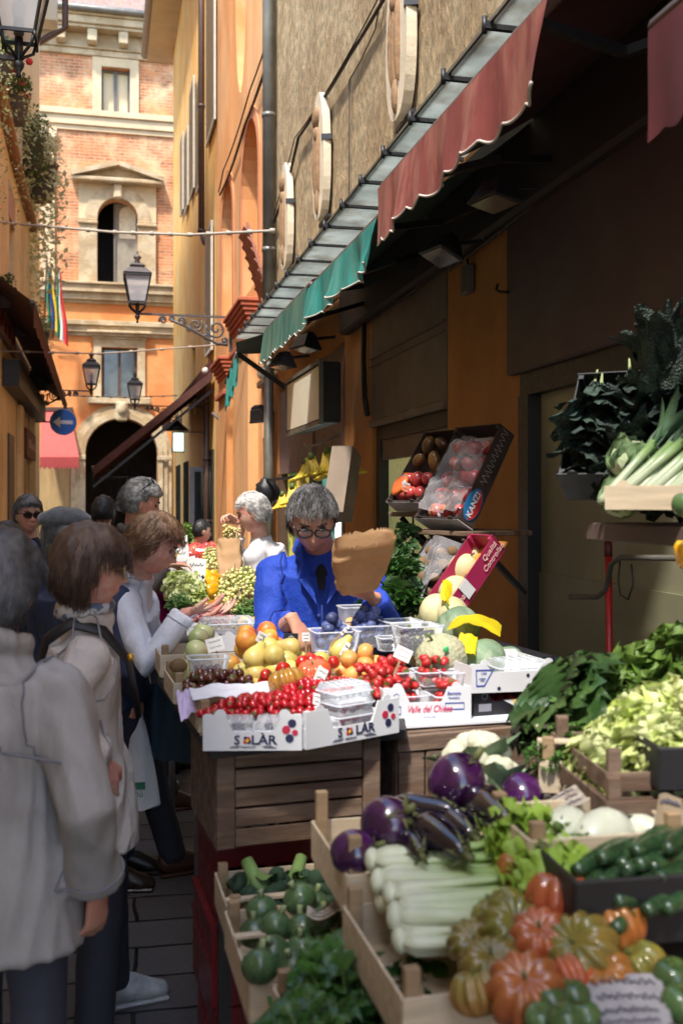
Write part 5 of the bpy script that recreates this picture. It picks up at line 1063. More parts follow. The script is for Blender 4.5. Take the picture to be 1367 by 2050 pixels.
# man with sunglasses facing the viewer
f = gp(58, 6.9); t, Hm, _ = person('man in sunglasses and dark jacket over a blue shirt walking towards the viewer', f, R(-166), 1.74, at(57, 1032, 6.8), (R(0), R(6), 0), sh=.2, arms={1: (f+V((-.25, 0, .8)), (.4, -.4, -1), None, (1, 0, 0), .4, 1), -1: (f+V((.25, 0, .8)), (-.4, -.4, -1), None, (-1, 0, 0), .4, 1)}, jacket=mat('black_navy_cloth', (.015, .018, .03), .8), vox=.006, jvox=.012, seed=8)
hair(t, Hm, HDG, t_short(.024, .42), .04, 800, comb=lambda q: V((.5, .3, -.3)), seed=13)
glasses(t, Hm, mat('dark_red_frame', (.05, .012, .01), .3), mat('dark_lens', (.02, .008, .006), .1), w=.028, hh=.019, r=.003)
m = MB(); _, _, L, nb, shp, el, s = PERS['man in sunglasses and dark jacket over a blue shirt walking towards the viewer']; m.ell(nb+V((0, .085, -.035)), (.045, .03, .05), 12, 8); m.build('shirt_front', mat('bright_blue_shirt', (.02, .10, .45), .8), t)
# dark haired person at the far left edge
f = gp(8, 4.9); t, Hm, _ = person('person with black hair and dark clothes at the left edge behind the nearest customer', f, R(-10), 1.60, at(14, 1096, 4.9), (R(-15), 0, 0), sh=.18, arms={1: (f+V((.22, 0, .8)), (.4, -.4, -1), None, (-1, 0, 0), .4, 1), -1: (f+V((-.22, 0, .8)), (-.4, -.4, -1), None, (1, 0, 0), .4, 1)}, jacket=mat('black_navy_cloth'), vox=.007, jvox=.014, seed=9)
hair(t, Hm, HBK, t_bob(.022, -.6, .45), .05, 600, comb=V((0, -.2, -1)), seed=14)
# white haired stallholder with grapes
f = gp(535, 6.35); t, Hm, _ = person('white haired man in pale shirt lifting a bunch of grapes towards a paper bag', f, R(66), 1.72, at(506, 1027, 6.2), (R(-18), R(12), 0), SKP, sh=.2, chest=(.19, .13), belly=(.19, .16), arms={1: (at(486, 1048, 6.3), (.2, .3, -1), (-.75, .1, .45), (-.3, -.3, -.8), .8, -1, None, .3), -1: (at(492, 1190, 5.9), (-.3, -.2, -1), (-.8, -.5, -.2), (0, 0, 1), .5, 1)}, jacket=WSH, hem=.82, vox=.0055, folds=.009, seed=10, jname='shirt', collar=.0, sleeve=.064)
hair(t, Hm, HW, t_short(.016, .50), .035, 1100, comb=lambda q: V((0, -.5, -.8)), seed=15)
# far man in white with black straps
f = gp(398, 9.6); t, Hm, _ = person('dark haired man in white shirt with black bag straps far along the stalls', f, R(-75), 1.56, at(404, 1064, 9.5), (R(-5), R(0), 0), sh=.2, arms={1: (f+V((.1, -.2, .85)), (.4, -.4, -1), None, (0, 0, -1), .4, 1), -1: (f+V((-.1, .2, .85)), (-.4, -.4, -1), None, (0, 0, -1), .4, 1)}, jacket=mat('white_cotton', (.72, .72, .72), .8), vox=.008, jvox=.014, seed=11)
hair(t, Hm, HBK, t_short(.008, .4), .02, 400, comb=V((0, -.2, -1)), seed=16)
_, _, L, nb, shp, el, s = PERS['dark haired man in white shirt with black bag straps far along the stalls']
for sd in (-1, 1): m = MB(); m.tube([nb+V((sd*.11, .14, -.3)), nb+V((sd*.11, .12, -.1)), nb+V((sd*.10, .0, .02)), nb+V((sd*.11, -.12, -.1)), nb+V((sd*.11, -.15, -.35))], [(.03, .01)]*5, 8, up=(1, 0, 0)); m.build('bag_strap', mat('black_strap'), t)
# person in magenta mostly hidden
f = gp(318, 6.3); t, Hm, _ = person('person in magenta top bending over the stall behind the woman in the pale jacket', f, R(-80), 1.58, at(316, 1088, 6.1), (R(-25), 0, 0), SKP, 1, sh=.18, arms={1: (at(362, 1160, 6.1), (.4, -.5, -1), (1, 0, -.3), (0, 0, -1), .4, 1), -1: (at(350, 1150, 6.4), (-.4, -.5, -1), (1, 0, -.3), (0, 0, -1), .4, 1)}, jacket=mat('magenta_cotton', (.55, .01, .20), .8), vox=.007, jvox=.012, seed=12)
hair(t, Hm, HB, t_bob(.025, -.5, .45), .05, 500, comb=V((0, -.2, -1)), seed=17)

# seams, cuffs and pockets: narrow welts that follow the cloth
from mathutils.bvhtree import BVHTree
def welts(label, names, mt, paths, r=.0028):
    t, Hm, L, nb, shp, el, s = PERS[label]; J = [c for c in t.children if c.name.split('.')[0] in ('jacket', 'work_coat', 'shirt')][0]; bv = BVHTree.FromPolygons([v.co.copy() for v in J.data.vertices], [tuple(p.vertices) for p in J.data.polygons])
    for nm, P in zip(names, paths):
        Q = []
        for i in range(len(P)-1):
            for k in range(8): Q.append(V(P[i]).lerp(V(P[i+1]), k/8))
        Q.append(V(P[-1])); m = MB(); out = []
        for q in Q: c, n, _, _ = bv.find_nearest(q); out.append(c+n*r*.25)
        m.tube(out, [(r*1.4, r)]*len(out), 6); m.build(nm, mt, t)
def sleeve_paths(label, sd):
    t, Hm, L, nb, shp, el, s = PERS[label]; e, w = el[sd]; sa = shp[sd]; ax = (w-e).normalized(); a = ax.cross(V((0, 0, 1)) if abs(ax.z) < .9 else V((0, 1, 0))).normalized(); b = ax.cross(a)
    c = e.lerp(w, .80); return [c+a*.09*math.cos(q*math.pi/5)+b*.09*math.sin(q*math.pi/5) for q in range(11)], [sa+V((-sd*.03, .12*math.cos(q*math.pi/5), .12*math.sin(q*math.pi/5))) for q in range(0, 11)]
L1 = 'grey haired person in a blue grey raincoat seen from behind, nearest at the left edge'; L2 = 'woman with brown bobbed hair in beige raincoat with a dark shoulder strap and checked scarf'; L4 = 'woman in pale bluish white jacket and thin glasses holding out her open hand'; LV = 'man in bright blue work coat and black glasses looking down, holding a brown paper bag'
for L_, mt, sides in ((L1, mat('seam_grey', (.20, .20, .23), .8), (1, -1)), (L2, mat('seam_stone', (.30, .28, .28), .8), (1, -1)), (L4, mat('seam_blue_white', (.34, .36, .44), .8), (1,)), (LV, mat('seam_blue', (.004, .022, .2), .8), (1,))):
    nb = PERS[L_][3]
    for sd in sides:
        c_, h_ = sleeve_paths(L_, sd); welts(L_, ['cuff_seam', 'shoulder_seam'], mt, [c_, h_])
    welts(L_, ['yoke_seam', 'back_seam'], mt, [[nb+V((x, -.25, -.17-.25*x*x*4)) for x in (-.2, -.1, 0, .1, .2)], [nb+V((0, -.3, z)) for z in (-.18, -.4, -.6, -.8)]])
welts(LV, ['pocket_seam', 'pocket_seam', 'pocket_seam'], mat('seam_blue'), [[PERS[LV][3]+V(p) for p in P] for P in (((-.13, .3, -.18), (-.05, .3, -.18), (-.05, .3, -.29), (-.13, .3, -.29), (-.13, .3, -.18)), ((-.17, .3, -.46), (-.07, .3, -.46), (-.07, .3, -.6)), ((.17, .3, -.46), (.07, .3, -.46), (.07, .3, -.6)))])
# ------------------------------------------------------------------ produce: one of each kind, then copies
class Kind:
    def __init__(s, o): s.o = o; s.used = False; ALLK.append(s)
    def put(s, loc, rot=(0, 0, 0), sc=1, label=None, group=None):
        if not s.used:
            s.used = True; o = s.o; o.location = loc; o.rotation_euler = rot; o.scale = sc if isinstance(sc, (tuple, list)) else (sc,)*3
            if label: o['label'] = label
            if group: o['group'] = group
            return o
        return dup(s.o, loc, rot, sc, label, group)
ALLK = []
rn = random.Random(21); U = rn.uniform
WD = {}
def kind(name, cat, mb, mt, parts=()):
    t = mb.build(name, mt); t['category'] = cat; t['label'] = name
    for pn, pm, pt in parts: pm.build(pn, pt, t)
    return Kind(t)
def bil(c, u, v):
    P = [at(*q) if len(q) == 3 else onZ(q[0], q[1], q[3]) for q in c]; return P[0].lerp(P[1], u).lerp(P[3].lerp(P[2], u), v)
def spread(K, c, r, label, group, mound=0, layers=1, jit=.35, rot=True, sc=(.9, 1.1), flat=1, prob=1, shrink=.12, tilt=3.1, base=0):
    P = [bil(c, *q) for q in ((0, 0), (1, 0), (1, 1), (0, 1))]; w = ((P[1]-P[0]).length+(P[2]-P[3]).length)/2; d = ((P[3]-P[0]).length+(P[2]-P[1]).length)/2; n = 0
    for L in range(layers):
        k = shrink*L; nu = max(1, int(w*(1-2*k)/(2*r*.97))); nv = max(1, int(d*(1-2*k)/(2*r*.90)))
        for j in range(nv):
            for i in range(nu):
                if rn.random() > prob: continue
                u = k+(1-2*k)*(i+.5+(.5 if (j+L) % 2 else 0)*.9-.2+U(-jit, jit)*.5)/nu; v = k+(1-2*k)*(j+.5+U(-jit, jit)*.5)/nv
                u = min(1, max(0, u)); v = min(1, max(0, v)); p = P[0].lerp(P[1], u).lerp(P[3].lerp(P[2], u), v)
                p = p+V((0, 0, mound*math.sin(math.pi*u)*math.sin(math.pi*v)+(L-(layers-1))*r*1.45*flat-mound*.6+U(-.25, .25)*r+base))
                if callable(K): kk = K()
                else: kk = K
                kk.put(p, (U(-tilt, tilt), U(-tilt, tilt), U(-3, 3)) if rot else (U(-.3, .3), U(-.3, .3), U(-3, 3)), U(*sc), label, group); n += 1
    return n
GSTEM = mat('green_stem', (.10, .16, .03), .7, .3, 40); GLEAF = mat('leaf_green', (.045, .12, .02), .5, .45, 12, rnd=.2, transl=.25, col2=(.09, .19, .04), c2s=8)
def glossy(key, col, **k): d = dict(rough=.22, var=.2, vs=14, coat=.4, rnd=.2, sss=.05); d.update(k); return mat(key, col, **d)
def calyx(n=5, r=.012, z=.0, mt=None, c=.3):
    m = MB()
    for i in range(n):
        a = i*2*math.pi/n+U(-.2, .2); m.add([(0, 0, z+.001), (r*.45*math.cos(a+.45), r*.45*math.sin(a+.45), z+.002), (r*1.15*math.cos(a), r*1.15*math.sin(a), z+r*c*U(-.4, 1)), (r*.45*math.cos(a-.45), r*.45*math.sin(a-.45), z+.002)], [(0, 1, 2, 3)])
    m.tube([(0, 0, z-.002), (0, .001, z+r*.5)], [r*.12, r*.09], 5); return m
def dimple(q, k=.2, p=.45): return 1-k*max(0, (q.z-.75)/.25)**1.5-.06*max(0, (-q.z-.85)/.15)
def rb(q, n, k): a = math.atan2(q.y, q.x); return 1-k*abs(math.cos(a*n/2))**3*(1-abs(q.z)**3)
def sph(r, fn=None, n=14, m_=10): return MB().ell((0, 0, 0), r, n, m_, fn=fn)
K_cherry = kind('cherry_tomato', 'tomato', sph((.0120, .0120, .0138), lambda q: dimple(q, .12), 12, 9), glossy('cherry_red', (.40, .007, .012), rough=.12), [('calyx', calyx(5, .008, .0125), GSTEM)])
K_dark = kind('dark_tomato', 'tomato', sph(.0155, dimple), glossy('dark_tomato_skin', (.09, .018, .012), rough=.15, hue=.03, rnd=.5), [('calyx', calyx(5, .009, .013), GSTEM)])
K_tom = kind('tomato', 'tomato', sph((.027, .027, .023), lambda q: dimple(q, .22)*rb(q, 5, .03), 18, 12), glossy('tomato_red', (.52, .022, .012), rough=.12), [('calyx', calyx(6, .016, .019), GSTEM)])
def ribt(n, key, col, col2, **k): return kind('ribbed_tomato', 'tomato', sph((.050, .050, .037), lambda q: dimple(q, .38)*rb(q, n, .17), 60, 18), glossy(key, col, rough=.16, grad=(2, -.02, .045, col2), vs=30, **k), [('calyx', calyx(6, .026, .021), GSTEM)])
K_rib = ribt(10, 'ribbed_orange', (.50, .15, .035), (.30, .14, .03), hue=.025); K_rib2 = ribt(12, 'ribbed_green', (.36, .20, .045), (.17, .19, .04), hue=.03); K_rib3 = ribt(11, 'ribbed_red', (.50, .04, .02), (.50, .12, .04))
K_nect = kind('nectarine', 'nectarine', sph(.037, lambda q: dimple(q, .2)*(1-.05*ga(q.x, .12)*(q.y > 0)), 24, 16), glossy('nectarine_skin', (.62, .10, .03), rough=.4, coat=.0, col2=(.72, .36, .06), c2s=14, c2lo=.4, c2hi=.62, hue=.03, bump=.0003, bs=300), [('stem_end', MB().tube([(0, 0, .028), (0, 0, .034)], .003, 5), BROWNM)])
K_apric = kind('apricot', 'apricot', sph((.030, .030, .028), lambda q: dimple(q, .15)*(1-.06*ga(q.x, .12)*(q.y > 0)), 20, 14), glossy('apricot_skin', (.78, .36, .09), rough=.5, coat=0, col2=(.78, .22, .07), c2s=12, c2lo=.5, c2hi=.75, sss=.1))
def pear_mb(s=1, w=1): return MB().lathe([(0, -.040*s), (.012*s, -.041*s), (.026*s*w, -.034*s), (.034*s*w, -.018*s), (.034*s*w, -.002*s), (.027*s*w, .016*s), (.018*s, .032*s), (.013*s, .046*s), (.008*s, .053*s), (0, .054*s)], 20)
stemm = lambda z, l=.02, r=.0018: MB().tube([(0, 0, z), (.002, 0, z+l*.6), (.006, 0, z+l)], [r, r, r*1.5], 5)
K_pear = kind('pear', 'pear', pear_mb(), glossy('pear_skin', (.62, .52, .13), rough=.38, coat=.1, col2=(.55, .40, .14), c2s=20, c2lo=.5, c2hi=.8, hue=.02, bump=.0002, bs=400), [('stem', stemm(.052), BROWNM)])
K_plum = kind('plum', 'plum', sph((.0185, .0185, .021), lambda q: dimple(q, .15)*(1-.05*ga(q.x, .12)*(q.y > 0)), 16, 12), glossy('plum_skin', (.035, .05, .17), rough=.5, coat=0, col2=(.12, .15, .30), c2s=35, c2lo=.4, c2hi=.7, rnd=.35))
K_bberry = kind('blueberry', 'berry', sph(.009, dimple, 10, 8), glossy('blueberry_skin', (.015, .012, .04), rough=.45, coat=0))
K_grapeD = kind('dark_grape', 'grape', sph((.0095, .0095, .011), None, 10, 8), glossy('dark_grape_skin', (.07, .02, .025), rough=.2))
K_straw = kind('strawberry', 'strawberry', MB().lathe([(0, -.019), (.006, -.016), (.013, -.004), (.0145, .006), (.011, .012), (0, .0135)], 12), glossy('strawberry_red', (.45, .015, .014), rough=.25, bump=.001, bs=500, voro=1), [('calyx', calyx(7, .012, .0125), GSTEM)])
K_rasp = kind('raspberry', 'berry', sph((.009, .009, .011), lambda q: 1+.12*math.sin(q.z*14)*math.sin(math.atan2(q.y, q.x)*6), 14, 12), glossy('raspberry_red', (.42, .01, .04), rough=.4, coat=.1))
K_apple = kind('green_apple', 'apple', sph((.038, .038, .035), lambda q: dimple(q, .3), 22, 16), glossy('green_apple_skin', (.42, .50, .20), rough=.4, coat=.1, col2=(.50, .48, .25), c2s=12), [('stem', stemm(.024, .014), BROWNM)])
K_rapple = kind('red_apple', 'apple', sph((.037, .037, .034), lambda q: dimple(q, .3), 20, 14), glossy('red_apple_skin', (.50, .05, .05), rough=.28, col2=(.58, .36, .15), c2s=12, c2lo=.52, c2hi=.75), [('stem', stemm(.022, .014), BROWNM)])
K_kiwi = kind('kiwi', 'kiwi', sph((.026, .026, .032), None, 16, 12), mat('kiwi_skin', (.20, .12, .055), .9, .4, 50, bump=.001, bs=200))
K_mango = kind('mango', 'mango', sph((.034, .030, .05), lambda q: 1+.06*q.x, 18, 14), glossy('mango_skin', (.14, .07, .03), col2=(.25, .12, .03), c2s=12))
def melon_mb(): return sph((.078, .078, .070), lambda q: rb(q, 10, .07)*(1-.05*max(0, (abs(q.z)-.85)/.15)), 50, 24)
K_melon = kind('netted_melon', 'melon', melon_mb(), mat('netted_melon_rind', (.46, .43, .27), .75, .2, 9, bump=.004, bs=90, voro=1, col2=(.38, .39, .24), c2s=30, rnd=.1), [('stem', stemm(.062, .03, .004), GSTEM)])
K_melong = kind('ribbed_green_melon', 'melon', melon_mb(), mat('grey_green_rind', (.30, .36, .24), .7, .35, 14, bump=.003, bs=60, rnd=.1, col2=(.16, .24, .14), c2s=9), [('stem', stemm(.062, .03, .004), GSTEM)])
K_ymelon = kind('pale_melon', 'melon', sph((.056, .056, .064), None, 24, 18), mat('pale_melon_rind', (.62, .54, .30), .6, .25, 9, col2=(.55, .50, .26), c2s=14, bump=.001, bs=60), [('stem', stemm(.06, .02, .003), BROWNM)])
EGS = glossy('aubergine_skin', (.006, .003, .010), rough=.1, coat=1, sss=0, rnd=.1); EGV = glossy('violet_aubergine_skin', (.028, .004, .036), rough=.16, coat=.8, sss=0, col2=(.055, .009, .07), c2s=16)
def egg_cal(z, r): m = calyx(6, r, z, None, -.9); m.tube([(0, 0, z), (.003, .002, z+.03)], [.009, .007], 7); return m
K_egg = kind('long_aubergine', 'aubergine', MB().lathe([(0, -.095), (.02, -.092), (.038, -.075), (.044, -.045), (.038, 0), (.030, .04), (.024, .07), (.018, .085), (0, .09)], 24), EGS, [('calyx', egg_cal(.086, .034), mat('olive_calyx', (.12, .13, .04), .6, .3, 40))])
K_eggr = kind('round_aubergine', 'aubergine', sph((.056, .056, .060), lambda q: 1+.03*math.cos(math.atan2(q.y, q.x)*3), 28, 20), EGV, [('calyx', egg_cal(.056, .04), mat('olive_calyx'))])
K_white = kind('white_aubergine', 'aubergine', MB().lathe([(0, -.05), (.02, -.049), (.036, -.035), (.042, -.012), (.038, .015), (.026, .04), (.014, .055), (0, .058)], 22), glossy('ivory_skin', (.62, .64, .50), rough=.3, coat=.3, rnd=.06), [('calyx', egg_cal(.054, .02), GSTEM)])
K_zuc = kind('courgette', 'courgette', MB().tube([(0, 0, -.10), (0, .002, -.095), (0, .004, -.06), (0, .002, 0), (0, -.004, .06), (0, -.006, .085), (0, -.006, .10)], [.006, .017, .0215, .020, .017, .012, .011], 14), glossy('courgette_skin', (.022, .055, .022), rough=.22, coat=.3, col2=(.04, .09, .035), c2s=60, rnd=.2))
K_rzuc = kind('round_courgette', 'courgette', sph((.038, .038, .034), lambda q: rb(q, 8, .05), 28, 18), glossy('round_courgette_skin', (.06, .12, .045), rough=.3, coat=.2, col2=(.14, .20, .09), c2s=40, c2lo=.5, c2hi=.7), [('stem', MB().tube([(0, 0, .03), (0, 0, .045), (.002, 0, .05)], [.009, .006, .008], 7), mat('pale_stem', (.35, .42, .2), .6))])
K_gtom = kind('green_tomato', 'tomato', sph((.026, .026, .025), lambda q: dimple(q, .2), 18, 12), glossy('green_tomato_skin', (.08, .15, .05), rough=.2, rnd=.25), [('calyx', calyx(6, .016, .02), GSTEM)])
K_pepy = kind('yellow_pepper', 'pepper', MB().lathe([(0, -.042), (.018, -.045), (.030, -.032), (.036, 0), (.038, .022), (.028, .038), (.010, .032), (0, .030)], 36, rib=lambda w, z: 1-.12*abs(math.cos(w*2))**4), glossy('yellow_pepper_skin', (.85, .42, .01), rough=.15), [('stem', stemm(.028, .025, .004), GSTEM)])
K_pepl = kind('long_pepper', 'pepper', MB().tube([(0, 0, -.07), (.004, 0, -.04), (.004, 0, 0), (0, 0, .035), (0, 0, .045)], [.002, .010, .017, .019, .006], 12), glossy('long_pepper_skin', (.60, .09, .012), rough=.15, hue=.04), [('stem', stemm(.043, .02, .003), GSTEM)])
K_pot = kind('root_celery', 'vegetable', sph((.03, .026, .022), lambda q: 1+.25*noise.noise(q*2.5), 16, 12), mat('earthy_skin', (.36, .29, .18), .9, .4, 30, bump=.002, bs=120))
K_bor = kind('borlotti_pod', 'bean', MB().tube([(-.055, 0, 0), (-.03, .004, .003), (0, .006, 0), (.03, .002, .002), (.055, -.004, 0)], [.002, .0055, .006, .0055, .002], 7), mat('borlotti_pod_skin', (.46, .10, .12), .55, .2, 40, col2=(.62, .42, .35), c2s=70, c2lo=.5, c2hi=.6, rnd=.2))
K_gb = kind('green_bean', 'bean', MB().tube([(-.06, 0, 0), (-.03, .005, .002), (0, .007, 0), (.03, .003, .002), (.06, -.004, 0)], [.001, .004, .0042, .004, .001], 6), mat('green_bean_skin', (.05, .16, .03), .5, .2, 40, rnd=.3))
K_rad = kind('radicchio_head', 'radicchio', sph((.045, .045, .05), lambda q: 1+.12*noise.noise(q*3), 20, 14), mat('radicchio_leaf', (.30, .015, .06), .5, .4, 18, col2=(.65, .45, .45), c2s=12, c2lo=.55, c2hi=.6, bump=.003, bs=50))
def leaf(m, M, L=.1, W=.04, bend=.6, ruf=0, nu=6, nv=4, fr=9, fold=.3, tip=1.0, mi=None, pw=.7):
    ph = U(0, 6)
    def f(u, v):
        s = (v-.5)*2; w = W*math.sin(math.pi*min(1, u*.93+.05)**.8)**pw*(1 if u < .98 else .2) if pw > .5 else W*min(1, .25+u*1.6)*max(.12, 1-u**5)**.5; a = bend*u
        z = -math.sin(a)*L*u*.8+abs(s)*w*fold+ruf*abs(s)**1.5*math.sin(u*fr+ph+s*2)*W; return (L*u*math.cos(a*.8), s*w, z)
    m.grid(f, nu, nv, M, True, mi)
def grapes_mb(n=34, r=.0095, L=.11, W=.04):
    m = MB(); m.tube([(0, 0, .03), (0, 0, -L*.7)], .002, 5); B = MB()
    for i in range(n):
        q = rn.random(); a = U(0, 6.28); w = W*(1-q)**.6*U(.3, 1); B.ell((w*math.cos(a), w*math.sin(a), -q*L), r*U(.9, 1.1), 8, 6)
    return m, B
ms, mg = grapes_mb(); K_grape = kind('bunch_of_grapes', 'grapes', mg, glossy('white_grape_skin', (.60, .56, .20), rough=.25, sss=.2, coat=.2, hue=.02, rnd=.15), [('stem', ms, GSTEM)])
def banana():
    m = MB(); mt_ = MB()
    for i in range(5):
        a = (i-2)*.32; P = []; Rr = []
        for k in range(9):
            q = k/8; th = q*1.7; x = .10*(1-math.cos(th)); z = -.115*math.sin(th)-.02*q; P.append(V((x*math.sin(a)*.9+.012*(i-2), x*math.cos(a)*.9-.0, z))); Rr.append(.0165*min(1, .35+q*3.2, .25+(1-q)*4.5))
        m.tube(P, Rr, 6)
    mt_.tube([(0, 0, -.01), (0, 0, .03)], [.026, .012], 8); return m, mt_
mb_, mc_ = banana(); K_ban = kind('banana_bunch', 'bananas', mb_, mat('banana_skin', (.68, .48, .03), .45, .3, 14, col2=(.45, .33, .03), c2s=25, c2lo=.55, c2hi=.7, rnd=.15), [('crown', mc_, GSTEM)])
# leafy things
def broccoli_mb():
    m = MB(); st = MB()
    for i in range(26):
        a = U(0, 6.28); q = U(0, 1)**.6; z = .055*math.sqrt(max(0, 1-q*q)); m.ell((.06*q*math.cos(a), .06*q*math.sin(a), z), .022, 14, 10, fn=lambda p: 1+.10*noise.noise(p*5+V((i, 0, 0)))+.06*noise.noise(p*12))
    st.tube([(0, 0, .02), (0, 0, -.03), (.004, 0, -.08)], [.03, .02, .017], 10)
    for i in range(4): a = i*1.6; leaf(st, RZ(a) @ T(.02, 0, -.03) @ RY(-.9), .09, .02, .3, .2)
    return m, st
bm_, bs_ = broccoli_mb(); K_broc = kind('broccoli', 'broccoli', bm_, mat('broccoli_florets', (.030, .075, .035), .8, .4, 60, bump=.004, bs=260, rnd=.15), [('stalk', bs_, mat('broccoli_stalk', (.20, .32, .10), .5, .2, 20))])
def cauli():
    m, s_ = broccoli_mb(); l = MB()
    for i in range(8): a = i*.8; leaf(l, RZ(a) @ T(.02, 0, -.05) @ RY(-1.25), .13, .045, .5, .15, nu=8)
    return m, l
cm_, cl_ = cauli(); K_caul = kind('cauliflower', 'cauliflower', cm_, mat('cauliflower_curd', (.62, .60, .44), .8, .2, 40, bump=.004, bs=200), [('leaves', cl_, mat('blue_green_leaf', (.16, .26, .14), .5, .3, 20))])
def celery():
    s_ = MB(); l = MB()
    for i in range(11):
        a = i*2.4; q = (i/11)**.5; y, z = .026*q*math.cos(a), .020*q*math.sin(a)
        P = [(0, y*.35, z*.35), (.03, y*.9, z*.9), (.12, y*1.2, z*1.1), (.22, y*1.5, z*1.3), (.30, y*2.2, z*1.6+.01)]
        s_.tube(P, [(.012, .008), (.016, .009), (.013, .007), (.010, .006), (.006, .004)], 9, up=(0, 0, 1))
        for k in range(7): leaf(l, T(.24+.022*k*U(.5, 1), y*2+U(-.03, .03), z*1.5+.02+U(-.01, .03)) @ RZ(U(-1, 1)) @ RY(U(-.8, .3)), U(.05, .08), U(.022, .034), .5, .5, 6, 4, 14)
    s_.ell((.0, 0, 0), (.018, .024, .02), 12, 8); return s_, l
cs_, cl2 = celery(); K_cel = kind('celery_head', 'celery', cs_, mat('celery_stalk', (.68, .72, .52), .38, .2, 6, grad=(0, .04, .22, (.34, .48, .12)), st=(1, 1, 1), bump=.0012, bs=120, bst=(.08, 1, 1), spec=.5), [('leaves', cl2, mat('celery_leaf', (.36, .55, .07), .5, .3, 30, transl=.3))])
def lettuce(n=26, L=.13, W=.06, ruf=.5):
    m = MB()
    for i in range(n):
        a = i*2.4; t_ = 1.35-.95*(i/n); m.M = Matrix(); leaf(m, RZ(a) @ T(.012, 0, 0) @ RY(-t_), L*U(.85, 1.1)*(.75+.25*i/n), W*(.7+.3*i/n), .8, ruf, 18, 10, 38, .08, pw=.42)
    return m
def frilly(n=150, Rr=.085, L=.055, W=.030, low=-.1):
    m = MB()
    for i in range(n):
        d = V((rn.gauss(0, 1), rn.gauss(0, 1), rn.gauss(.35, 1))).normalized()
        if d.z < low: d.z = -d.z
        M_ = frame(d*Rr*U(.35, .75), d+V((U(-.5, .5), U(-.5, .5), U(-.2, .5))), (U(-1, 1), U(-1, 1), U(-.2, 1))); leaf(m, M_, L*U(.8, 1.3), W*U(.8, 1.3), U(-.4, 1.2), U(.4, .75), 7, 8, U(9, 14), .08, pw=.42)
    return m
K_let = kind('pale_lettuce_head', 'lettuce', frilly(150), mat('pale_lettuce_leaf', (.66, .74, .26), .5, .25, 12, grad=(2, .03, .13, (.62, .76, .16)), col2=(.76, .80, .42), c2s=10, transl=.3, bump=.002, bs=60))
K_letg = kind('green_lettuce_head', 'lettuce', frilly(80, .095, .085, .045), mat('green_lettuce_leaf', (.13, .24, .035), .45, .35, 12, col2=(.16, .25, .05), c2s=9, transl=.3, bump=.002, bs=60, rnd=.15))
K_cab = kind('cabbage', 'cabbage', MB(), GLEAF)
def cabbage_fill():
    m = MB(); m.ell((0, 0, 0), (.075, .075, .07), 30, 20, fn=lambda q: 1+.05*noise.noise(q*3)+.02*abs(noise.noise(q*9))); me = m.mesh('cabbage')
    K_cab.o.data = me; me.materials.append(mat('pale_cabbage', (.42, .50, .28), .45, .25, 14, col2=(.55, .60, .40), c2s=18, bump=.004, bs=30)); l = MB()
    for i in range(9): a = i*.7; leaf(l, RZ(a) @ T(.03, 0, -.065) @ RY(-.95), .15, .07, -.4, .12, 9, 8, 9, .1)
    l.build('outer_leaves', mat('savoy_leaf', (.10, .19, .07), .45, .4, 18, bump=.004, bs=60, col2=(.2, .3, .14), c2s=8), K_cab.o)
cabbage_fill()
KALEM = mat('kale_leaf', (.022, .040, .034), .6, .5, 20, bump=.006, bs=110, voro=1, rnd=.25, col2=(.05, .085, .06), c2s=12)
def kale():
    m = MB(); s_ = MB()
    for i in range(15): leaf(m, RZ(i*2.4) @ RY(-1.40+.40*(i/15)+U(-.1, .1)), .32*U(.8, 1.1), .050, .25, .22, 20, 8, 13, .35, pw=.45); s_.tube([(0, 0, -.07), (.01*math.cos(i*2.4), .01*math.sin(i*2.4), .1)], .004, 5)
    return m, s_
km_, ks_ = kale(); K_kale = kind('black_kale_bunch', 'kale', km_, KALEM, [('stalks', ks_, mat('pale_stem'))])
def leek():
    s_ = MB(); l = MB(); s_.tube([(0, 0, -.0), (0, 0, .02), (0, 0, .2), (0, 0, .32)], [.008, .017, .0145, .016], 12)
    for i in range(6): a = i*.9; leaf(l, T(0, 0, .28) @ RZ(a) @ RY(-1.45+U(-.06, .1)), .30*U(.7, 1), .022, .3, .05, 8, 4, 5, .6)
    return s_, l
lk_, ll_ = leek(); K_leek = kind('leek', 'leek', lk_, mat('leek_shank', (.36, .40, .27), .4, .15, 10, grad=(2, .10, .28, (.16, .25, .09))), [('leaves', ll_, mat('leek_leaf', (.05, .11, .05), .5, .3, 10))])
def herb(n=60, L=.05, W=.02, R_=.07, up=.5):
    m = MB(); s_ = MB(); RF = .2 if W < .04 else .4
    for i in range(n):
        a = U(0, 6.28); q = R_*U(0, 1)**.5; z = U(.01, .07)*(1-q/R_*.4); leaf(m, T(q*math.cos(a), q*math.sin(a), z) @ RZ(a+U(-.8, .8)) @ RY(-U(0, 1.2)), L*U(.6, 1.2), W*U(.7, 1.2), U(.3, .9), RF, 7 if RF > .3 else 5, 6 if RF > .3 else 4, 9, .3, pw=.7 if RF < .3 else .45)
        if i % 4 == 0: s_.tube([(q*.3*math.cos(a), q*.3*math.sin(a), -.03), (q*math.cos(a), q*math.sin(a), z)], .0018, 4)
    return m, s_
hm_, hs_ = herb(110, .036, .015); K_basil = kind('herb_bunch', 'herbs', hm_, mat('basil_leaf', (.035, .115, .018), .35, .35, 20, rnd=.25, transl=.25, col2=(.07, .17, .03), c2s=12), [('stems', hs_, GSTEM)])
hm2, hs2 = herb(150, .022, .008, .06); K_pars = kind('parsley_bunch', 'herbs', hm2, mat('parsley_leaf', (.08, .19, .03), .5, .35, 20, rnd=.2, transl=.3), [('stems', hs2, GSTEM)])
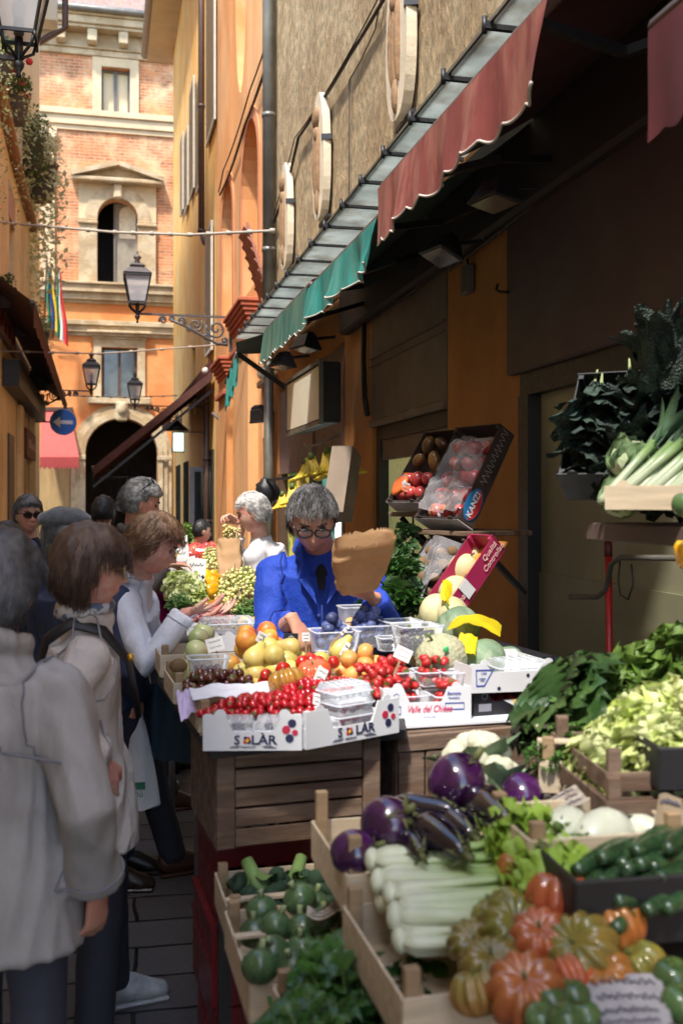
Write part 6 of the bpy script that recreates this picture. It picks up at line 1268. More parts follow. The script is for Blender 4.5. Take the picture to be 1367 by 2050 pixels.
K_broad = kind('broad_leaf_head', 'greens', lettuce(13, .17, .10, .22), mat('broad_green_leaf', (.05, .12, .03), .35, .4, 9, rnd=.3, transl=.2, bump=.004, bs=40, col2=(.12, .22, .06), c2s=6))
hm3, hs3 = herb(18, .13, .075, .06); K_chard = kind('leafy_greens_bunch', 'greens', hm3, mat('chard_leaf', (.035, .09, .025), .3, .4, 12, rnd=.25, transl=.2, bump=.002, bs=50, col2=(.09, .17, .06), c2s=6), [('stems', hs3, mat('pale_stem'))])
# ------------------------------------------------------------------ containers
WOODL = mat('poplar_wood', (.68, .55, .38), .7, .3, 5, st=(1, 9, 9), bump=.001, bs=30, bst=(2, 60, 60)); WOODD = mat('weathered_wood', (.17, .10, .062), .75, .5, 4, st=(1, 8, 8), bump=.003, bs=14, bst=(1.5, 26, 26), col2=(.24, .16, .11), c2s=3); WOODM = mat('tan_wood', (.36, .24, .13), .7, .4, 5, st=(1, 9, 9), bump=.001, bs=30)
CARDW = mat('white_card', (.70, .70, .71), .55, .08, 6); CARDB = mat('brown_card', (.36, .26, .17), .8, .2, 6); CARDK = mat('black_card', (.015, .015, .02), .45, .2, 10); CARDP = mat('lilac_paper', (.62, .50, .70), .7, .1, 6)
PLAS = mat('clear_plastic', (.85, .88, .92), .08, 0, alpha=.16, thin=1); INK = mat('ink', (.02, .02, .04), .6, 0); REDI = mat('red_ink', (.50, .02, .06), .6, 0); GOLDI = mat('yellow_ink', (.75, .5, .02), .6, 0)
def crate(label, o, xa, w, d, h, mt=WOODL, n=2, tilt=0, post=.035, base=True, group=None, cat='crate', name='wooden_crate', bars=()):
    "open crate, o = near left bottom corner, xa = direction of its near edge"
    xa = V(xa); xa.z = 0; xa.normalize(); t = thing(name, label, cat, o, math.atan2(xa.y, xa.x), group); t.rotation_euler = (tilt, 0, math.atan2(xa.y, xa.x)) if tilt else t.rotation_euler
    g = h/n; th = .006
    for nm, a, b, ax in (('side', (0, 0), (w, 0), 0), ('side', (0, d), (w, d), 0), ('side', (0, 0), (0, d), 1), ('side', (w, 0), (w, d), 1)):
        m = MB()
        for k in range(n):
            z0 = k*g+.004; z1 = (k+1)*g-.008*(n > 1)
            if ax == 0: m.box2((a[0]-.002, a[1]-th/2, z0), (b[0]+.002, a[1]+th/2, z1), bev=.001)
            else: m.box2((a[0]-th/2, a[1]+th, z0), (a[0]+th/2, b[1]-th, z1), bev=.001)
        m.build(nm, mt, t)
    if base: MB().box2((.004, .004, .0), (w-.004, d-.004, .006)).build('base', mt, t)
    for x, y in ((.018, .016), (w-.018, .016), (.018, d-.016), (w-.018, d-.016)):
        m = MB(); m.box((x, y, (h+post)/2), (.026, .020, h+post), bev=.002); m.build('corner_post', WOODM if mt is WOODL else mt, t)
    for y in bars: m = MB(); m.box((w/2, y, h+post-.01), (w+.012, .022, .008), bev=.001); m.build('top_bar', mt, t)
    return t
def punnet(label, o, rz, w, d, h, lid=False, group='clear plastic punnets of fruit'):
    t = thing('plastic_punnet', label, 'punnet', o, rz, group); m = MB()
    def ring(z, k): return [(sx*(w/2*k-.012)+.012*math.cos(a), sy*(d/2*k-.012)+.012*math.sin(a), z) for (sx, sy, a0) in ((1, 1, 0), (-1, 1, 90), (-1, -1, 180), (1, -1, 270)) for a in (R(a0), R(a0+45), R(a0+90))]
    vs = ring(0, .86)+ring(h*.95, 1)+ring(h, 1.04); n = 12
    m.add(vs, [tuple(range(n-1, -1, -1))]+[(i+j*n, (i+1) % n+j*n, (i+1) % n+(j+1)*n, i+(j+1)*n) for j in range(2) for i in range(n)], smooth=False); m.build('tub', PLAS, t)
    m = MB(); q = [V(p) for p in ring(h, 1.05)]; m.tube(q+[q[0]], .0028, 5, False); m.build('rim', mat('rim_plastic', (.75, .78, .84), .15, 0, alpha=.55, thin=1), t)
    if lid:
        m = MB(); vs = ring(h+.003, 1.02)+ring(h+.02, .93); m.add(vs, [(i, (i+1) % n, (i+1) % n+n, i+n) for i in range(n)]+[tuple(range(n, 2*n))])
        for k in range(5): m.tube([(-w*.38+k*w*.19, -d*.35, h+.022), (-w*.38+k*w*.19, d*.35, h+.022)], .003, 5)
        m.build('lid', PLAS, t)
    return t
def carton(label, A, B, d, h, name='fruit_carton', mt=CARDW, cut=True, group=None, cat='carton', tilt=0, low=.55, c0=.30, c1=.72, hb=1):
    A, B = V(A), V(B); xa = B-A; w = xa.length; t = thing(name, label, cat, A, 0, group); t.matrix_world = frame(A, xa) @ RX(tilt); t.location, rq, _ = t.matrix_world.decompose(); t.rotation_euler = rq.to_euler()
    th = .004; wl = [(0, 0), (0, h), (w*c0-.02, h), (w*c0, h*low), (w*c1, h*low), (w*c1+.02, h), (w, h), (w, 0)] if cut else [(0, 0), (0, h), (w, h), (w, 0)]
    for y in (0, d): m = MB(); m.plate([(a_, b_*(hb if y else 1)) for a_, b_ in wl], [], th, T(0, y, 0) @ RX(R(90))); m.build('wall', mt, t)
    for x in (0, w): m = MB(); m.box2((x-th/2+(.003 if x == 0 else -.003), th, 0), (x+th/2+(.003 if x == 0 else -.003), d-th, h*(.92 if hb == 1 else hb*.9))); m.build('wall', mt, t)
    MB().box2((.004, .004, 0), (w-.004, d-.004, .004)).build('base', mt, t)
    for x in (.045, w-.045):
        m = MB(); m.plate([(x+.016*math.cos(a), h-.002+.016*math.sin(a)) for a in [i*math.pi/8 for i in range(9)]], [], .003, T(0, 0, 0) @ RX(R(90))); m.build('tab', mt, t)
    for x, y in ((.012, .012), (w-.012, .012), (.012, d-.012), (w-.012, d-.012)): m = MB(); m.box((x, y, h*(hb if y > .02 else 1)/2), (.016, .016, h*(hb if y > .02 else 1)*.96)); m.build('corner', mt, t)
    return t, w
TX = lambda x, z, y=-.0035: T(x, y, z) @ RX(R(90))
def tag_card(px, py, Z, w=.055, h=.042, rz=0, tilt=-.25, roll=0, label='', stick=True, mt=None, ink=INK, lines=2):
    p = at(px, py, Z); t = thing('price_tag', label, 'price tag', p, 0); t.rotation_euler = (tilt, roll, rz)
    m = MB(); m.box((0, 0, 0), (w, .0012, h)); m.build('card', mt or mat('off_white_card', (.74, .72, .68), .6, .06, 20), t); m = MB(); q = random.Random(int(px*7+py))
    for k in range(lines):
        P = []; z = h*(.22-.42*k/max(1, lines-1)*1.0)
        for i in range(15): P.append((-w*.36+w*.72*i/14, -.0016, z+h*.085*math.sin(i*1.9+q.uniform(-.9, .9))*q.uniform(.3, 1.3)))
        m.tube(P, max(.0006, h*.014), 4)
    m.build('handwriting', ink, t)
    if stick: m = MB(); m.bar((0, .003, -h*.3), (.0, .006, -h*.5-.05), .006, .003); m.build('stick', WOODM, t)
    return t
# ------------------------------------------------------------------ main stall
TZ = .995
def board(name, label, pts, z, th, mt, cat='table'):
    t = thing(name, label, cat, (0, 0, 0)); m = MB(); m.plate([(p.x, p.y) for p in pts], [], th, T(0, 0, z-th/2)); m.build('tabletop', mt, t); return t
t = board('trestle_table', 'long market table on grey legs under the fruit boxes', [V((.270, 2.69, 0)), V((.84, 2.80, 0)), V((.98, 3.34, 0)), V((1.60, 3.42, 0)), V((1.62, 3.66, 0)), V((.19, 3.86, 0))], TZ-.004, .025, mat('dark_board', (.03, .025, .025), .7))
for (px, py) in ((396, 1815), (344, 1676)):
    p = onZ(px, py, 0); m = MB(); m.tube([(p.x, p.y, .01), (p.x, p.y, TZ-.03)], .016, 10); m.ell((p.x, p.y, .012), (.02, .02, .012), 8, 6); m.build('leg', mat('grey_tube_leg', (.20, .18, .20), .4, .1, 10), t)
for x, y in ((1.5, 3.55), (.9, 3.6)): MB().tube([(x, y, 0), (x, y, TZ-.03)], .016, 8).build('leg', mat('grey_tube_leg'), t)
t = board('trestle_table', 'further market table running down the street loaded with vegetables', [V((.36, 3.95, 0)), V((.60, 3.90, 0)), V((.62, 4.7, 0)), V((.95, 5.2, 0)), V((.95, 11.5, 0)), V((.36, 11.5, 0))], TZ+.03, .025, mat('dark_board'))
for x, y in ((.40, 4.1), (.42, 6.2), (.42, 8.6), (.85, 6.2), (.85, 8.6), (.42, 11.2)): MB().tube([(x, y, 0), (x, y, TZ)], .014, 8).build('leg', IRON, t)
a, b = at(284, 1368, 4.35), at(392, 1368, 4.05); m = MB(); m.grid(lambda u, v: a.lerp(b, u)+V((0, .012*math.sin(u*22+v), -.32*v)), 30, 8); o = m.build('hanging_cloth', mat('teal_navy_cloth', (.008, .035, .07), .8)); tag(o, 'dark teal cloth hanging from the table edge behind the customers', 'cloth')
# old wooden crates standing on end under the table
def oldcrate(label, A, B, h, d, horiz, z0):
    A, B = V(A), V(B); xa = B-A; w = xa.length; t = thing('old_wooden_crate', label, 'crate', (A.x, A.y, z0), math.atan2(xa.y, xa.x), 'weathered crates under the stall')
    fr = .05
    for x in (0, w-fr): m = MB(); m.box2((x, -.016, 0), (x+fr, .0, h), bev=.003); m.build('frame_post', WOODD, t)
    n = 5 if horiz else 6
    for k in range(n):
        m = MB()
        if horiz: m.box2((fr+.002, -.010, k*h/n+.003), (w-fr-.002, .002, (k+1)*h/n-.004), bev=.002)
        else: q = (w-.006)/n; m.box2((.003+k*q+.003, -.030, 0), (.003+(k+1)*q-.003, -.018, h-.05), bev=.002)
        m.build('slat', WOODD, t)
    if not horiz: m = MB(); m.box2((0, -.034, h-.047), (w, -.017, h), bev=.003); m.build('top_rail', WOODD, t)
    for x in (0, w-.014): m = MB(); m.box2((x, .004, 0), (x+.014, d, h)); m.build('side_panel', WOODD, t)
    m = MB(); m.box2((.016, .004, h-.014), (w-.016, d, h)); m.build('top_panel', WOODD, t)
    m = MB(); m.box2((.016, d-.01, 0), (w-.016, d, h-.016)); m.build('back_panel', WOODD, t); return t
zA = .99
A = at(431, 1500, 2.72); B = at(757, 1490, 2.86); oldcrate('weathered crate with horizontal slats under the two berry cartons', A, B, .265, .4, True, at(431, 1700, 2.72).z)
A2 = at(786, 1470, 2.98); B2 = at(1100, 1470, 3.16); oldcrate('weathered crate with upright slats and a top rail supporting the white and black cartons', A2, B2, .36, .45, False, A2.z-.36)
m = MB(); m.box2((0, 0, 0), (.5, .5, A2.z-.37)); t = thing('support_box', 'dark box holding up the crate with upright slats', 'box', (A2.x-.02, A2.y+.02, 0), .08); m.build('case', mat('black_plastic', (.012, .012, .014), .5), t)
REDP = mat('red_plastic', (.16, .008, .012), .4, .2, 8)
def redcrate(label, o, z, rz=.05, w=.46, d=.36, h=.235):
    t = thing('red_plastic_crate', label, 'crate', (o.x, o.y, z), rz, 'red plastic crates under the stall')
    for a, b in (((0, 0), (w, .012)), ((0, d-.012), (w, d)), ((0, .013), (.012, d-.013)), ((w-.012, .013), (w, d-.013))):
        m = MB(); m.box2((a[0], a[1], 0), (b[0], b[1], h*.42)); m.box2((a[0], a[1], h*.62), (b[0], b[1], h)); 
        n = 7; hx = b[0]-a[0] > b[1]-a[1]
        for k in range(n):
            if hx: x = a[0]+(b[0]-a[0]-.02)*k/(n-1); m.box2((x, a[1]+.001, h*.42), (x+.02, b[1]-.001, h*.62))
            else: y = a[1]+(b[1]-a[1]-.02)*k/(n-1); m.box2((a[0]+.001, y, h*.42), (b[0]-.001, y+.02, h*.62))
        m.box2((a[0]-.006, a[1]-.006, h-.02), (b[0]+.006, b[1]+.006, h-.001)); m.build('side', REDP, t)
    m = MB(); m.box2((.013, .013, 0), (w-.013, d-.013, .01)); m.build('base', REDP, t)
ro = at(432, 1600, 2.82)
for k, l in enumerate(('lowest red plastic crate standing on the paving under the stall', 'middle red plastic crate under the horizontal slatted crate', 'topmost red plastic crate directly under the horizontal slatted crate')): redcrate(l, ro+V((-.012*(k == 1), 0, 0)), .005+.238*k)
redcrate('red plastic crate further back under the stall', ro+V((.02, .42, 0)), .005)
# ---- berry cartons
def solar(t, w, h, fl=1):
    m = MB(); m.text('S', .034, TX(w*.345, h*.29), off=.0007); m.text('LÀR', .034, TX(w*.615, h*.29), sx=1.12, off=.0007); m.text('PREMIUM', .007, TX(w*.46, h*.10), sx=1.3)
    m.build('lettering', mat('navy_ink', (.02, .02, .07), .6, 0), t)
    for nm, c, pts in (('red_berry_print', REDI, ((w*.43, h*.25, .006), (w*.46, h*.34, .005), (w*.84, h*.58, .011), (w*.93, h*.50, .008))), ('blue_berry_print', mat('navy_ink'), ((w*.465, h*.25, .006), (w*.43, h*.35, .005), (w*.90, h*.76, .011), (w*.875, h*.34, .011)))):
        m = MB(); [m.plate([(x+r*math.cos(a), z+r*math.sin(a)) for a in [i*math.pi/9 for i in range(18)]], [], .001+.0003*i_, TX(0, 0, -.0026)) for i_, (x, z, r) in enumerate(pts)]; m.build(nm, c, t)
    m = MB(); m.plate([(w*.447+.0045*math.cos(a), h*.285+.0045*math.sin(a)) for a in [i*math.pi/6 for i in range(12)]], [], .0012, TX(0, 0, -.0036)); m.build('flower_print', GOLDI, t)
    m = MB()
    for i in range(5): m.tube([(w*(.30+.02*i), -.003, h*.14), (w*(.27+.02*i), -.003, h*.07)], .0008, 4); m.tube([(w*(.60+.02*i), -.003, h*.14), (w*(.64+.025*i), -.003, h*.06)], .0008, 4)
    m.build('flourish', mat('navy_ink'), t)
A = onZ(406, 1503, TZ); B = onZ(604, 1502, TZ); h1 = (1503-1432)/2040*2.68; t, w1 = carton('white berry carton with dark lettering at the left corner of the stall, blueberries inside', A, B, .155, h1, group='white berry cartons', hb=.5, low=.52, c0=.30, c1=.72); solar(t, w1, h1)
xa = (B-A).normalized(); ya = V((-xa.y, xa.x, 0)); rzc = math.atan2(xa.y, xa.x)
for i in range(2):
    for j in range(1):
        o = A+xa*(.068+.122*i)+ya*(.08+.13*j)+V((0, 0, .006)); punnet(('front', 'back')[j]+' lidded punnet of blueberries '+('on the left', 'on the right', '')[i]+' in the corner carton', o, rzc, .115, .12, .040, True, group='blueberry punnets in the corner carton')
        for k in range(16): K_bberry.put(o+xa*U(-.04, .04)+ya*U(-.045, .045)+V((0, 0, U(.012, .05))), (U(0, 3), U(0, 3), 0), 1, 'small dark blueberry in a lidded punnet in the corner carton', 'blueberries in the corner carton')
m = MB(); m.box((w1*.5, .0, 0), (.10, .002, .02)); 
A = onZ(612, 1501, TZ+.002); B = onZ(797, 1466, TZ+.002); h2 = .098; t, w2 = carton('white berry carton with dark lettering turned at an angle, raspberry boxes stacked inside', A, B, .25, h2, group='white berry cartons', hb=.6, low=.45, c0=.28, c1=.70); solar(t, w2, h2)
xb = (B-A).normalized(); yb = V((-xb.y, xb.x, 0)); rzd = math.atan2(xb.y, xb.x)
for i, (dx, dy, dz) in enumerate(((.07, .06, .006), (.19, .07, .03), (.19, .07, .062), (.185, .072, .094), (.08, .19, .006), (.20, .2, .006))):
    o = A+xb*dx+yb*dy+V((0, 0, dz)); punnet(('clear clamshell of raspberries at the front left of the angled carton', 'lowest clamshell of the raspberry stack in the angled carton', 'second clamshell of the raspberry stack in the angled carton', 'topmost clamshell of the raspberry stack in the angled carton', 'clear clamshell at the back left of the angled carton', 'clear clamshell at the back right of the angled carton')[i], o, rzd, .125, .10, .030, True, group='raspberry clamshells')
    for k in range(14 if i != 3 else 0): K_rasp.put(o+xb*U(-.045, .045)+yb*U(-.035, .035)+V((0, 0, U(.008, .024))), (U(0, 3), U(0, 3), 0), 1, 'raspberry in a clear clamshell in the angled carton', 'raspberries in the angled carton')
# green rim strips of the carton behind and lilac lined trays on the left
def strip(name, label, c, z0, h, mt, cat):
    P = [at(*q) for q in c]; t = MB(); t.bar(P[0], P[1], .003, h); o = t.build(name, mt); tag(o, label, cat)
for k, (a, b) in enumerate((((392, 1425, 2.9), (430, 1423, 2.9)), ((527, 1420, 2.88), (568, 1416, 2.88)))): strip('green_card_strip', 'bright green card edge showing '+('at the left end' if k == 0 else 'in the middle')+' behind the corner carton', (a, b), 0, .014, mat('bright_green_card', (.12, .42, .03), .6), 'card')
# wooden crates along the left edge of the table
c1 = onZ(402, 1478, TZ); crate('low wooden crate of red cherry tomatoes behind the berry cartons', c1+V((.0, .05, 0)), (1, .06, 0), .50, .30, .062, n=1, post=.03)
c2 = onZ(356, 1415, TZ); crate('low wooden crate with lilac paper and dark tomatoes at the left edge of the stall', c2+V((-.01, .03, 0)), (1, .05, 0), .46, .28, .07, n=1, post=.03)
c3 = onZ(322, 1360, TZ); crate('low wooden crate of green apples and kiwis at the far left corner of the stall', c3+V((0, .02, 0)), (1, .03, 0), .34, .30, .085, n=1, post=.035)
def paper(label, c, mt, up=0, cat='paper', name='paper_sheet'):
    P = [at(*q) for q in c]; t = MB(); t.grid(lambda u, v: P[0].lerp(P[1], u).lerp(P[3].lerp(P[2], u), v)+V((0, 0, .012*noise.noise(V((u*4, v*4, c[0][0])))+up*math.sin(math.pi*u))), 12, 8); o = t.build(name, mt); tag(o, label, cat); return o
paper('white tissue lining folded over the crate left of the cherry tomatoes', ((385, 1402, 2.86), (505, 1397, 2.9), (520, 1370, 3.05), (378, 1376, 3.05)), mat('white_tissue', (.74, .74, .80), .7, .06, 8), .006)
paper('lilac tissue paper hanging over the crate edge on the left', ((362, 1445, 2.84), (395, 1420, 2.9), (385, 1378, 3.06), (352, 1386, 3.06)), CARDP)
paper('white tissue spread in front of the ribbed tomatoes', ((470, 1400, 2.9), (545, 1390, 2.95), (560, 1365, 3.08), (480, 1372, 3.06)), mat('white_tissue'), .005)
# ---- heaps
spread(K_cherry, ((392, 1428, 2.82), (640, 1425, 2.82), (700, 1392, 2.96), (450, 1403, 2.94)), .0108, 'small shiny red cherry tomato in the heap behind the berry cartons', 'cherry tomatoes behind the berry cartons', .015, 2, .5, base=.018)
spread(K_cherry, ((520, 1408, 2.86), (690, 1404, 2.9), (735, 1362, 3.05), (560, 1380, 3.0)), .0108, 'small shiny red cherry tomato in the heap behind the berry cartons', 'cherry tomatoes behind the berry cartons', .03, 2, .5, base=.022)
spread(K_dark, ((372, 1372, 3.08), (500, 1370, 3.1), (505, 1346, 3.2), (368, 1350, 3.2)), .0155, 'small brownish dark tomato beside the lilac paper', 'dark tomatoes by the lilac paper', .01, 2, .5, base=.01)
for i, (px, py, Z, s_, k) in enumerate(((573, 1362, 3.0, 1.12, K_rib), (628, 1345, 3.08, 1.1, K_rib3), (610, 1368, 3.02, .7, K_rib3))):
    k.put(at(px, py, Z), (-.25, U(-.3, .3), U(0, 3)), s_, ('large pale orange ribbed tomato in front of the red vine tomatoes', 'large red striped ribbed tomato beside the pale orange one', 'smaller ribbed tomato wedged in front of the two big ribbed ones')[i], 'ribbed tomatoes on the main stall')
spread(K_tom, ((510, 1365, 3.08), (545, 1362, 3.08), (640, 1328, 3.22), (520, 1340, 3.2)), .021, 'medium red tomato in the heap behind the ribbed tomatoes', 'red tomatoes behind the ribbed ones', .02, 3, .4, sc=(.75, 1.05))
spread(K_tom, ((590, 1335, 3.14), (665, 1335, 3.14), (680, 1318, 3.25), (600, 1318, 3.25)), .022, 'medium red tomato in the heap behind the ribbed tomatoes', 'red tomatoes behind the ribbed ones', .01, 1, .4, sc=(.75, 1.0))
spread(K_pear, ((465, 1350, 3.18), (610, 1338, 3.22), (622, 1296, 3.42), (478, 1310, 3.4)), .028, 'yellow green pear in the heap in the middle of the stall', 'pears in the middle of the stall', .03, 3, .5, base=.024)
spread(K_nect, ((448, 1312, 3.38), (560, 1300, 3.42), (575, 1266, 3.58), (480, 1268, 3.58)), .032, 'red and yellow nectarine behind the pears', 'nectarines behind the pears', .02, 2, .4, base=.018)
spread(K_apple, ((350, 1330, 3.42), (415, 1318, 3.42), (428, 1278, 3.62), (380, 1282, 3.62)), .038, 'pale green apple at the left corner of the stall', 'green apples at the left corner', .01, 2, .4, base=.015)
K_apple.put(at(408, 1281, 3.66)+V((0, 0, .025)), (.2, .3, 1), 1.05, 'topmost pale green apple of the left corner pile', 'green apples at the left corner')
spread(K_kiwi, ((338, 1350, 3.36), (385, 1345, 3.36), (385, 1325, 3.45), (342, 1328, 3.45)), .028, 'brown kiwi in front of the green apples', 'kiwis in front of the green apples', .01, 1, .3)
spread(K_apric, ((655, 1352, 3.16), (770, 1338, 3.24), (780, 1300, 3.42), (672, 1312, 3.38)), .026, 'orange apricot in the heap right of the pears', 'apricots right of the pears', .02, 3, .4, base=.018)
spread(K_pear, ((630, 1330, 3.3), (665, 1322, 3.3), (700, 1292, 3.45), (640, 1300, 3.42)), .034, 'slim yellow pear at the left of the apricots', 'pears at the left of the apricots', .0, 1, .4)
# plums in two punnets heaped over
for i, (px, py, Z, w_) in enumerate(((668, 1305, 3.52, .155), (740, 1292, 3.6, .165))):
    o = at(px, py, Z); punnet(('left', 'right')[i]+' hand sized tub heaped with blue plums', o, .05, w_, .13, .075, group='tubs heaped with plums')
spread(K_plum, ((632, 1270, 3.47), (702, 1266, 3.5), (704, 1240, 3.6), (640, 1244, 3.58)), .0175, 'dusty blue plum heaped in the two tubs', 'blue plums', .02, 3, .4, base=.022)
spread(K_plum, ((702, 1264, 3.53), (775, 1258, 3.57), (770, 1230, 3.68), (690, 1232, 3.68)), .0175, 'dusty blue plum heaped in the two tubs', 'blue plums', .035, 3, .4, base=.025)
o = at(714, 1262, 3.82); punnet('tall empty looking tub with yellow fruit behind the plums', o, .05, .13, .1, .09); spread(K_apric, ((690, 1255, 3.82), (738, 1252, 3.82), (738, 1240, 3.9), (690, 1240, 3.9)), .03, 'apricot in the tall tub behind the plums', 'apricots behind the plums', 0, 1, .3, sc=(.7, .8))
def berrytub(label, px, py, Z, w, d, h, K, r, lab, grp, rz=.1, mound=.012, n=None, fill=.8):
    o = at(px, py, Z); punnet(label, o, rz, w, d, h)
    c, s_ = math.cos(rz), math.sin(rz); nx, ny, nz = max(1, int(w*.8/(2*r))), max(1, int(d*.8/(2*r))), max(1, int(h*fill/(1.8*r)))
    for k in range(nz):
        for j in range(ny):
            for i in range(nx):
                if 0 < k < nz-1 and 0 < i < nx-1 and 0 < j < ny-1: continue
                x = (i+.5-nx/2)*2*r+U(-.2, .2)*r; y = (j+.5-ny/2)*2*r+U(-.2, .2)*r; z = r+k*1.8*r+(mound*U(.3, 1) if k == nz-1 else 0)
                K.put(o+V((x*c-y*s_, x*s_+y*c, z)), (U(0, 3), U(0, 3), U(0, 3)), U(.92, 1.1), lab, grp)
berrytub('large square tub of dark berries nearest the melons', 834, 1308, 3.42, .145, .12, .095, K_bberry, .0098, 'dark berry in the tubs beside the melons', 'dark berries beside the melons', .12, .015)
berrytub('second tub of dark berries behind the large one by the melons', 800, 1290, 3.62, .13, .11, .085, K_bberry, .0098, 'dark berry in the tubs beside the melons', 'dark berries beside the melons', .12, .01)
berrytub('small tub of dark berries left of the large berry tubs', 775, 1302, 3.5, .07, .07, .045, K_bberry, .0098, 'dark berry in the tubs beside the melons', 'dark berries beside the melons', .12, .005)
berrytub('clear box of dark grapes beside the kiwis', 416, 1358, 3.26, .125, .09, .068, K_grapeD, .0105, 'dark grape in the clear box beside the kiwis', 'dark grapes in the clear box', .04, .008)
# melons
for i, (px, py, Z, s_, k, lab) in enumerate(((882, 1318, 3.32, 1.0, K_melon, 'netted cantaloupe with a tiny green sticker in front'), (850, 1300, 3.46, .95, K_melon, 'netted cantaloupe on the left behind the stickered one'), (966, 1322, 3.40, .9, K_melong, 'grey green ribbed melon on the right under the yellow paper'), (916, 1256, 3.66, .95, K_melong, 'grey green melon raised behind the yellow paper'), (1015, 1330, 3.7, .8, K_melong, 'shaded melon behind the white carton'))):
    o = k.put(at(px, py, Z), (-.5+U(-.2, .2), U(-.2, .2), U(0, 3)), s_*1.12, lab, 'ribbed melons')
MB().ell((0, 0, 0), (.010, .003, .010), 10, 6).build('sticker', mat('green_sticker', (.05, .4, .12), .4)).parent = None
st_ = bpy.data.objects['sticker']; st_.location = at(892, 1300, 3.235); tag(st_, 'round green sticker on the front cantaloupe', 'sticker')
YP = mat('yellow_waxed_paper', (.85, .66, .02), .4, .1, 8, transl=.35)
paper('large yellow waxed paper laid over the melons', ((893, 1262, 3.42), (1000, 1275, 3.40), (1003, 1252, 3.6), (905, 1240, 3.6)), YP, .03); paper('smaller yellow waxed paper hanging down between the melons', ((915, 1318, 3.30), (950, 1312, 3.30), (955, 1276, 3.38), (918, 1272, 3.4)), YP, .01); paper('yellow paper wrapping the pale melons in the pink carton', ((880, 1200, 3.75), (900, 1215, 3.75), (905, 1172, 3.85), (886, 1160, 3.85)), YP, .01)
# support under the melon corner
m = MB(); m.box2((-.25, -.12, 0), (.34, .30, .10)); t = thing('fruit_carton', 'dark carton propping the melons at the right end of the stall', 'carton', at(905, 1370, 3.6)+V((0, 0, 0)), .1); t.location.z = TZ+.002; m.build('case', CARDK, t)
# strawberries and cartons on the right
t = MB(); P0 = at(800, 1452, 3.02); t.box2((0, 0, -.012), (.375, .36, .0), bev=.002); o = t.build('white_tray', mat('white_foam', (.74, .75, .80), .5, .05)); o.location = P0; o.rotation_euler = (0, 0, .03); tag(o, 'flat white slab under the strawberry cartons', 'tray')
A = P0+V((-.045, .012, .002)); B = A+V((.262, -.012, 0))
A = at(766, 1446, 3.06); B = at(942, 1443, 3.10); A.z = B.z = P0.z+.002; t, w = carton('white strawberry carton with pink script lettering', A, B, .30, .10, low=.55, c0=.30, c1=.66)
m = MB(); m.text('Valle del Chiese', .030, TX(w*.52, .034), shear=.35, sx=.72); m.build('pink_script', mat('pink_ink', (.65, .03, .10), .6, 0), t)
m = MB(); m.text('Bennato', .014, TX(w*.80, .080), shear=.2, sx=.9); m.text('FRAGOLE', .008, TX(w*.80, .066)); m.text('prodotto in Italia', .0055, TX(w*.52, .010)); m.build('blue_lettering', mat('blue_ink', (.03, .06, .35), .6, 0), t)
m = MB(); m.plate(rect(w*.70, w*.92, .030, .052), [rect(w*.706, w*.914, .033, .049)], .0008, TX(0, 0, -.003)); m.plate(rect(w*.06, w*.2, .02, .045), [rect(w*.066, w*.194, .023, .042)], .0008, TX(0, 0, -.003)); m.tube([(w*.15+.008*math.cos(i*.5), -.003, .075+.008*math.sin(i*.5)) for i in range(13)], .0007, 4); m.build('printed_box', mat('blue_ink'), t)
for k in range(2): berrytub(('left', 'right')[k]+' low tub of strawberries in the carton with pink script', 815+78*k, 1420, 3.16, .105, .12, .05, K_straw, .0145, 'strawberry in the carton with pink script', 'strawberries in the script carton', .03, .015, fill=1.7)
A = at(946, 1446, 3.14); B = at(1092, 1443, 3.22); A.z = B.z = P0.z+.002; t, w = carton('black strawberry carton with yellow lettering under the white carton', A, B, .30, .085, mt=CARDK, low=.50, c0=.25, c1=.95)
m = MB(); m.plate([(w*.40, .044), (w*.95, .044), (w*.68, .006)], [], .001, TX(0, 0, -.003)); m.build('white_pennant', CARDW, t); m = MB(); m.text('VAL A.C.', .020, TX(w*.68, .036, -.0045), off=.0006); m.build('lettering', GOLDI, t)
m = MB(); m.plate(rect(w*.07, w*.24, .012, .035), [], .0008, TX(0, 0, -.003)); m.tube([(w*.15+.009*math.cos(i*.5), -.003, .058+.009*math.sin(i*.5)) for i in range(14)], .001, 4); m.build('grey_print', mat('grey_ink', (.25, .25, .3), .6), t)
berrytub('tub of strawberries inside the black carton', 1010, 1425, 3.28, .20, .12, .045, K_straw, .0145, 'strawberry in the black carton', 'strawberries in the black carton', .03, .01, fill=1.5)
A = at(942, 1388, 3.12); B = at(1121, 1381, 3.22); t, w = carton('white carton stacked on the black strawberry carton', A, B, .30, .088, low=.72, c0=.22, c1=.72)
m = MB(); m.plate([(w*.04, .072), (w*.24, .072), (w*.14, .02), (w*.05, .02)], [[(w*.05, .068), (w*.22, .068), (w*.135, .024), (w*.06, .024)]], .0008, TX(0, 0, -.003)); m.text('UVA', .009, TX(w*.13, .06)); m.text('prodotto\nscelto', .006, TX(w*.115, .042)); m.build('blue_lettering', mat('blue_ink'), t)
m = MB(); [m.plate([(w*x+.006*math.cos(a), z+.006*math.sin(a)) for a in [i*math.pi/6 for i in range(12)]], [], .0008, TX(0, 0, -.003)) for x, z in ((.62, .05), (.76, .052), (.93, .05), (.935, .098), (.30, .012), (.9, .02))]; m.build('blue_dots', mat('navy_ink'), t)
punnet('clear clamshell standing in the upper white carton', at(1030, 1362, 3.3), .05, .16, .12, .05, True); punnet('upright clear tub at the left of the upper white carton', at(905, 1392, 3.2), .05, .075, .075, .075)
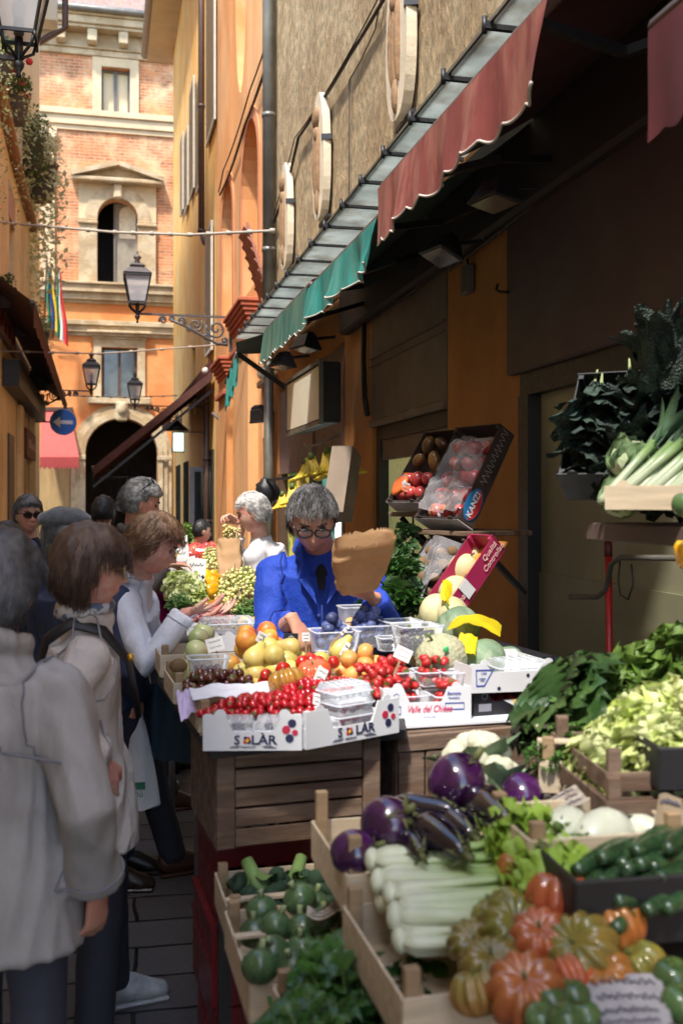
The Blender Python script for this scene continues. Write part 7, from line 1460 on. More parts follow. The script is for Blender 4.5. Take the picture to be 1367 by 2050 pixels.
for k, (px, py) in enumerate(((783, 1372), (868, 1370), (790, 1395), (735, 1385))): berrytub(('clear tub of strawberries above the script carton, on the left', 'clear tub of strawberries above the script carton, on the right', 'clear tub of strawberries low behind the raspberry stack', 'clear tub of strawberries furthest left behind the raspberry stack')[k], px, py, 3.24-.02*(k > 1), .125, .10, .045, K_straw, .0145, 'strawberry in the clear tubs above the script carton', 'strawberries above the script carton', .05, .015, fill=2.0)
spread(K_straw, ((700, 1372, 3.08), (785, 1360, 3.12), (830, 1332, 3.3), (760, 1340, 3.28)), .0145, 'strawberry heaped loose below the red lettered tag', 'red fruit heaped by the tag', .02, 3, .5, base=.01, sc=(1.1, 1.3))
# supports for raised rows (hidden bulk of crates)
def bulk(label, c, z0, mt=CARDB):
    P = [at(*q) for q in c]; m = MB(); n = len(P); vs = [(p.x, p.y, z0) for p in P]+[(p.x, p.y, max(z0+.01, p.z-.055)) for p in P]; m.add(vs, [tuple(range(n-1, -1, -1)), tuple(range(n, 2*n))]+[(i, (i+1) % n, (i+1) % n+n, i+n) for i in range(n)])
    t = thing('display_riser', label, 'riser'); m.build('body', mt, t)
bulk('low card riser under the cherry tomatoes', ((400, 1452, 2.80), (700, 1440, 2.86), (745, 1400, 3.04), (420, 1420, 3.0)), TZ+.006)
bulk('card riser under the apricots and pears', ((470, 1372, 3.14), (780, 1365, 3.24), (785, 1322, 3.46), (470, 1330, 3.44)), TZ+.001)
bulk('card riser under the nectarines and plums', ((450, 1335, 3.46), (785, 1318, 3.48), (782, 1280, 3.78), (470, 1290, 3.72)), TZ+.001)
bulk('card riser under the strawberry tubs', ((700, 1412, 3.0), (905, 1402, 3.14), (905, 1360, 3.4), (740, 1375, 3.36)), TZ-.02)
# tags on the main stall
for i, (px, py, Z, w, h, rz, tl, rl, lab) in enumerate((
    (524, 1277, 3.38, .038, .036, .3, -.1, .5, 'small white price tag stuck among the nectarines'), (430, 1290, 3.36, .058, .045, .2, -.3, -.2, 'white handwritten tag over the clear box of dark grapes'),
    (642, 1351, 2.95, .034, .042, .1, -.2, .5, 'white diamond shaped tag on a stick above the cherry tomatoes'), (806, 1309, 3.1, .052, .040, -.2, -.3, .45, 'white tag with red writing in front of the dark berries'),
    (616, 1343, 3.12, .055, .022, .2, -.9, -.5, 'long white tag leaning on the red tomatoes'), (690, 1300, 3.3, .018, .05, 0, -.3, .6, 'narrow white tag between plums and apricots'),
    (633, 1400, 2.78, .022, .034, .3, -.5, .4, 'small blue and tan label on the raspberries'), (690, 1262, 3.42, .012, .04, 0, -.3, .9, 'narrow white tag stuck in the plums'), (612, 1275, 3.6, .028, .03, 0, -.1, 0, 'white tag by the seller\'s hand'))):
    tag_card(px, py, Z, w, h, rz, tl, rl, lab, i not in (4, 6), ink=REDI if i == 3 else INK)
m = MB(); t = thing('black_sign', 'small black card sign with a white emblem by the seller\'s hand', 'sign', at(582, 1281, 3.58), .05); m.box((0, 0, 0), (.052, .003, .046), bev=.001); m.build('card', CARDK, t); m = MB(); m.tube([(.010*math.cos(i*.45), -.003, .004+.010*math.sin(i*.45)) for i in range(15)], .0008, 4); m.bar((-.01, -.003, .004), (.01, -.003, .004), .001, .004); m.build('emblem', CARDW, t)
# paper bag held by the seller
def paperbag(label, base, top, w0, w1, d0, n, side, mt, zig=True, open_in=True):
    t = thing('paper_bag', label, 'bag', (0, 0, 0)); b, tp = V(base), V(top); ax = tp-b; s_ = V(side).normalized(); nr = ax.normalized().cross(s_).normalized()
    def f(u, v):
        a = u*2*math.pi; k = v; w = w0+(w1-w0)*min(1, v*1.6)**.8; d = d0*(.15+.85*v**.9); c = math.copysign(abs(math.cos(a))**.42, math.cos(a)); sn = math.copysign(abs(math.sin(a))**.6, math.sin(a))
        p = b+ax*v+s_*(c*w)+nr*(sn*d); q = noise.noise(V((u*7, v*6, w1*30)))*.009+(.006*abs(noise.noise(V((u*4, v*7, 2)))))
        if zig and v > .97: p = p+ax.normalized()*(.006*(1 if int(u*120+.5) % 2 else -1))
        return p+nr*q+s_*q
    m = MB(); m.grid(f, 120, 22); m.quad(f(0, 0), f(.25, 0), f(.5, 0), f(.75, 0)); o = m.build('bag_body', mt, t)
    m = MB(); m.grid(lambda u, v: f(u, .02+v*.95)-((f(u, .02+v*.95)-(b+ax*v)).normalized()*.003), 60, 10); m.build('inner_side', mt, t); return t
KR = mat('kraft_paper', (.58, .35, .17), .75, .2, 10, transl=.3, bump=.004, bs=14, col2=(.56, .34, .17), c2s=6)
paperbag('large brown paper bag with toothed rim held open by the seller', at(716, 1186, 3.56), at(728, 1078, 3.48), .062, .106, .055, 0, (.95, -.2, .14), KR)
paperbag('brown paper bag held by the white haired man below the grapes', at(462, 1190, 5.6), at(458, 1084, 5.75), .055, .07, .045, 0, (.97, -.2, 0), KR)
# grapes lifted by the white haired man
for i in range(3): K_grape.put(at(455+8*i, 1052+3*i, 6.0), (U(-.3, .3), U(-.3, .3), i), .9, 'bunch of green grapes lifted by the white haired man', 'grapes lifted by the white haired man')
# ------------------------------------------------------------------ foreground vegetable stall
BP = mat('black_plastic', (.012, .012, .014), .5); GB = mat('grey_board', (.10, .085, .075), .7, .3, 6)
def stand(label, x0, x1, y0, y1, z, legs=True):
    t = thing('display_stand', label, 'stand', (x0, y0, 0)); m = MB(); m.box2((0, 0, z-.02), (x1-x0, y1-y0, z)); m.build('shelf_board', GB, t)
    for x in (.02, x1-x0-.02):
        for y in (.02, y1-y0-.02): m = MB(); m.box2((x-.016, y-.016, 0), (x+.016, y+.016, z-.021)); m.build('leg', BP, t)
    return t
stand('low dark stand carrying the broccoli and round courgette crates', .29, .60, 1.98, 2.74, .565); stand('dark stand carrying the aubergine and celery crates', .62, 1.75, 1.15, 2.42, .80); stand('low dark stand carrying the crate of leafy herbs', .30, .60, 1.45, 1.96, .60); stand('raised dark stand at the back right carrying lettuces and greens', 1.04, 1.85, 2.16, 2.88, .86) if 0 else None
crate('pale wooden crate of broccoli', V((.292, 2.47, .568)), (1, .02, 0), .30, .26, .085, n=1, post=.03, bars=(.012,)); crate('pale wooden crate of round green courgettes with a bar across', V((.290, 2.07, .568)), (1, .02, 0), .30, .385, .09, n=1, post=.03, bars=(.012, .19))
for i, (px, py, Z, rx, rz, s_) in enumerate(((520, 1775, 2.62, .9, .5, 1.0), (590, 1765, 2.70, .9, -.2, .95), (640, 1778, 2.58, .8, -.7, 1.05), (575, 1800, 2.6, .9, .2, .8), (485, 1790, 2.66, .5, 1.2, .7))):
    K_broc.put(at(px, py, Z), (math.pi-.9 if i < 4 else .4, .3*math.sin(i*2), rz), s_, ('broccoli head with stalk up on the left of its crate', 'broccoli head at the back of its crate', 'largest broccoli head on the right of its crate', 'small broccoli head in front in its crate', 'broccoli head tucked in the left corner of its crate')[i], 'broccoli heads in the pale crate')
for i, (px, py, Z) in enumerate(((523, 1822, 2.40), (600, 1800, 2.38), (630, 1812, 2.42), (510, 1868, 2.32), (552, 1855, 2.30), (652, 1845, 2.26), (605, 1862, 2.30), (690, 1862, 2.28), (545, 1908, 2.16), (605, 1905, 2.18), (585, 1935, 2.10), (655, 1900, 2.2), (680, 1915, 2.15), (520, 1935, 2.1), (640, 1940, 2.1))):
    K_rzuc.put(at(px, py, Z), (U(-.7, .3), U(-.5, .5), U(0, 3)), U(.95, 1.1), 'round striped green courgette in the barred pale crate', 'round courgettes in the barred crate')
def curl_tag(label, c, k=.02, mt=None, n=3):
    P = [at(*q) for q in c]; t = thing('price_tag', label, 'price tag', (0, 0, 0)); f = lambda u, v: P[0].lerp(P[1], u).lerp(P[3].lerp(P[2], u), v)+V((0, 0, k*math.sin(math.pi*u)+k*.3*math.sin(u*7)))
    MB().grid(f, 14, 4).build('card', mt or mat('worn_card', (.56, .50, .42), .7, .25, 30, col2=(.40, .33, .26), c2s=25), t); m = MB(); q = random.Random(int(c[0][0]))
    for j in range(n):
        vv = .2+.6*j/max(1, n-1); m.tube([f(.10+.78*i/44+.014*math.sin(i*1.9), vv+.05*math.sin(i*1.25+q.uniform(-.7, .7))*(.4+abs(math.sin(i*.31))))+V((0, -.001, .003)) for i in range(45)], .0011, 4)
    m.build('handwriting', mat('faded_ink', (.08, .07, .12), .6), t); return t
curl_tag('curled worn card tag between the courgettes and the celery crate', ((612, 1832, 2.2), (718, 1796, 2.06), (712, 1770, 2.2), (615, 1812, 2.3)), -.02)
curl_tag('large curled tan tag behind the white aubergines', ((1060, 1638, 2.0), (1178, 1600, 1.95), (1150, 1568, 2.12), (1062, 1602, 2.16)), -.012); curl_tag('white tag lying among the dark courgettes', ((1180, 1795, 1.68), (1312, 1768, 1.66), (1290, 1742, 1.78), (1176, 1765, 1.8)), .006, mat('white_tag', (.64, .62, .60), .7, .2, 30))
curl_tag('big crumpled tag at the bottom right corner below the ribbed tomatoes', ((1200, 2060, 1.42), (1345, 2050, 1.40), (1320, 1950, 1.52), (1155, 1955, 1.56)), .004, mat('grey_white_tag', (.46, .44, .44), .7, .3, 25)); curl_tag('crumpled lower tag overlapping the big one at the bottom', ((1190, 2100, 1.36), (1340, 2080, 1.34), (1330, 2010, 1.42), (1180, 2020, 1.45)), .004, mat('grey_white_tag'))
curl_tag('brown triangular tag on the dark slats at the right edge', ((1300, 1690, 1.86), (1380, 1690, 1.84), (1362, 1600, 1.9), (1318, 1590, 1.92)), .005, mat('tan_card', (.20, .15, .09), .8), 2)
crate('pale wooden crate of leafy herbs at the bottom', V((.33, 1.53, .62)), (1, .04, 0), .42, .40, .10, n=1, post=.035)
spread(lambda: K_basil, ((555, 2040, 1.72), (930, 2050, 1.66), (900, 1925, 1.92), (600, 1905, 2.0)), .05, 'bunch of dark green leafy herbs in the bottom crate', 'herb bunches in the bottom crate', .03, 2, .5, rot=False, base=-.03, sc=(.95, 1.25)); spread(lambda: K_basil, ((520, 2130, 1.60), (930, 2130, 1.55), (930, 2050, 1.66), (555, 2040, 1.72)), .055, 'bunch of dark green leafy herbs in the bottom crate', 'herb bunches in the bottom crate', .0, 1, .5, rot=False, base=-.03)
# aubergines
crate('pale wooden crate of aubergines with a tall corner post', V((.452, 1.90, .845)), (1, .0, 0), .50, .34, .085, n=1, post=.07)
EG = [(K_eggr, 776, 1652, 2.05, (.9, .2, .4), 1.0, 'round violet aubergine at the left of the crate'), (K_eggr, 914, 1566, 2.16, (.6, .3, 1), 1.06, 'biggest round violet aubergine on top of the pile'), (K_eggr, 708, 1706, 2.0, (1.2, .3, 1), .78, 'small violet aubergine in the left corner of the crate'), (K_eggr, 1044, 1592, 2.28, (.4, .8, 1), .85, 'bright violet aubergine at the back right'),
      (K_eggr, 872, 1630, 2.14, (.5, -.5, 1), .62, 'small violet aubergine in the middle of the pile'), (K_egg, 850, 1622, 2.1, (1.2, 1.2, .5), .8, 'long black aubergine left of the biggest round one'), (K_egg, 988, 1628, 2.02, (1.3, 1.2, -.35), 1.15, 'longest black aubergine lying on the right'), (K_egg, 885, 1682, 1.95, (1.5, 1.5, .1), .95, 'long black aubergine lying in front'),
      (K_egg, 915, 1655, 2.05, (1.4, 1.3, -.1), .9, 'long black aubergine behind the front one'), (K_egg, 1180, 1600, 2.15, (1.4, 1.2, -.2), .9, 'black aubergine behind the white ones'), (K_egg, 1240, 1590, 2.15, (1.4, 1.3, .3), .9, 'black aubergine furthest right behind the white ones'), (K_eggr, 940, 1615, 2.2, (1, 1, 1), .8, 'round violet aubergine under the biggest one'), (K_egg, 830, 1690, 1.98, (1.4, 1.1, -.3), .8, 'long black aubergine at the bottom left of the pile')]
for k, px, py, Z, r_, s_, lab in EG: k.put(at(px, py, Z), r_, s_, lab, 'aubergines in the crate')
# celery
crate('pale wooden crate of celery heads with a tall corner post', V((.445, 1.50, .80)), (1, .02, 0), .44, .37, .085, n=1, post=.04)
for i, (px, py, Z, rz, rx) in enumerate(((745, 1722, 1.96, -.24, .2), (757, 1765, 1.90, -.30, .9), (782, 1792, 1.84, -.22, 0), (790, 1835, 1.78, -.28, 2), (800, 1880, 1.76, -.20, .5), (765, 1800, 1.90, -.3, 1.4))):
    K_cel.put(at(px, py, Z), (rx*.4, -.06+.04*(i % 2), rz), (.92, 1.15, 1.15), ('backmost pale celery head', 'second celery head from the back', 'celery head in the middle of the crate', 'celery head with the brightest white base near the front', 'frontmost celery head of the crate', 'celery head underneath the middle ones')[i], 'celery heads in the crate')
# ribbed tomatoes, foreground
RT = [(1046, 1742, 1.84, K_rib, .9), (1082, 1765, 1.80, K_rib, .95), (1125, 1802, 1.72, K_rib, 1.15), (1228, 1852, 1.66, K_rib, 1.0), (1000, 1832, 1.72, K_rib2, .95), (1022, 1858, 1.68, K_rib2, 1.05), (1082, 1880, 1.64, K_rib, 1.0), (1165, 1905, 1.60, K_rib2, 1.15), (948, 1892, 1.68, K_rib2, .85), (985, 1940, 1.60, K_rib2, 1.0), (1052, 1985, 1.52, K_rib, 1.15), (1278, 1938, 1.60, K_rib2, .85), (1180, 1820, 1.76, K_rib, .8), (1135, 1960, 1.56, K_rib, .8), (955, 1985, 1.55, K_rib2, .8), (1210, 1960, 1.56, K_rib, .9), (1060, 1830, 1.78, K_rib2, .9)]
for px, py, Z, k, s_ in RT: k.put(at(px, py, Z), (U(-.9, .1), U(-.6, .5), U(0, 3)), s_*(1, 1, 1.1)[2] if 0 else (s_*1.1, s_*1.1, s_*1.25), 'big ribbed orange and green tomato in the foreground pile', 'foreground ribbed tomatoes')
for px, py, Z, s_ in ((1102, 2010, 1.48, 1.0), (1146, 1998, 1.50, 1.05), (1080, 2040, 1.45, .9), (1130, 2045, 1.42, 1.0), (1345, 1958, 1.52, 1.2), (1170, 2035, 1.42, .9), (1360, 2010, 1.45, 1.1)): K_gtom.put(at(px, py, Z), (U(-.6, .3), U(-.5, .5), U(0, 3)), s_, 'small glossy green tomato at the bottom edge', 'green tomatoes at the bottom edge')
t = crate('pale wooden crate at the bottom edge in front of the green tomatoes', V((.70, 1.18, .72)), (1, .0, 0), .46, .34, .07, n=1, post=.06)
bulk('dark riser under the foreground ribbed tomatoes', ((930, 2060, 1.56), (1330, 2060, 1.50), (1330, 1900, 1.74), (960, 1880, 1.80)), .80, BP)
# white aubergines and courgettes
crate('slatted wooden crate of white aubergines', at(1062, 1742, 1.80)+V((0, 0, -.03)), (1, -.02, 0), .30, .22, .09, n=2, post=.02)
for i, (px, py, Z, s_) in enumerate(((1135, 1662, 1.96, 1.15), (1205, 1672, 1.92, 1.2), (1092, 1688, 1.92, .75), (1140, 1706, 1.86, .8), (1282, 1668, 1.96, .9), (1172, 1712, 1.86, .7), (1240, 1695, 1.9, .8), (1110, 1720, 1.86, .7))): K_white.put(at(px, py, Z), (U(.8, 1.6), U(-.8, .8), U(-1, 1)), s_, 'ivory white aubergine in the slatted crate', 'white aubergines in the slatted crate')
for i in range(20):
    px, py = (1215+38*(i % 5)+10*(i//5), 1712+34*(i//5)-8*(i % 5)); K_zuc.put(at(px, py, 1.80-.035*(i//5)), (1.45+U(-.15, .15), 0, -1.05+U(-.25, .25)), (1.0, 1.0, U(.95, 1.2)), 'shiny dark green courgette in the black crate at the right', 'dark courgettes in the black crate')
t = thing('black_plastic_crate', 'black plastic crate of dark courgettes at the right edge', 'crate', at(1150, 1905, 1.62)); t.rotation_euler = (0, 0, -.05)
for a, b in (((0, 0), (.45, .010)), ((0, .3), (.45, .31)), ((0, .011), (.01, .299)), ((.44, .011), (.45, .299))): MB().box2((a[0], a[1], 0), (b[0], b[1], .11), bev=.003).build('side', BP, t)
MB().box2((.011, .011, 0), (.439, .299, .008)).build('base', BP, t)
# back right: cauliflower, parsley, greens, lettuces
for px, py, Z, s_, lab in ((955, 1538, 2.42, 1.15, 'white cauliflower behind the biggest aubergine'), (990, 1575, 2.36, .95, 'second cauliflower partly hidden behind the aubergines'), (1110, 1490, 2.5, .8, 'small cauliflower by the paper bag at the back')): K_caul.put(at(px, py, Z), (-.3, .2, U(0, 3)), s_, lab, 'cauliflowers')
crate('pale wooden crate of parsley turned towards the wall', at(1080, 1590, 2.26), (1, -.42, 0), .34, .34, .075, n=1, post=.05, bars=(.02, .17))
spread(lambda: K_pars, ((1085, 1580, 2.26), (1160, 1570, 2.22), (1175, 1500, 2.46), (1090, 1500, 2.5)), .05, 'bunch of curly parsley in the crate with pale bars', 'parsley bunches', .01, 1, .4, rot=False, sc=(1, 1.3), base=.01)
spread(lambda: K_broad, ((1130, 1520, 2.4), (1235, 1500, 2.36), (1240, 1400, 2.62), (1120, 1400, 2.66)), .08, 'bunch of broad dark green leaves at the back of the stall', 'leafy greens at the back', .02, 1, .5, rot=False, sc=(.75, .95), base=-.03)
K_broad.put(at(1130, 1420, 2.55), (-.7, -.4, 1), 1.1, 'broad leaf bunch leaning towards the white carton', 'leafy greens at the back'); K_cab.put(at(1180, 1375, 2.72), (0, .5, 0), .8, 'pale savoy cabbage between the leafy greens', None)
for i, (px, py, Z, s_) in enumerate(((1250, 1385, 2.6, .9), (1300, 1350, 2.65, 1.0), (1355, 1315, 2.65, 1.0), (1365, 1375, 2.55, .95), (1400, 1330, 2.55, 1.0))): K_letg.put(at(px, py, Z)+V((0, 0, -.06)), (-.3, U(-.3, .3), i), s_, 'dark green loose lettuce in the pile at the right edge', 'green lettuces at the right edge')
for i, (px, py, Z, s_) in enumerate(((1225, 1495, 2.22, .95), (1275, 1462, 2.22, 1.1), (1335, 1425, 2.26, 1.15), (1330, 1490, 2.1, .95), (1385, 1450, 2.15, 1.1), (1245, 1530, 2.14, .8))): K_let.put(at(px, py, Z)+V((0, 0, -.06)), (-.5, U(-.5, .2), i*1.3), s_, 'pale yellow green curly lettuce in the bright heap', 'pale lettuces in the bright heap')
paperbag('crumpled tan paper bag between the strawberry cartons and the parsley', at(1108, 1500, 2.5), at(1135, 1428, 2.6), .05, .055, .04, 0, (.97, -.2, 0), mat('tan_paper', (.38, .29, .19), .8, .3, 14, bump=.006, bs=16), zig=False)
t = thing('black_plastic_crate', 'black plastic crate at the right edge beside the pale lettuces', 'crate', at(1318, 1585, 1.98), -.15)
for a, b in (((0, 0), (.4, .010)), ((0, .3), (.4, .31)), ((0, .011), (.01, .299)), ((.39, .011), (.4, .299))): MB().box2((a[0], a[1], 0), (b[0], b[1], .085), bev=.003).build('side', BP, t)
for k, lab in enumerate(('dark weathered slatted crate under the pale lettuces', 'lower dark weathered crate beside the white aubergines')): crate(lab, at(1215, 1640+60*k, 2.02-.05*k), (1, -.12, 0), .5, .35, .10, WOODD, n=2)
bulk('dark riser under the lettuces and greens', ((1100, 1640, 2.2), (1420, 1600, 2.05), (1440, 1480, 2.7), (1120, 1500, 2.75)), .80, BP)
stand('dark stand behind the parsley and lettuce crates', 1.04, 1.90, 2.43, 2.88, .80)
# ------------------------------------------------------------------ further stall down the street
def far(K, c, r, lab, grp, **k): spread(K, c, r, lab, grp, **k)
far(K_pot, ((383, 1285, 3.95), (425, 1275, 3.95), (425, 1255, 4.1), (388, 1258, 4.1)), .028, 'earthy knobbly root by the plastic covered tub', 'earthy roots', layers=2)
for i in range(90): K_bor.put(bil(((384, 1262, 4.15), (452, 1250, 4.2), (448, 1228, 4.4), (392, 1236, 4.4)), U(0, 1), U(0, 1))+V((0, 0, U(-.01, .03))), (U(-.3, .3), U(-.4, .4), U(0, 3)), U(.9, 1.1), 'pink borlotti bean pod in the heap under the outstretched hand', 'borlotti pods')
for i in range(50): K_gb.put(bil(((498, 1268, 4.0), (560, 1262, 4.0), (552, 1250, 4.15), (502, 1252, 4.15)), U(0, 1), U(0, 1))+V((0, 0, U(-.005, .02))), (U(-.3, .3), U(-.4, .4), U(0, 3)), 1, 'thin green bean left of the seller\'s forearm', 'green beans')
for i, (px, py, Z) in enumerate(((402, 1228, 4.5), (424, 1222, 4.55), (436, 1232, 4.45), (410, 1212, 4.7), (430, 1206, 4.7), (446, 1238, 4.4), (395, 1240, 4.5))): K_pepl.put(at(px, py, Z), (1.4, .3, U(0, 3)), U(.85, 1.05), 'long orange red pepper above the borlotti pods', 'long peppers')
far(K_pepy, ((482, 1256, 4.1), (515, 1252, 4.1), (518, 1238, 4.25), (484, 1240, 4.25)), .034, 'small yellow pepper beside the green beans', 'small yellow peppers', sc=(.6, .75)); K_tom.put(at(525, 1238, 4.2), (0, 0, 0), 1, 'single dark red tomato beside the small yellow peppers')
far(lambda: K_pars, ((465, 1245, 4.3), (515, 1240, 4.3), (518, 1222, 4.5), (470, 1226, 4.5)), .05, 'green leafy bunch in front of the green grapes', 'leafy bunches by the grapes', layers=1, rot=False)
far(K_grape, ((428, 1232, 4.6), (520, 1222, 4.6), (530, 1165, 5.2), (440, 1172, 5.3)), .045, 'bunch of green grapes in the big pile left of the seller', 'green grapes in the big pile', layers=2, mound=.04, rot=False, base=.10)
far(lambda: K_let if rn.random() < .4 else K_pars, ((345, 1225, 4.6), (400, 1215, 4.7), (400, 1175, 5.2), (350, 1172, 5.2)), .06, 'leafy salad head in front of the yellow peppers', 'salad by the yellow peppers', layers=1, rot=False, sc=(.7, .95))
far(K_pepy, ((385, 1186, 5.2), (438, 1184, 5.2), (440, 1145, 5.8), (388, 1148, 5.8)), .040, 'big yellow pepper in the heap beside the green grapes', 'big yellow peppers', layers=2, mound=.03, sc=(1.1, 1.3))
far(K_rad, ((335, 1175, 5.6), (370, 1168, 5.8), (372, 1130, 6.8), (340, 1130, 6.8)), .045, 'radicchio head by the white tags', 'radicchio heads', layers=1)
far(K_tom, ((378, 1138, 6.4), (425, 1132, 6.4), (428, 1108, 7.6), (380, 1110, 7.8)), .034, 'red tomato in the far heap beyond the yellow peppers', 'far red tomatoes', layers=2, sc=(1.1, 1.4))
far(K_grape, ((405, 1150, 6.0), (438, 1146, 6.0), (438, 1118, 7.2), (410, 1120, 7.2)), .05, 'bunch of pale grapes beyond the yellow peppers', 'far pale grapes', layers=1, rot=False, base=.08)
far(K_rapple, ((352, 1112, 8.0), (430, 1108, 8.0), (430, 1094, 9.8), (356, 1096, 9.8)), .05, 'red fruit at the far end of the stalls', 'far red fruit', layers=1, sc=(1.1, 1.4))
far(K_letg, ((360, 1090, 9.5), (378, 1088, 9.5), (378, 1076, 11), (362, 1078, 11)), .09, 'leafy greens at the far end of the stalls', 'far leafy greens', layers=1, rot=False)
for (c, z0, lab) in ((((388, 1292, 3.96), (560, 1290, 4.0), (545, 1240, 4.6), (388, 1250, 4.5)), 1.03, 'card riser under the borlotti pods and beans'), (((392, 1245, 4.6), (532, 1235, 4.7), (525, 1200, 5.4), (385, 1205, 5.3)), 1.03, 'card riser under the green grapes'), (((375, 1205, 5.3), (500, 1195, 5.4), (470, 1140, 7.8), (372, 1145, 7.8)), 1.03, 'card riser under the yellow peppers'), (((372, 1145, 7.8), (460, 1142, 7.8), (430, 1112, 11), (360, 1112, 11)), 1.03, 'card riser under the far tomatoes')): bulk(lab, c, z0)
A = at(405, 1306, 3.78); B = at(482, 1298, 3.82); B.z = A.z; t, w = carton('white carton covered with crinkled foil left of the nectarines', A, B, .22, .06, cut=False); MB().grid(lambda u, v: (w*u, .22*v, .062+.008*noise.noise(V((u*12, v*9, 1)))), 24, 18).build('foil', mat('crinkled_foil', (.6, .6, .62), .25, .2, 20, metal=.8, bump=.004, bs=60), t)
o = at(455, 1274, 3.98); punnet('flat lidded tub of pale mushrooms behind the foil covered carton', o, .05, .20, .13, .055, True); [K_pot.put(o+V((U(-.08, .08), U(-.05, .05), U(.015, .035))), (0, U(0, 3), U(0, 3)), .6, 'small earthy root in the flat lidded tub', 'roots in the lidded tub') for _ in range(10)]
for i, (px, py, Z, w_, h_) in enumerate(((357, 1118, 6.4, .13, .15), (375, 1130, 5.6, .10, .08), (360, 1150, 5.4, .09, .11), (392, 1142, 5.3, .10, .13), (404, 1166, 5.0, .02, .12), (372, 1098, 7.6, .03, .2), (325, 1100, 7.4, .04, .2), (398, 1258, 4.0, .10, .045), (405, 1112, 7.8, .12, .1))): tag_card(px, py, Z, w_, h_, .1*math.sin(i*3), -.2, .2*math.sin(i*5), ('tall white handwritten tag above the radicchio', 'small white tag in front of the far tomatoes', 'white tag standing in the salad', 'plain white pointed tag by the yellow peppers', 'narrow stick tag among the yellow peppers', 'narrow tall tag behind the radicchio', 'narrow tag at the magenta sleeve', 'flat white tag on the borlotti pods', 'white tag near the far man')[i], i in (0, 3))
tag_card(478, 1190, 4.7, .012, .10, 0, -.3, .5, 'thin wooden stick in the green grapes', False, WOODM)
# ------------------------------------------------------------------ goods displayed on the shop wall
def filled(K, M, w, d, r, lab, grp, base=.02, prob=1, rot=True, sc=(.9, 1.1)):
    for j in range(int(d/(2*r))):
        for i in range(int(w/(2*r))):
            if rn.random() > prob: continue
            p = M @ V(((i+.5)*w/int(w/(2*r))+U(-.1, .1)*r, (j+.5)*d/int(d/(2*r))+U(-.1, .1)*r, base+r+U(0, .4)*r)); K.put(p, (U(-1, 1), U(-1, 1), U(0, 3)) if rot else M.to_euler(), U(*sc), lab, grp)
def shelf(label, p, q, d, mt=WOODD, th=.022, br=1):
    p, q = V(p), V(q); xa = q-p; t = thing('wall_shelf', label, 'shelf', p, math.atan2(xa.y, xa.x)); w = xa.length; MB().box2((0, 0, -th), (w, d, 0), bev=.003).build('board', mt, t)
    for x in (.05, w-.05)[:2*br]: m = MB(); m.bar((x, d, -.02), (x, .06, -.02-.001), .02, .02) if 0 else m.bar((x, .05, -.03), (x, d, -.28), .022, .022); m.build('bracket', IRON, t)
    return t
XD = V((.33, -.944, 0)); YD = V((.944, .33, 0)); BCD = mat('dark_brown_card', (.045, .028, .022), .7, .3, 8); LIL = mat('pale_tray_liner', (.55, .50, .55), .6, .1, 8)
A = at(858, 1056, 4.62); B = A+XD*.31; t, w = carton('tilted dark apple carton with a red and blue oval logo', A, B, .47, .10, mt=BCD, cut=False, tilt=R(60)); M = t.matrix_world.copy(); bpy.context.view_layer.update(); M = frame(A, B-A) @ RX(R(60))
MB().box2((.006, .006, .005), (w-.006, .464, .012)).build('liner', LIL, t); MB().box2((.0, -.006, .0), (w, -.003, .095)).build('pale_front', mat('pale_end_card', (.55, .52, .55), .6), t)
m = MB(); SM = Matrix(((0, 0, 1, w+.0005), (1, 0, 0, .09), (0, 1, 0, .052), (0, 0, 0, 1))) ; m.plate([(.075*math.cos(a), .044*math.sin(a)) for a in [i*math.pi/12 for i in range(24)]], [], .002, SM, 0); m.plate([(.07*math.cos(a), .040*math.sin(a)) for a in [math.pi+i*math.pi/12 for i in range(13)]], [], .001, T(.0016, 0, 0) @ SM, 1); m.text('KANZI', .040, T(.0032, 0, 0) @ SM, mi=2, off=.0008); m.build('oval_logo', [mat('logo_blue', (.02, .18, .45), .5), mat('logo_red', (.55, .03, .04), .5), CARDW], t)
m = MB(); q = random.Random(3); m.tube([T(.002, 0, 0) @ SM @ V((.10+.27*i/40, .02*math.sin(i*1.6+q.uniform(-.6, .6)), 0)) for i in range(41)], .0012, 4); m.build('handwriting', mat('chalk', (.5, .48, .45), .7), t)
filled(K_rapple, M @ T(.02, .02, 0), w-.04, .40, .036, 'red apple in the tilted dark carton', 'red apples in the tilted carton', .01)
m = MB(); m.grid(lambda u, v: M @ V((.02+(w-.04)*u, .03+.38*v, .10+.03*noise.noise(V((u*5, v*7, 3)))+.015*math.sin(u*9+v*4))), 26, 30); o = m.build('clear_film', mat('crinkled_film', (.85, .82, .85), .12, 0, alpha=.13, thin=1, bump=.01, bs=22)); tag(o, 'crinkled clear film over the apples in the tilted carton', 'plastic film')
A2_ = at(795, 1022, 5.15); B2_ = A2_+XD*.27; t, w = carton('tilted dark carton of mangoes behind the apple carton', A2_, B2_, .42, .09, mt=BCD, cut=False, tilt=R(56)); M2 = frame(A2_, B2_-A2_) @ RX(R(56)); MB().box2((.0, -.006, .0), (w, -.003, .085)).build('pale_front', mat('pale_end_card'), t)
filled(K_mango, M2 @ T(.02, .20, 0), w-.04, .20, .042, 'dark mango at the top of the rear tilted carton', 'mangoes in the tilted carton'); filled(K_rapple, M2 @ T(.02, .02, 0), w-.04, .17, .034, 'pale apple at the bottom of the rear tilted carton', 'pale fruit in the rear tilted carton')
m = MB(); m.box((.12, .10, .09), (.10, .10, .004), None); m.text('FRUTTA', .02, T(.12, .10, .093)); 
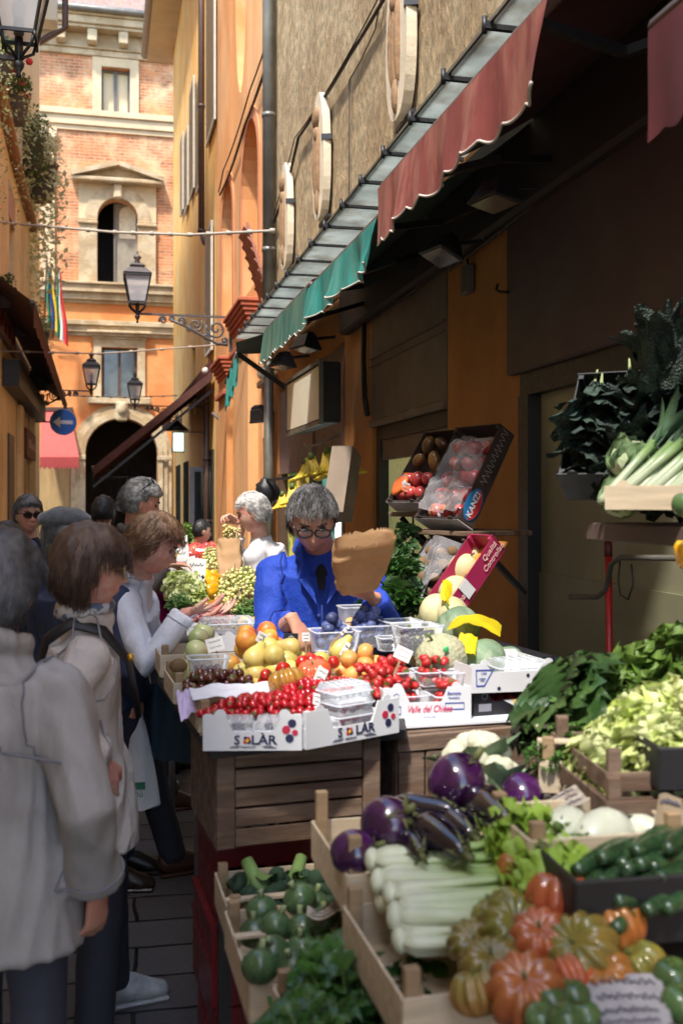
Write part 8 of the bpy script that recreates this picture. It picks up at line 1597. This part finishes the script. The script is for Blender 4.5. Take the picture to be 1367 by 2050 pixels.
t3 = thing('fruit_bag', 'orange and blue printed fruit bag in the rear tilted carton', 'bag', (0, 0, 0)); t3.matrix_world = M2; t3.location, rq, _ = M2.decompose(); t3.rotation_euler = rq.to_euler(); m = MB(); m.ell((.05, .10, .09), (.05, .07, .02), 14, 8, fn=lambda q_: 1+.15*noise.noise(q_*4)); m.build('film', mat('bag_print', (.05, .25, .45), .3, .1, 5, col2=(.75, .16, .04), c2s=8, c2lo=.48, c2hi=.52), t3)
shelf('dark wooden shelf carrying the tilted apple carton', A+V((-.06, -.02, -.008)) - XD*.1, A+V((-.06, -.02, -.008))+XD*.38, .34); shelf('dark shelf carrying the tilted mango carton', A2_-XD*.05+V((-.02, 0, -.008)), A2_+XD*.28+V((-.02, 0, -.008)), .30)
A3 = at(868, 1236, 4.05); B3 = A3+XD*.15; PK = mat('pink_card', (.32, .012, .07), .6, .15, 8); t, w = carton('tilted pink and orange carton of pale melons', A3, B3, .36, .09, mt=PK, cut=False, tilt=R(48)); M3 = frame(A3, B3-A3) @ RX(R(48))
MB().box2((.006, .006, .005), (w-.006, .394, .012)).build('liner', mat('orange_card', (.75, .28, .03), .6), t); SM = Matrix(((0, 0, 1, w+.002), (1, 0, 0, .2), (0, 1, 0, .045), (0, 0, 0, 1))); m = MB(); m.text('Qualità\nControllata', .032, T(.001, .10, 0) @ SM, shear=.2); m.text('Noa', .036, T(.001, -.14, 0) @ SM, shear=.3); m.build('script', mat('pale_pink_ink', (.8, .55, .5), .6, 0), t); MB().box((w+.003, .12, .05), (.002, .05, .07), bev=.0005).build('white_label', CARDW, t)
for i, (px, py, Z) in enumerate(((925, 1140, 4.15), (908, 1186, 4.05), (872, 1226, 3.85), (905, 1230, 3.8), (950, 1110, 4.2))): K_ymelon.put(at(px, py, Z), (.5, .4, i), (1.1, 1.1, 1.15, 1.1, 1.0)[i], ('pale melon near the top of the pink carton', 'pale melon in the middle of the pink carton', 'lowest pale melon spilling from the pink carton on the left', 'lowest pale melon spilling from the pink carton on the right', 'topmost pale melon in the pink carton')[i], 'pale melons in the pink carton')
A4 = at(800, 1215, 4.45); B4 = A4+XD*.26; t, w = carton('tilted dark carton with bagged chestnut coloured fruit under the shelf', A4, B4, .34, .08, mt=BCD, cut=False, tilt=R(50)); M4 = frame(A4, B4-A4) @ RX(R(50)); filled(K_kiwi, M4 @ T(.02, .02, 0), w-.04, .28, .032, 'bagged brown fruit under the apple shelf', 'bagged brown fruit')
m = MB(); m.grid(lambda u, v: M4 @ V((.01+(w-.02)*u, .0+.32*v, .085+.02*noise.noise(V((u*5, v*6, 7)))+.02*math.sin(u*7+v*5))), 22, 22); o = m.build('clear_film', mat('crinkled_film')); tag(o, 'crinkled clear film over the brown fruit under the shelf', 'plastic film')
for k, (px, py, Z, w_) in enumerate(((812, 975, 5.0, .05), (883, 1040, 4.5, .05), (818, 1200, 4.3, .05))): tag_card(px, py, Z, w_, .05, .3, -.3, .3, ('small blue and orange label on the rear tilted carton', 'small label clipped on the apple carton edge', 'orange label by the bagged brown fruit')[k], False, mat('label_orange_blue', (.65, .20, .06), .5, .1, 10, col2=(.5, .6, .7), c2s=12))
# hanging greenery between seller and melons
for i, (px, py, Z, s_) in enumerate(((808, 1120, 4.5, .6), (805, 1160, 4.45, .7), (795, 1190, 4.3, .8), (768, 1210, 4.1, .8), (815, 1075, 4.6, .4), (780, 1225, 4.0, .8))): K_chard.put(at(px, py, Z), (U(-.5, .5), U(-1.2, -.3), i), s_, 'dark leafy bay or greens bunch hanging beside the paper bag', 'greens beside the paper bag')
for i, (px, py, Z) in enumerate(((795, 1215, 3.95), (760, 1235, 3.95), (790, 1165, 4.2))): K_basil.put(at(px, py, Z), (0, .4, i), 1.3, 'small leaved herb sprigs behind the plum tubs', 'herbs behind the plums')
# bananas on their rail
R0 = at(596, 905, 7.7); R1 = at(680, 870, 7.1); t = thing('banana_rail', 'thin hooked rail for bananas under the box sign', 'rail', (0, 0, 0)); m = MB(); m.tube([R0, R1], .008, 6); m.build('rod', IRONG, t)
for q_ in (.15, .4, .62, .85): m = MB(); p = R0.lerp(R1, q_); m.tube([p+V((0, 0, .05)), p+V((.02, 0, .02)), p, p-V((0, 0, .06)), p-V((.02, 0, .1))], .003, 5); m.build('hook', IRONG, t)
for i, (px, py, Z, rz, s_) in enumerate(((622, 915, 7.5, .3, 1.15), (612, 925, 7.6, -.6, 1.1), (655, 905, 7.2, .2, 1.2), (668, 915, 7.15, -.5, 1.2), (600, 955, 7.8, .8, 1.0), (585, 975, 7.8, .0, 1.0), (565, 990, 8.0, -.2, .9), (690, 910, 7.0, 1.2, 1.1))): K_ban.put(at(px, py, Z)+V((0, -.0, .0)), (.15, .15, math.pi-.6+rz), s_, ('banana bunch left of centre on the rail', 'banana bunch behind the left one on the rail', 'banana bunch right of centre on the rail', 'banana bunch beside the leaning card box', 'lower banana bunch under the rail', 'banana bunch above the white haired man', 'leftmost dark spotted banana bunch', 'banana bunch hidden behind the leaning card box')[i], 'banana bunches')
t = thing('black_bag', 'crumpled black bag hanging from a bar left of the bananas', 'bag', at(535, 985, 8.4)); m = MB(); m.ell((0, 0, 0), (.10, .06, .11), 18, 12, fn=lambda q_: 1+.3*noise.noise(q_*2.5)); m.build('bag_body', BP, t); a = at(530, 962, 8.4); b = at(592, 955, 7.9); MB().bar(a, b, .02, .02).build('x', IRON); o = bpy.data.objects['x']; o.name = 'hanging_bar'; tag(o, 'short dark bar sticking out left of the bananas', 'bar')
A5 = at(664, 1045, 6.1); t, w = carton('flat brown card box standing tilted behind the seller', A5, A5+V((.30, -.20, 0)).normalized()*.13, .42, .17, mt=mat('brown_card_box', (.24, .18, .13), .8, .2, 6), cut=False, tilt=R(68)); MB().box2((.0, .0, .165), (w, .42, .17)).build('lid', mat('brown_card_box'), t)
tag_card(667, 1012, 5.95, .10, .07, .2, -.2, .3, 'white price tag on the tilted card box above the seller', False)
# kale, leeks and cabbage on the near wall shelf
S0 = at(1172, 1046, 3.0); S1 = at(1400, 1062, 2.45); S1.z = S0.z
SH_ = shelf('wooden wall shelf holding kale, leeks and cabbage at the right edge', S0, S0+(S1-S0).normalized()*.85, .42, mat('purple_grey_wood', (.12, .085, .075), .7, .3, 6), .05, 0)
xk = (S1-S0).normalized(); t, w = carton('black tray tilted up on the shelf full of dark kale', at(1130, 1000, 3.02), at(1130, 1000, 3.02)+V((.30, -.25, 0)).normalized()*.34, .40, .12, mt=BP, cut=False, tilt=R(52)); 
A7 = at(1150, 1010, 3.0); M7 = frame(A7, V((.30, -.25, 0))) @ RX(R(52))
for i in range(17):
    u, v = ((i*.37) % 1), (i//3)/6
    K_kale.put(M7 @ V((.02+.30*u, .30-.34*v*.9+.10, .10+.04*(i % 2))), (M7 @ RX(R(90)+U(-.2, .2)) @ RY(U(-.35, .35)) @ RZ(i)).to_euler(), U(.55, .72), 'bunch of dark crinkled kale in the tilted black tray', 'dark kale bunches')
for i, (px, py, Z) in enumerate(((1290, 745, 2.95), (1330, 760, 2.9), (1310, 830, 2.95), (1350, 700, 2.9), (1290, 900, 2.9))): K_kale.put(at(px, py+60, Z), (.2, .3, i), .7, 'bunch of dark crinkled kale standing behind the leeks', 'dark kale behind the leeks')
for i, (px, py, Z) in enumerate(((1265, 925, 2.72), (1240, 1000, 2.68))): K_cab.put(at(px, py, Z), (.3, .3, i), .8 if i == 0 else .65, ('pale cabbage above the shelf beside the leeks', 'smaller pale cabbage low on the shelf')[i], 'pale cabbages on the shelf')
for i in range(12): p = at(1200+17*i+(i % 2)*6, 1008-(i % 3)*6, 2.62-.012*i); K_leek.put(p, (U(-.05, .05)+.10*(i % 3), .82+U(-.05, .05), .1), (.8, .8, .70), 'leek leaning up to the right on the shelf', 'leeks on the shelf')
A6 = at(1210, 1020, 2.58); t, w = carton('pale wooden tray edge holding the leeks', A6, A6+V((.55, -.42, 0)).normalized()*.45, .3, .06, mt=WOODL, cut=False, tilt=.1, cat='tray')
K_pepy.put(at(1374, 1108, 2.4), (0, 0, 0), .8, 'yellow pepper cut by the right edge below the shelf', None)
K_gtom.put(at(1370, 1010, 2.3), (0, 0, 0), 1.2, 'green fruit cut by the right edge on the shelf', None)
for k in ALLK:
    if not k.used:
        for c in list(k.o.children): bpy.data.objects.remove(c)
        bpy.data.objects.remove(k.o)
# ------------------------------------------------------------------ camera, light
sc = bpy.context.scene
cam = bpy.data.cameras.new('camera'); co = bpy.data.objects.new('camera', cam); C.objects.link(co); sc.camera = co
co.location = (0, 0, EYE); co.rotation_euler = (R(90), 0, -YAW); cam.sensor_fit = 'VERTICAL'; cam.sensor_height = 36; cam.sensor_width = 24
cam.lens = FPX/2050*36; cam.shift_y = -25/2050; cam.clip_end = 500; cam.clip_start = .05
cam.dof.use_dof = True; cam.dof.focus_distance = 5.2; cam.dof.aperture_fstop = 3.4
S = V((-.26, -.42, .83)).normalized()
sl = bpy.data.lights.new('sun', 'SUN'); sl.energy = 1.8; sl.angle = R(3.5); sl.color = (1, .95, .87); so = bpy.data.objects.new('sun', sl); C.objects.link(so)
so.rotation_euler = S.to_track_quat('Z', 'Y').to_euler(); so.location = (0, 0, 30)
w = bpy.data.worlds.new('World'); sc.world = w; w.use_nodes = True; nt = w.node_tree
sk = nt.nodes.new('ShaderNodeTexSky'); sk.sky_type = 'NISHITA'; sk.sun_disc = False; sk.sun_elevation = math.asin(S.z); sk.sun_rotation = math.atan2(S.x, S.y)
bg = nt.nodes['Background']; bg.inputs[1].default_value = .15; nt.links.new(sk.outputs[0], bg.inputs[0])
sc.view_settings.view_transform = 'Standard'; sc.view_settings.look = 'None'; sc.view_settings.gamma = 1; sc.view_settings.exposure = 1.95
sc.cycles.max_bounces = 8; sc.cycles.transparent_max_bounces = 16; sc.cycles.sample_clamp_indirect = 6
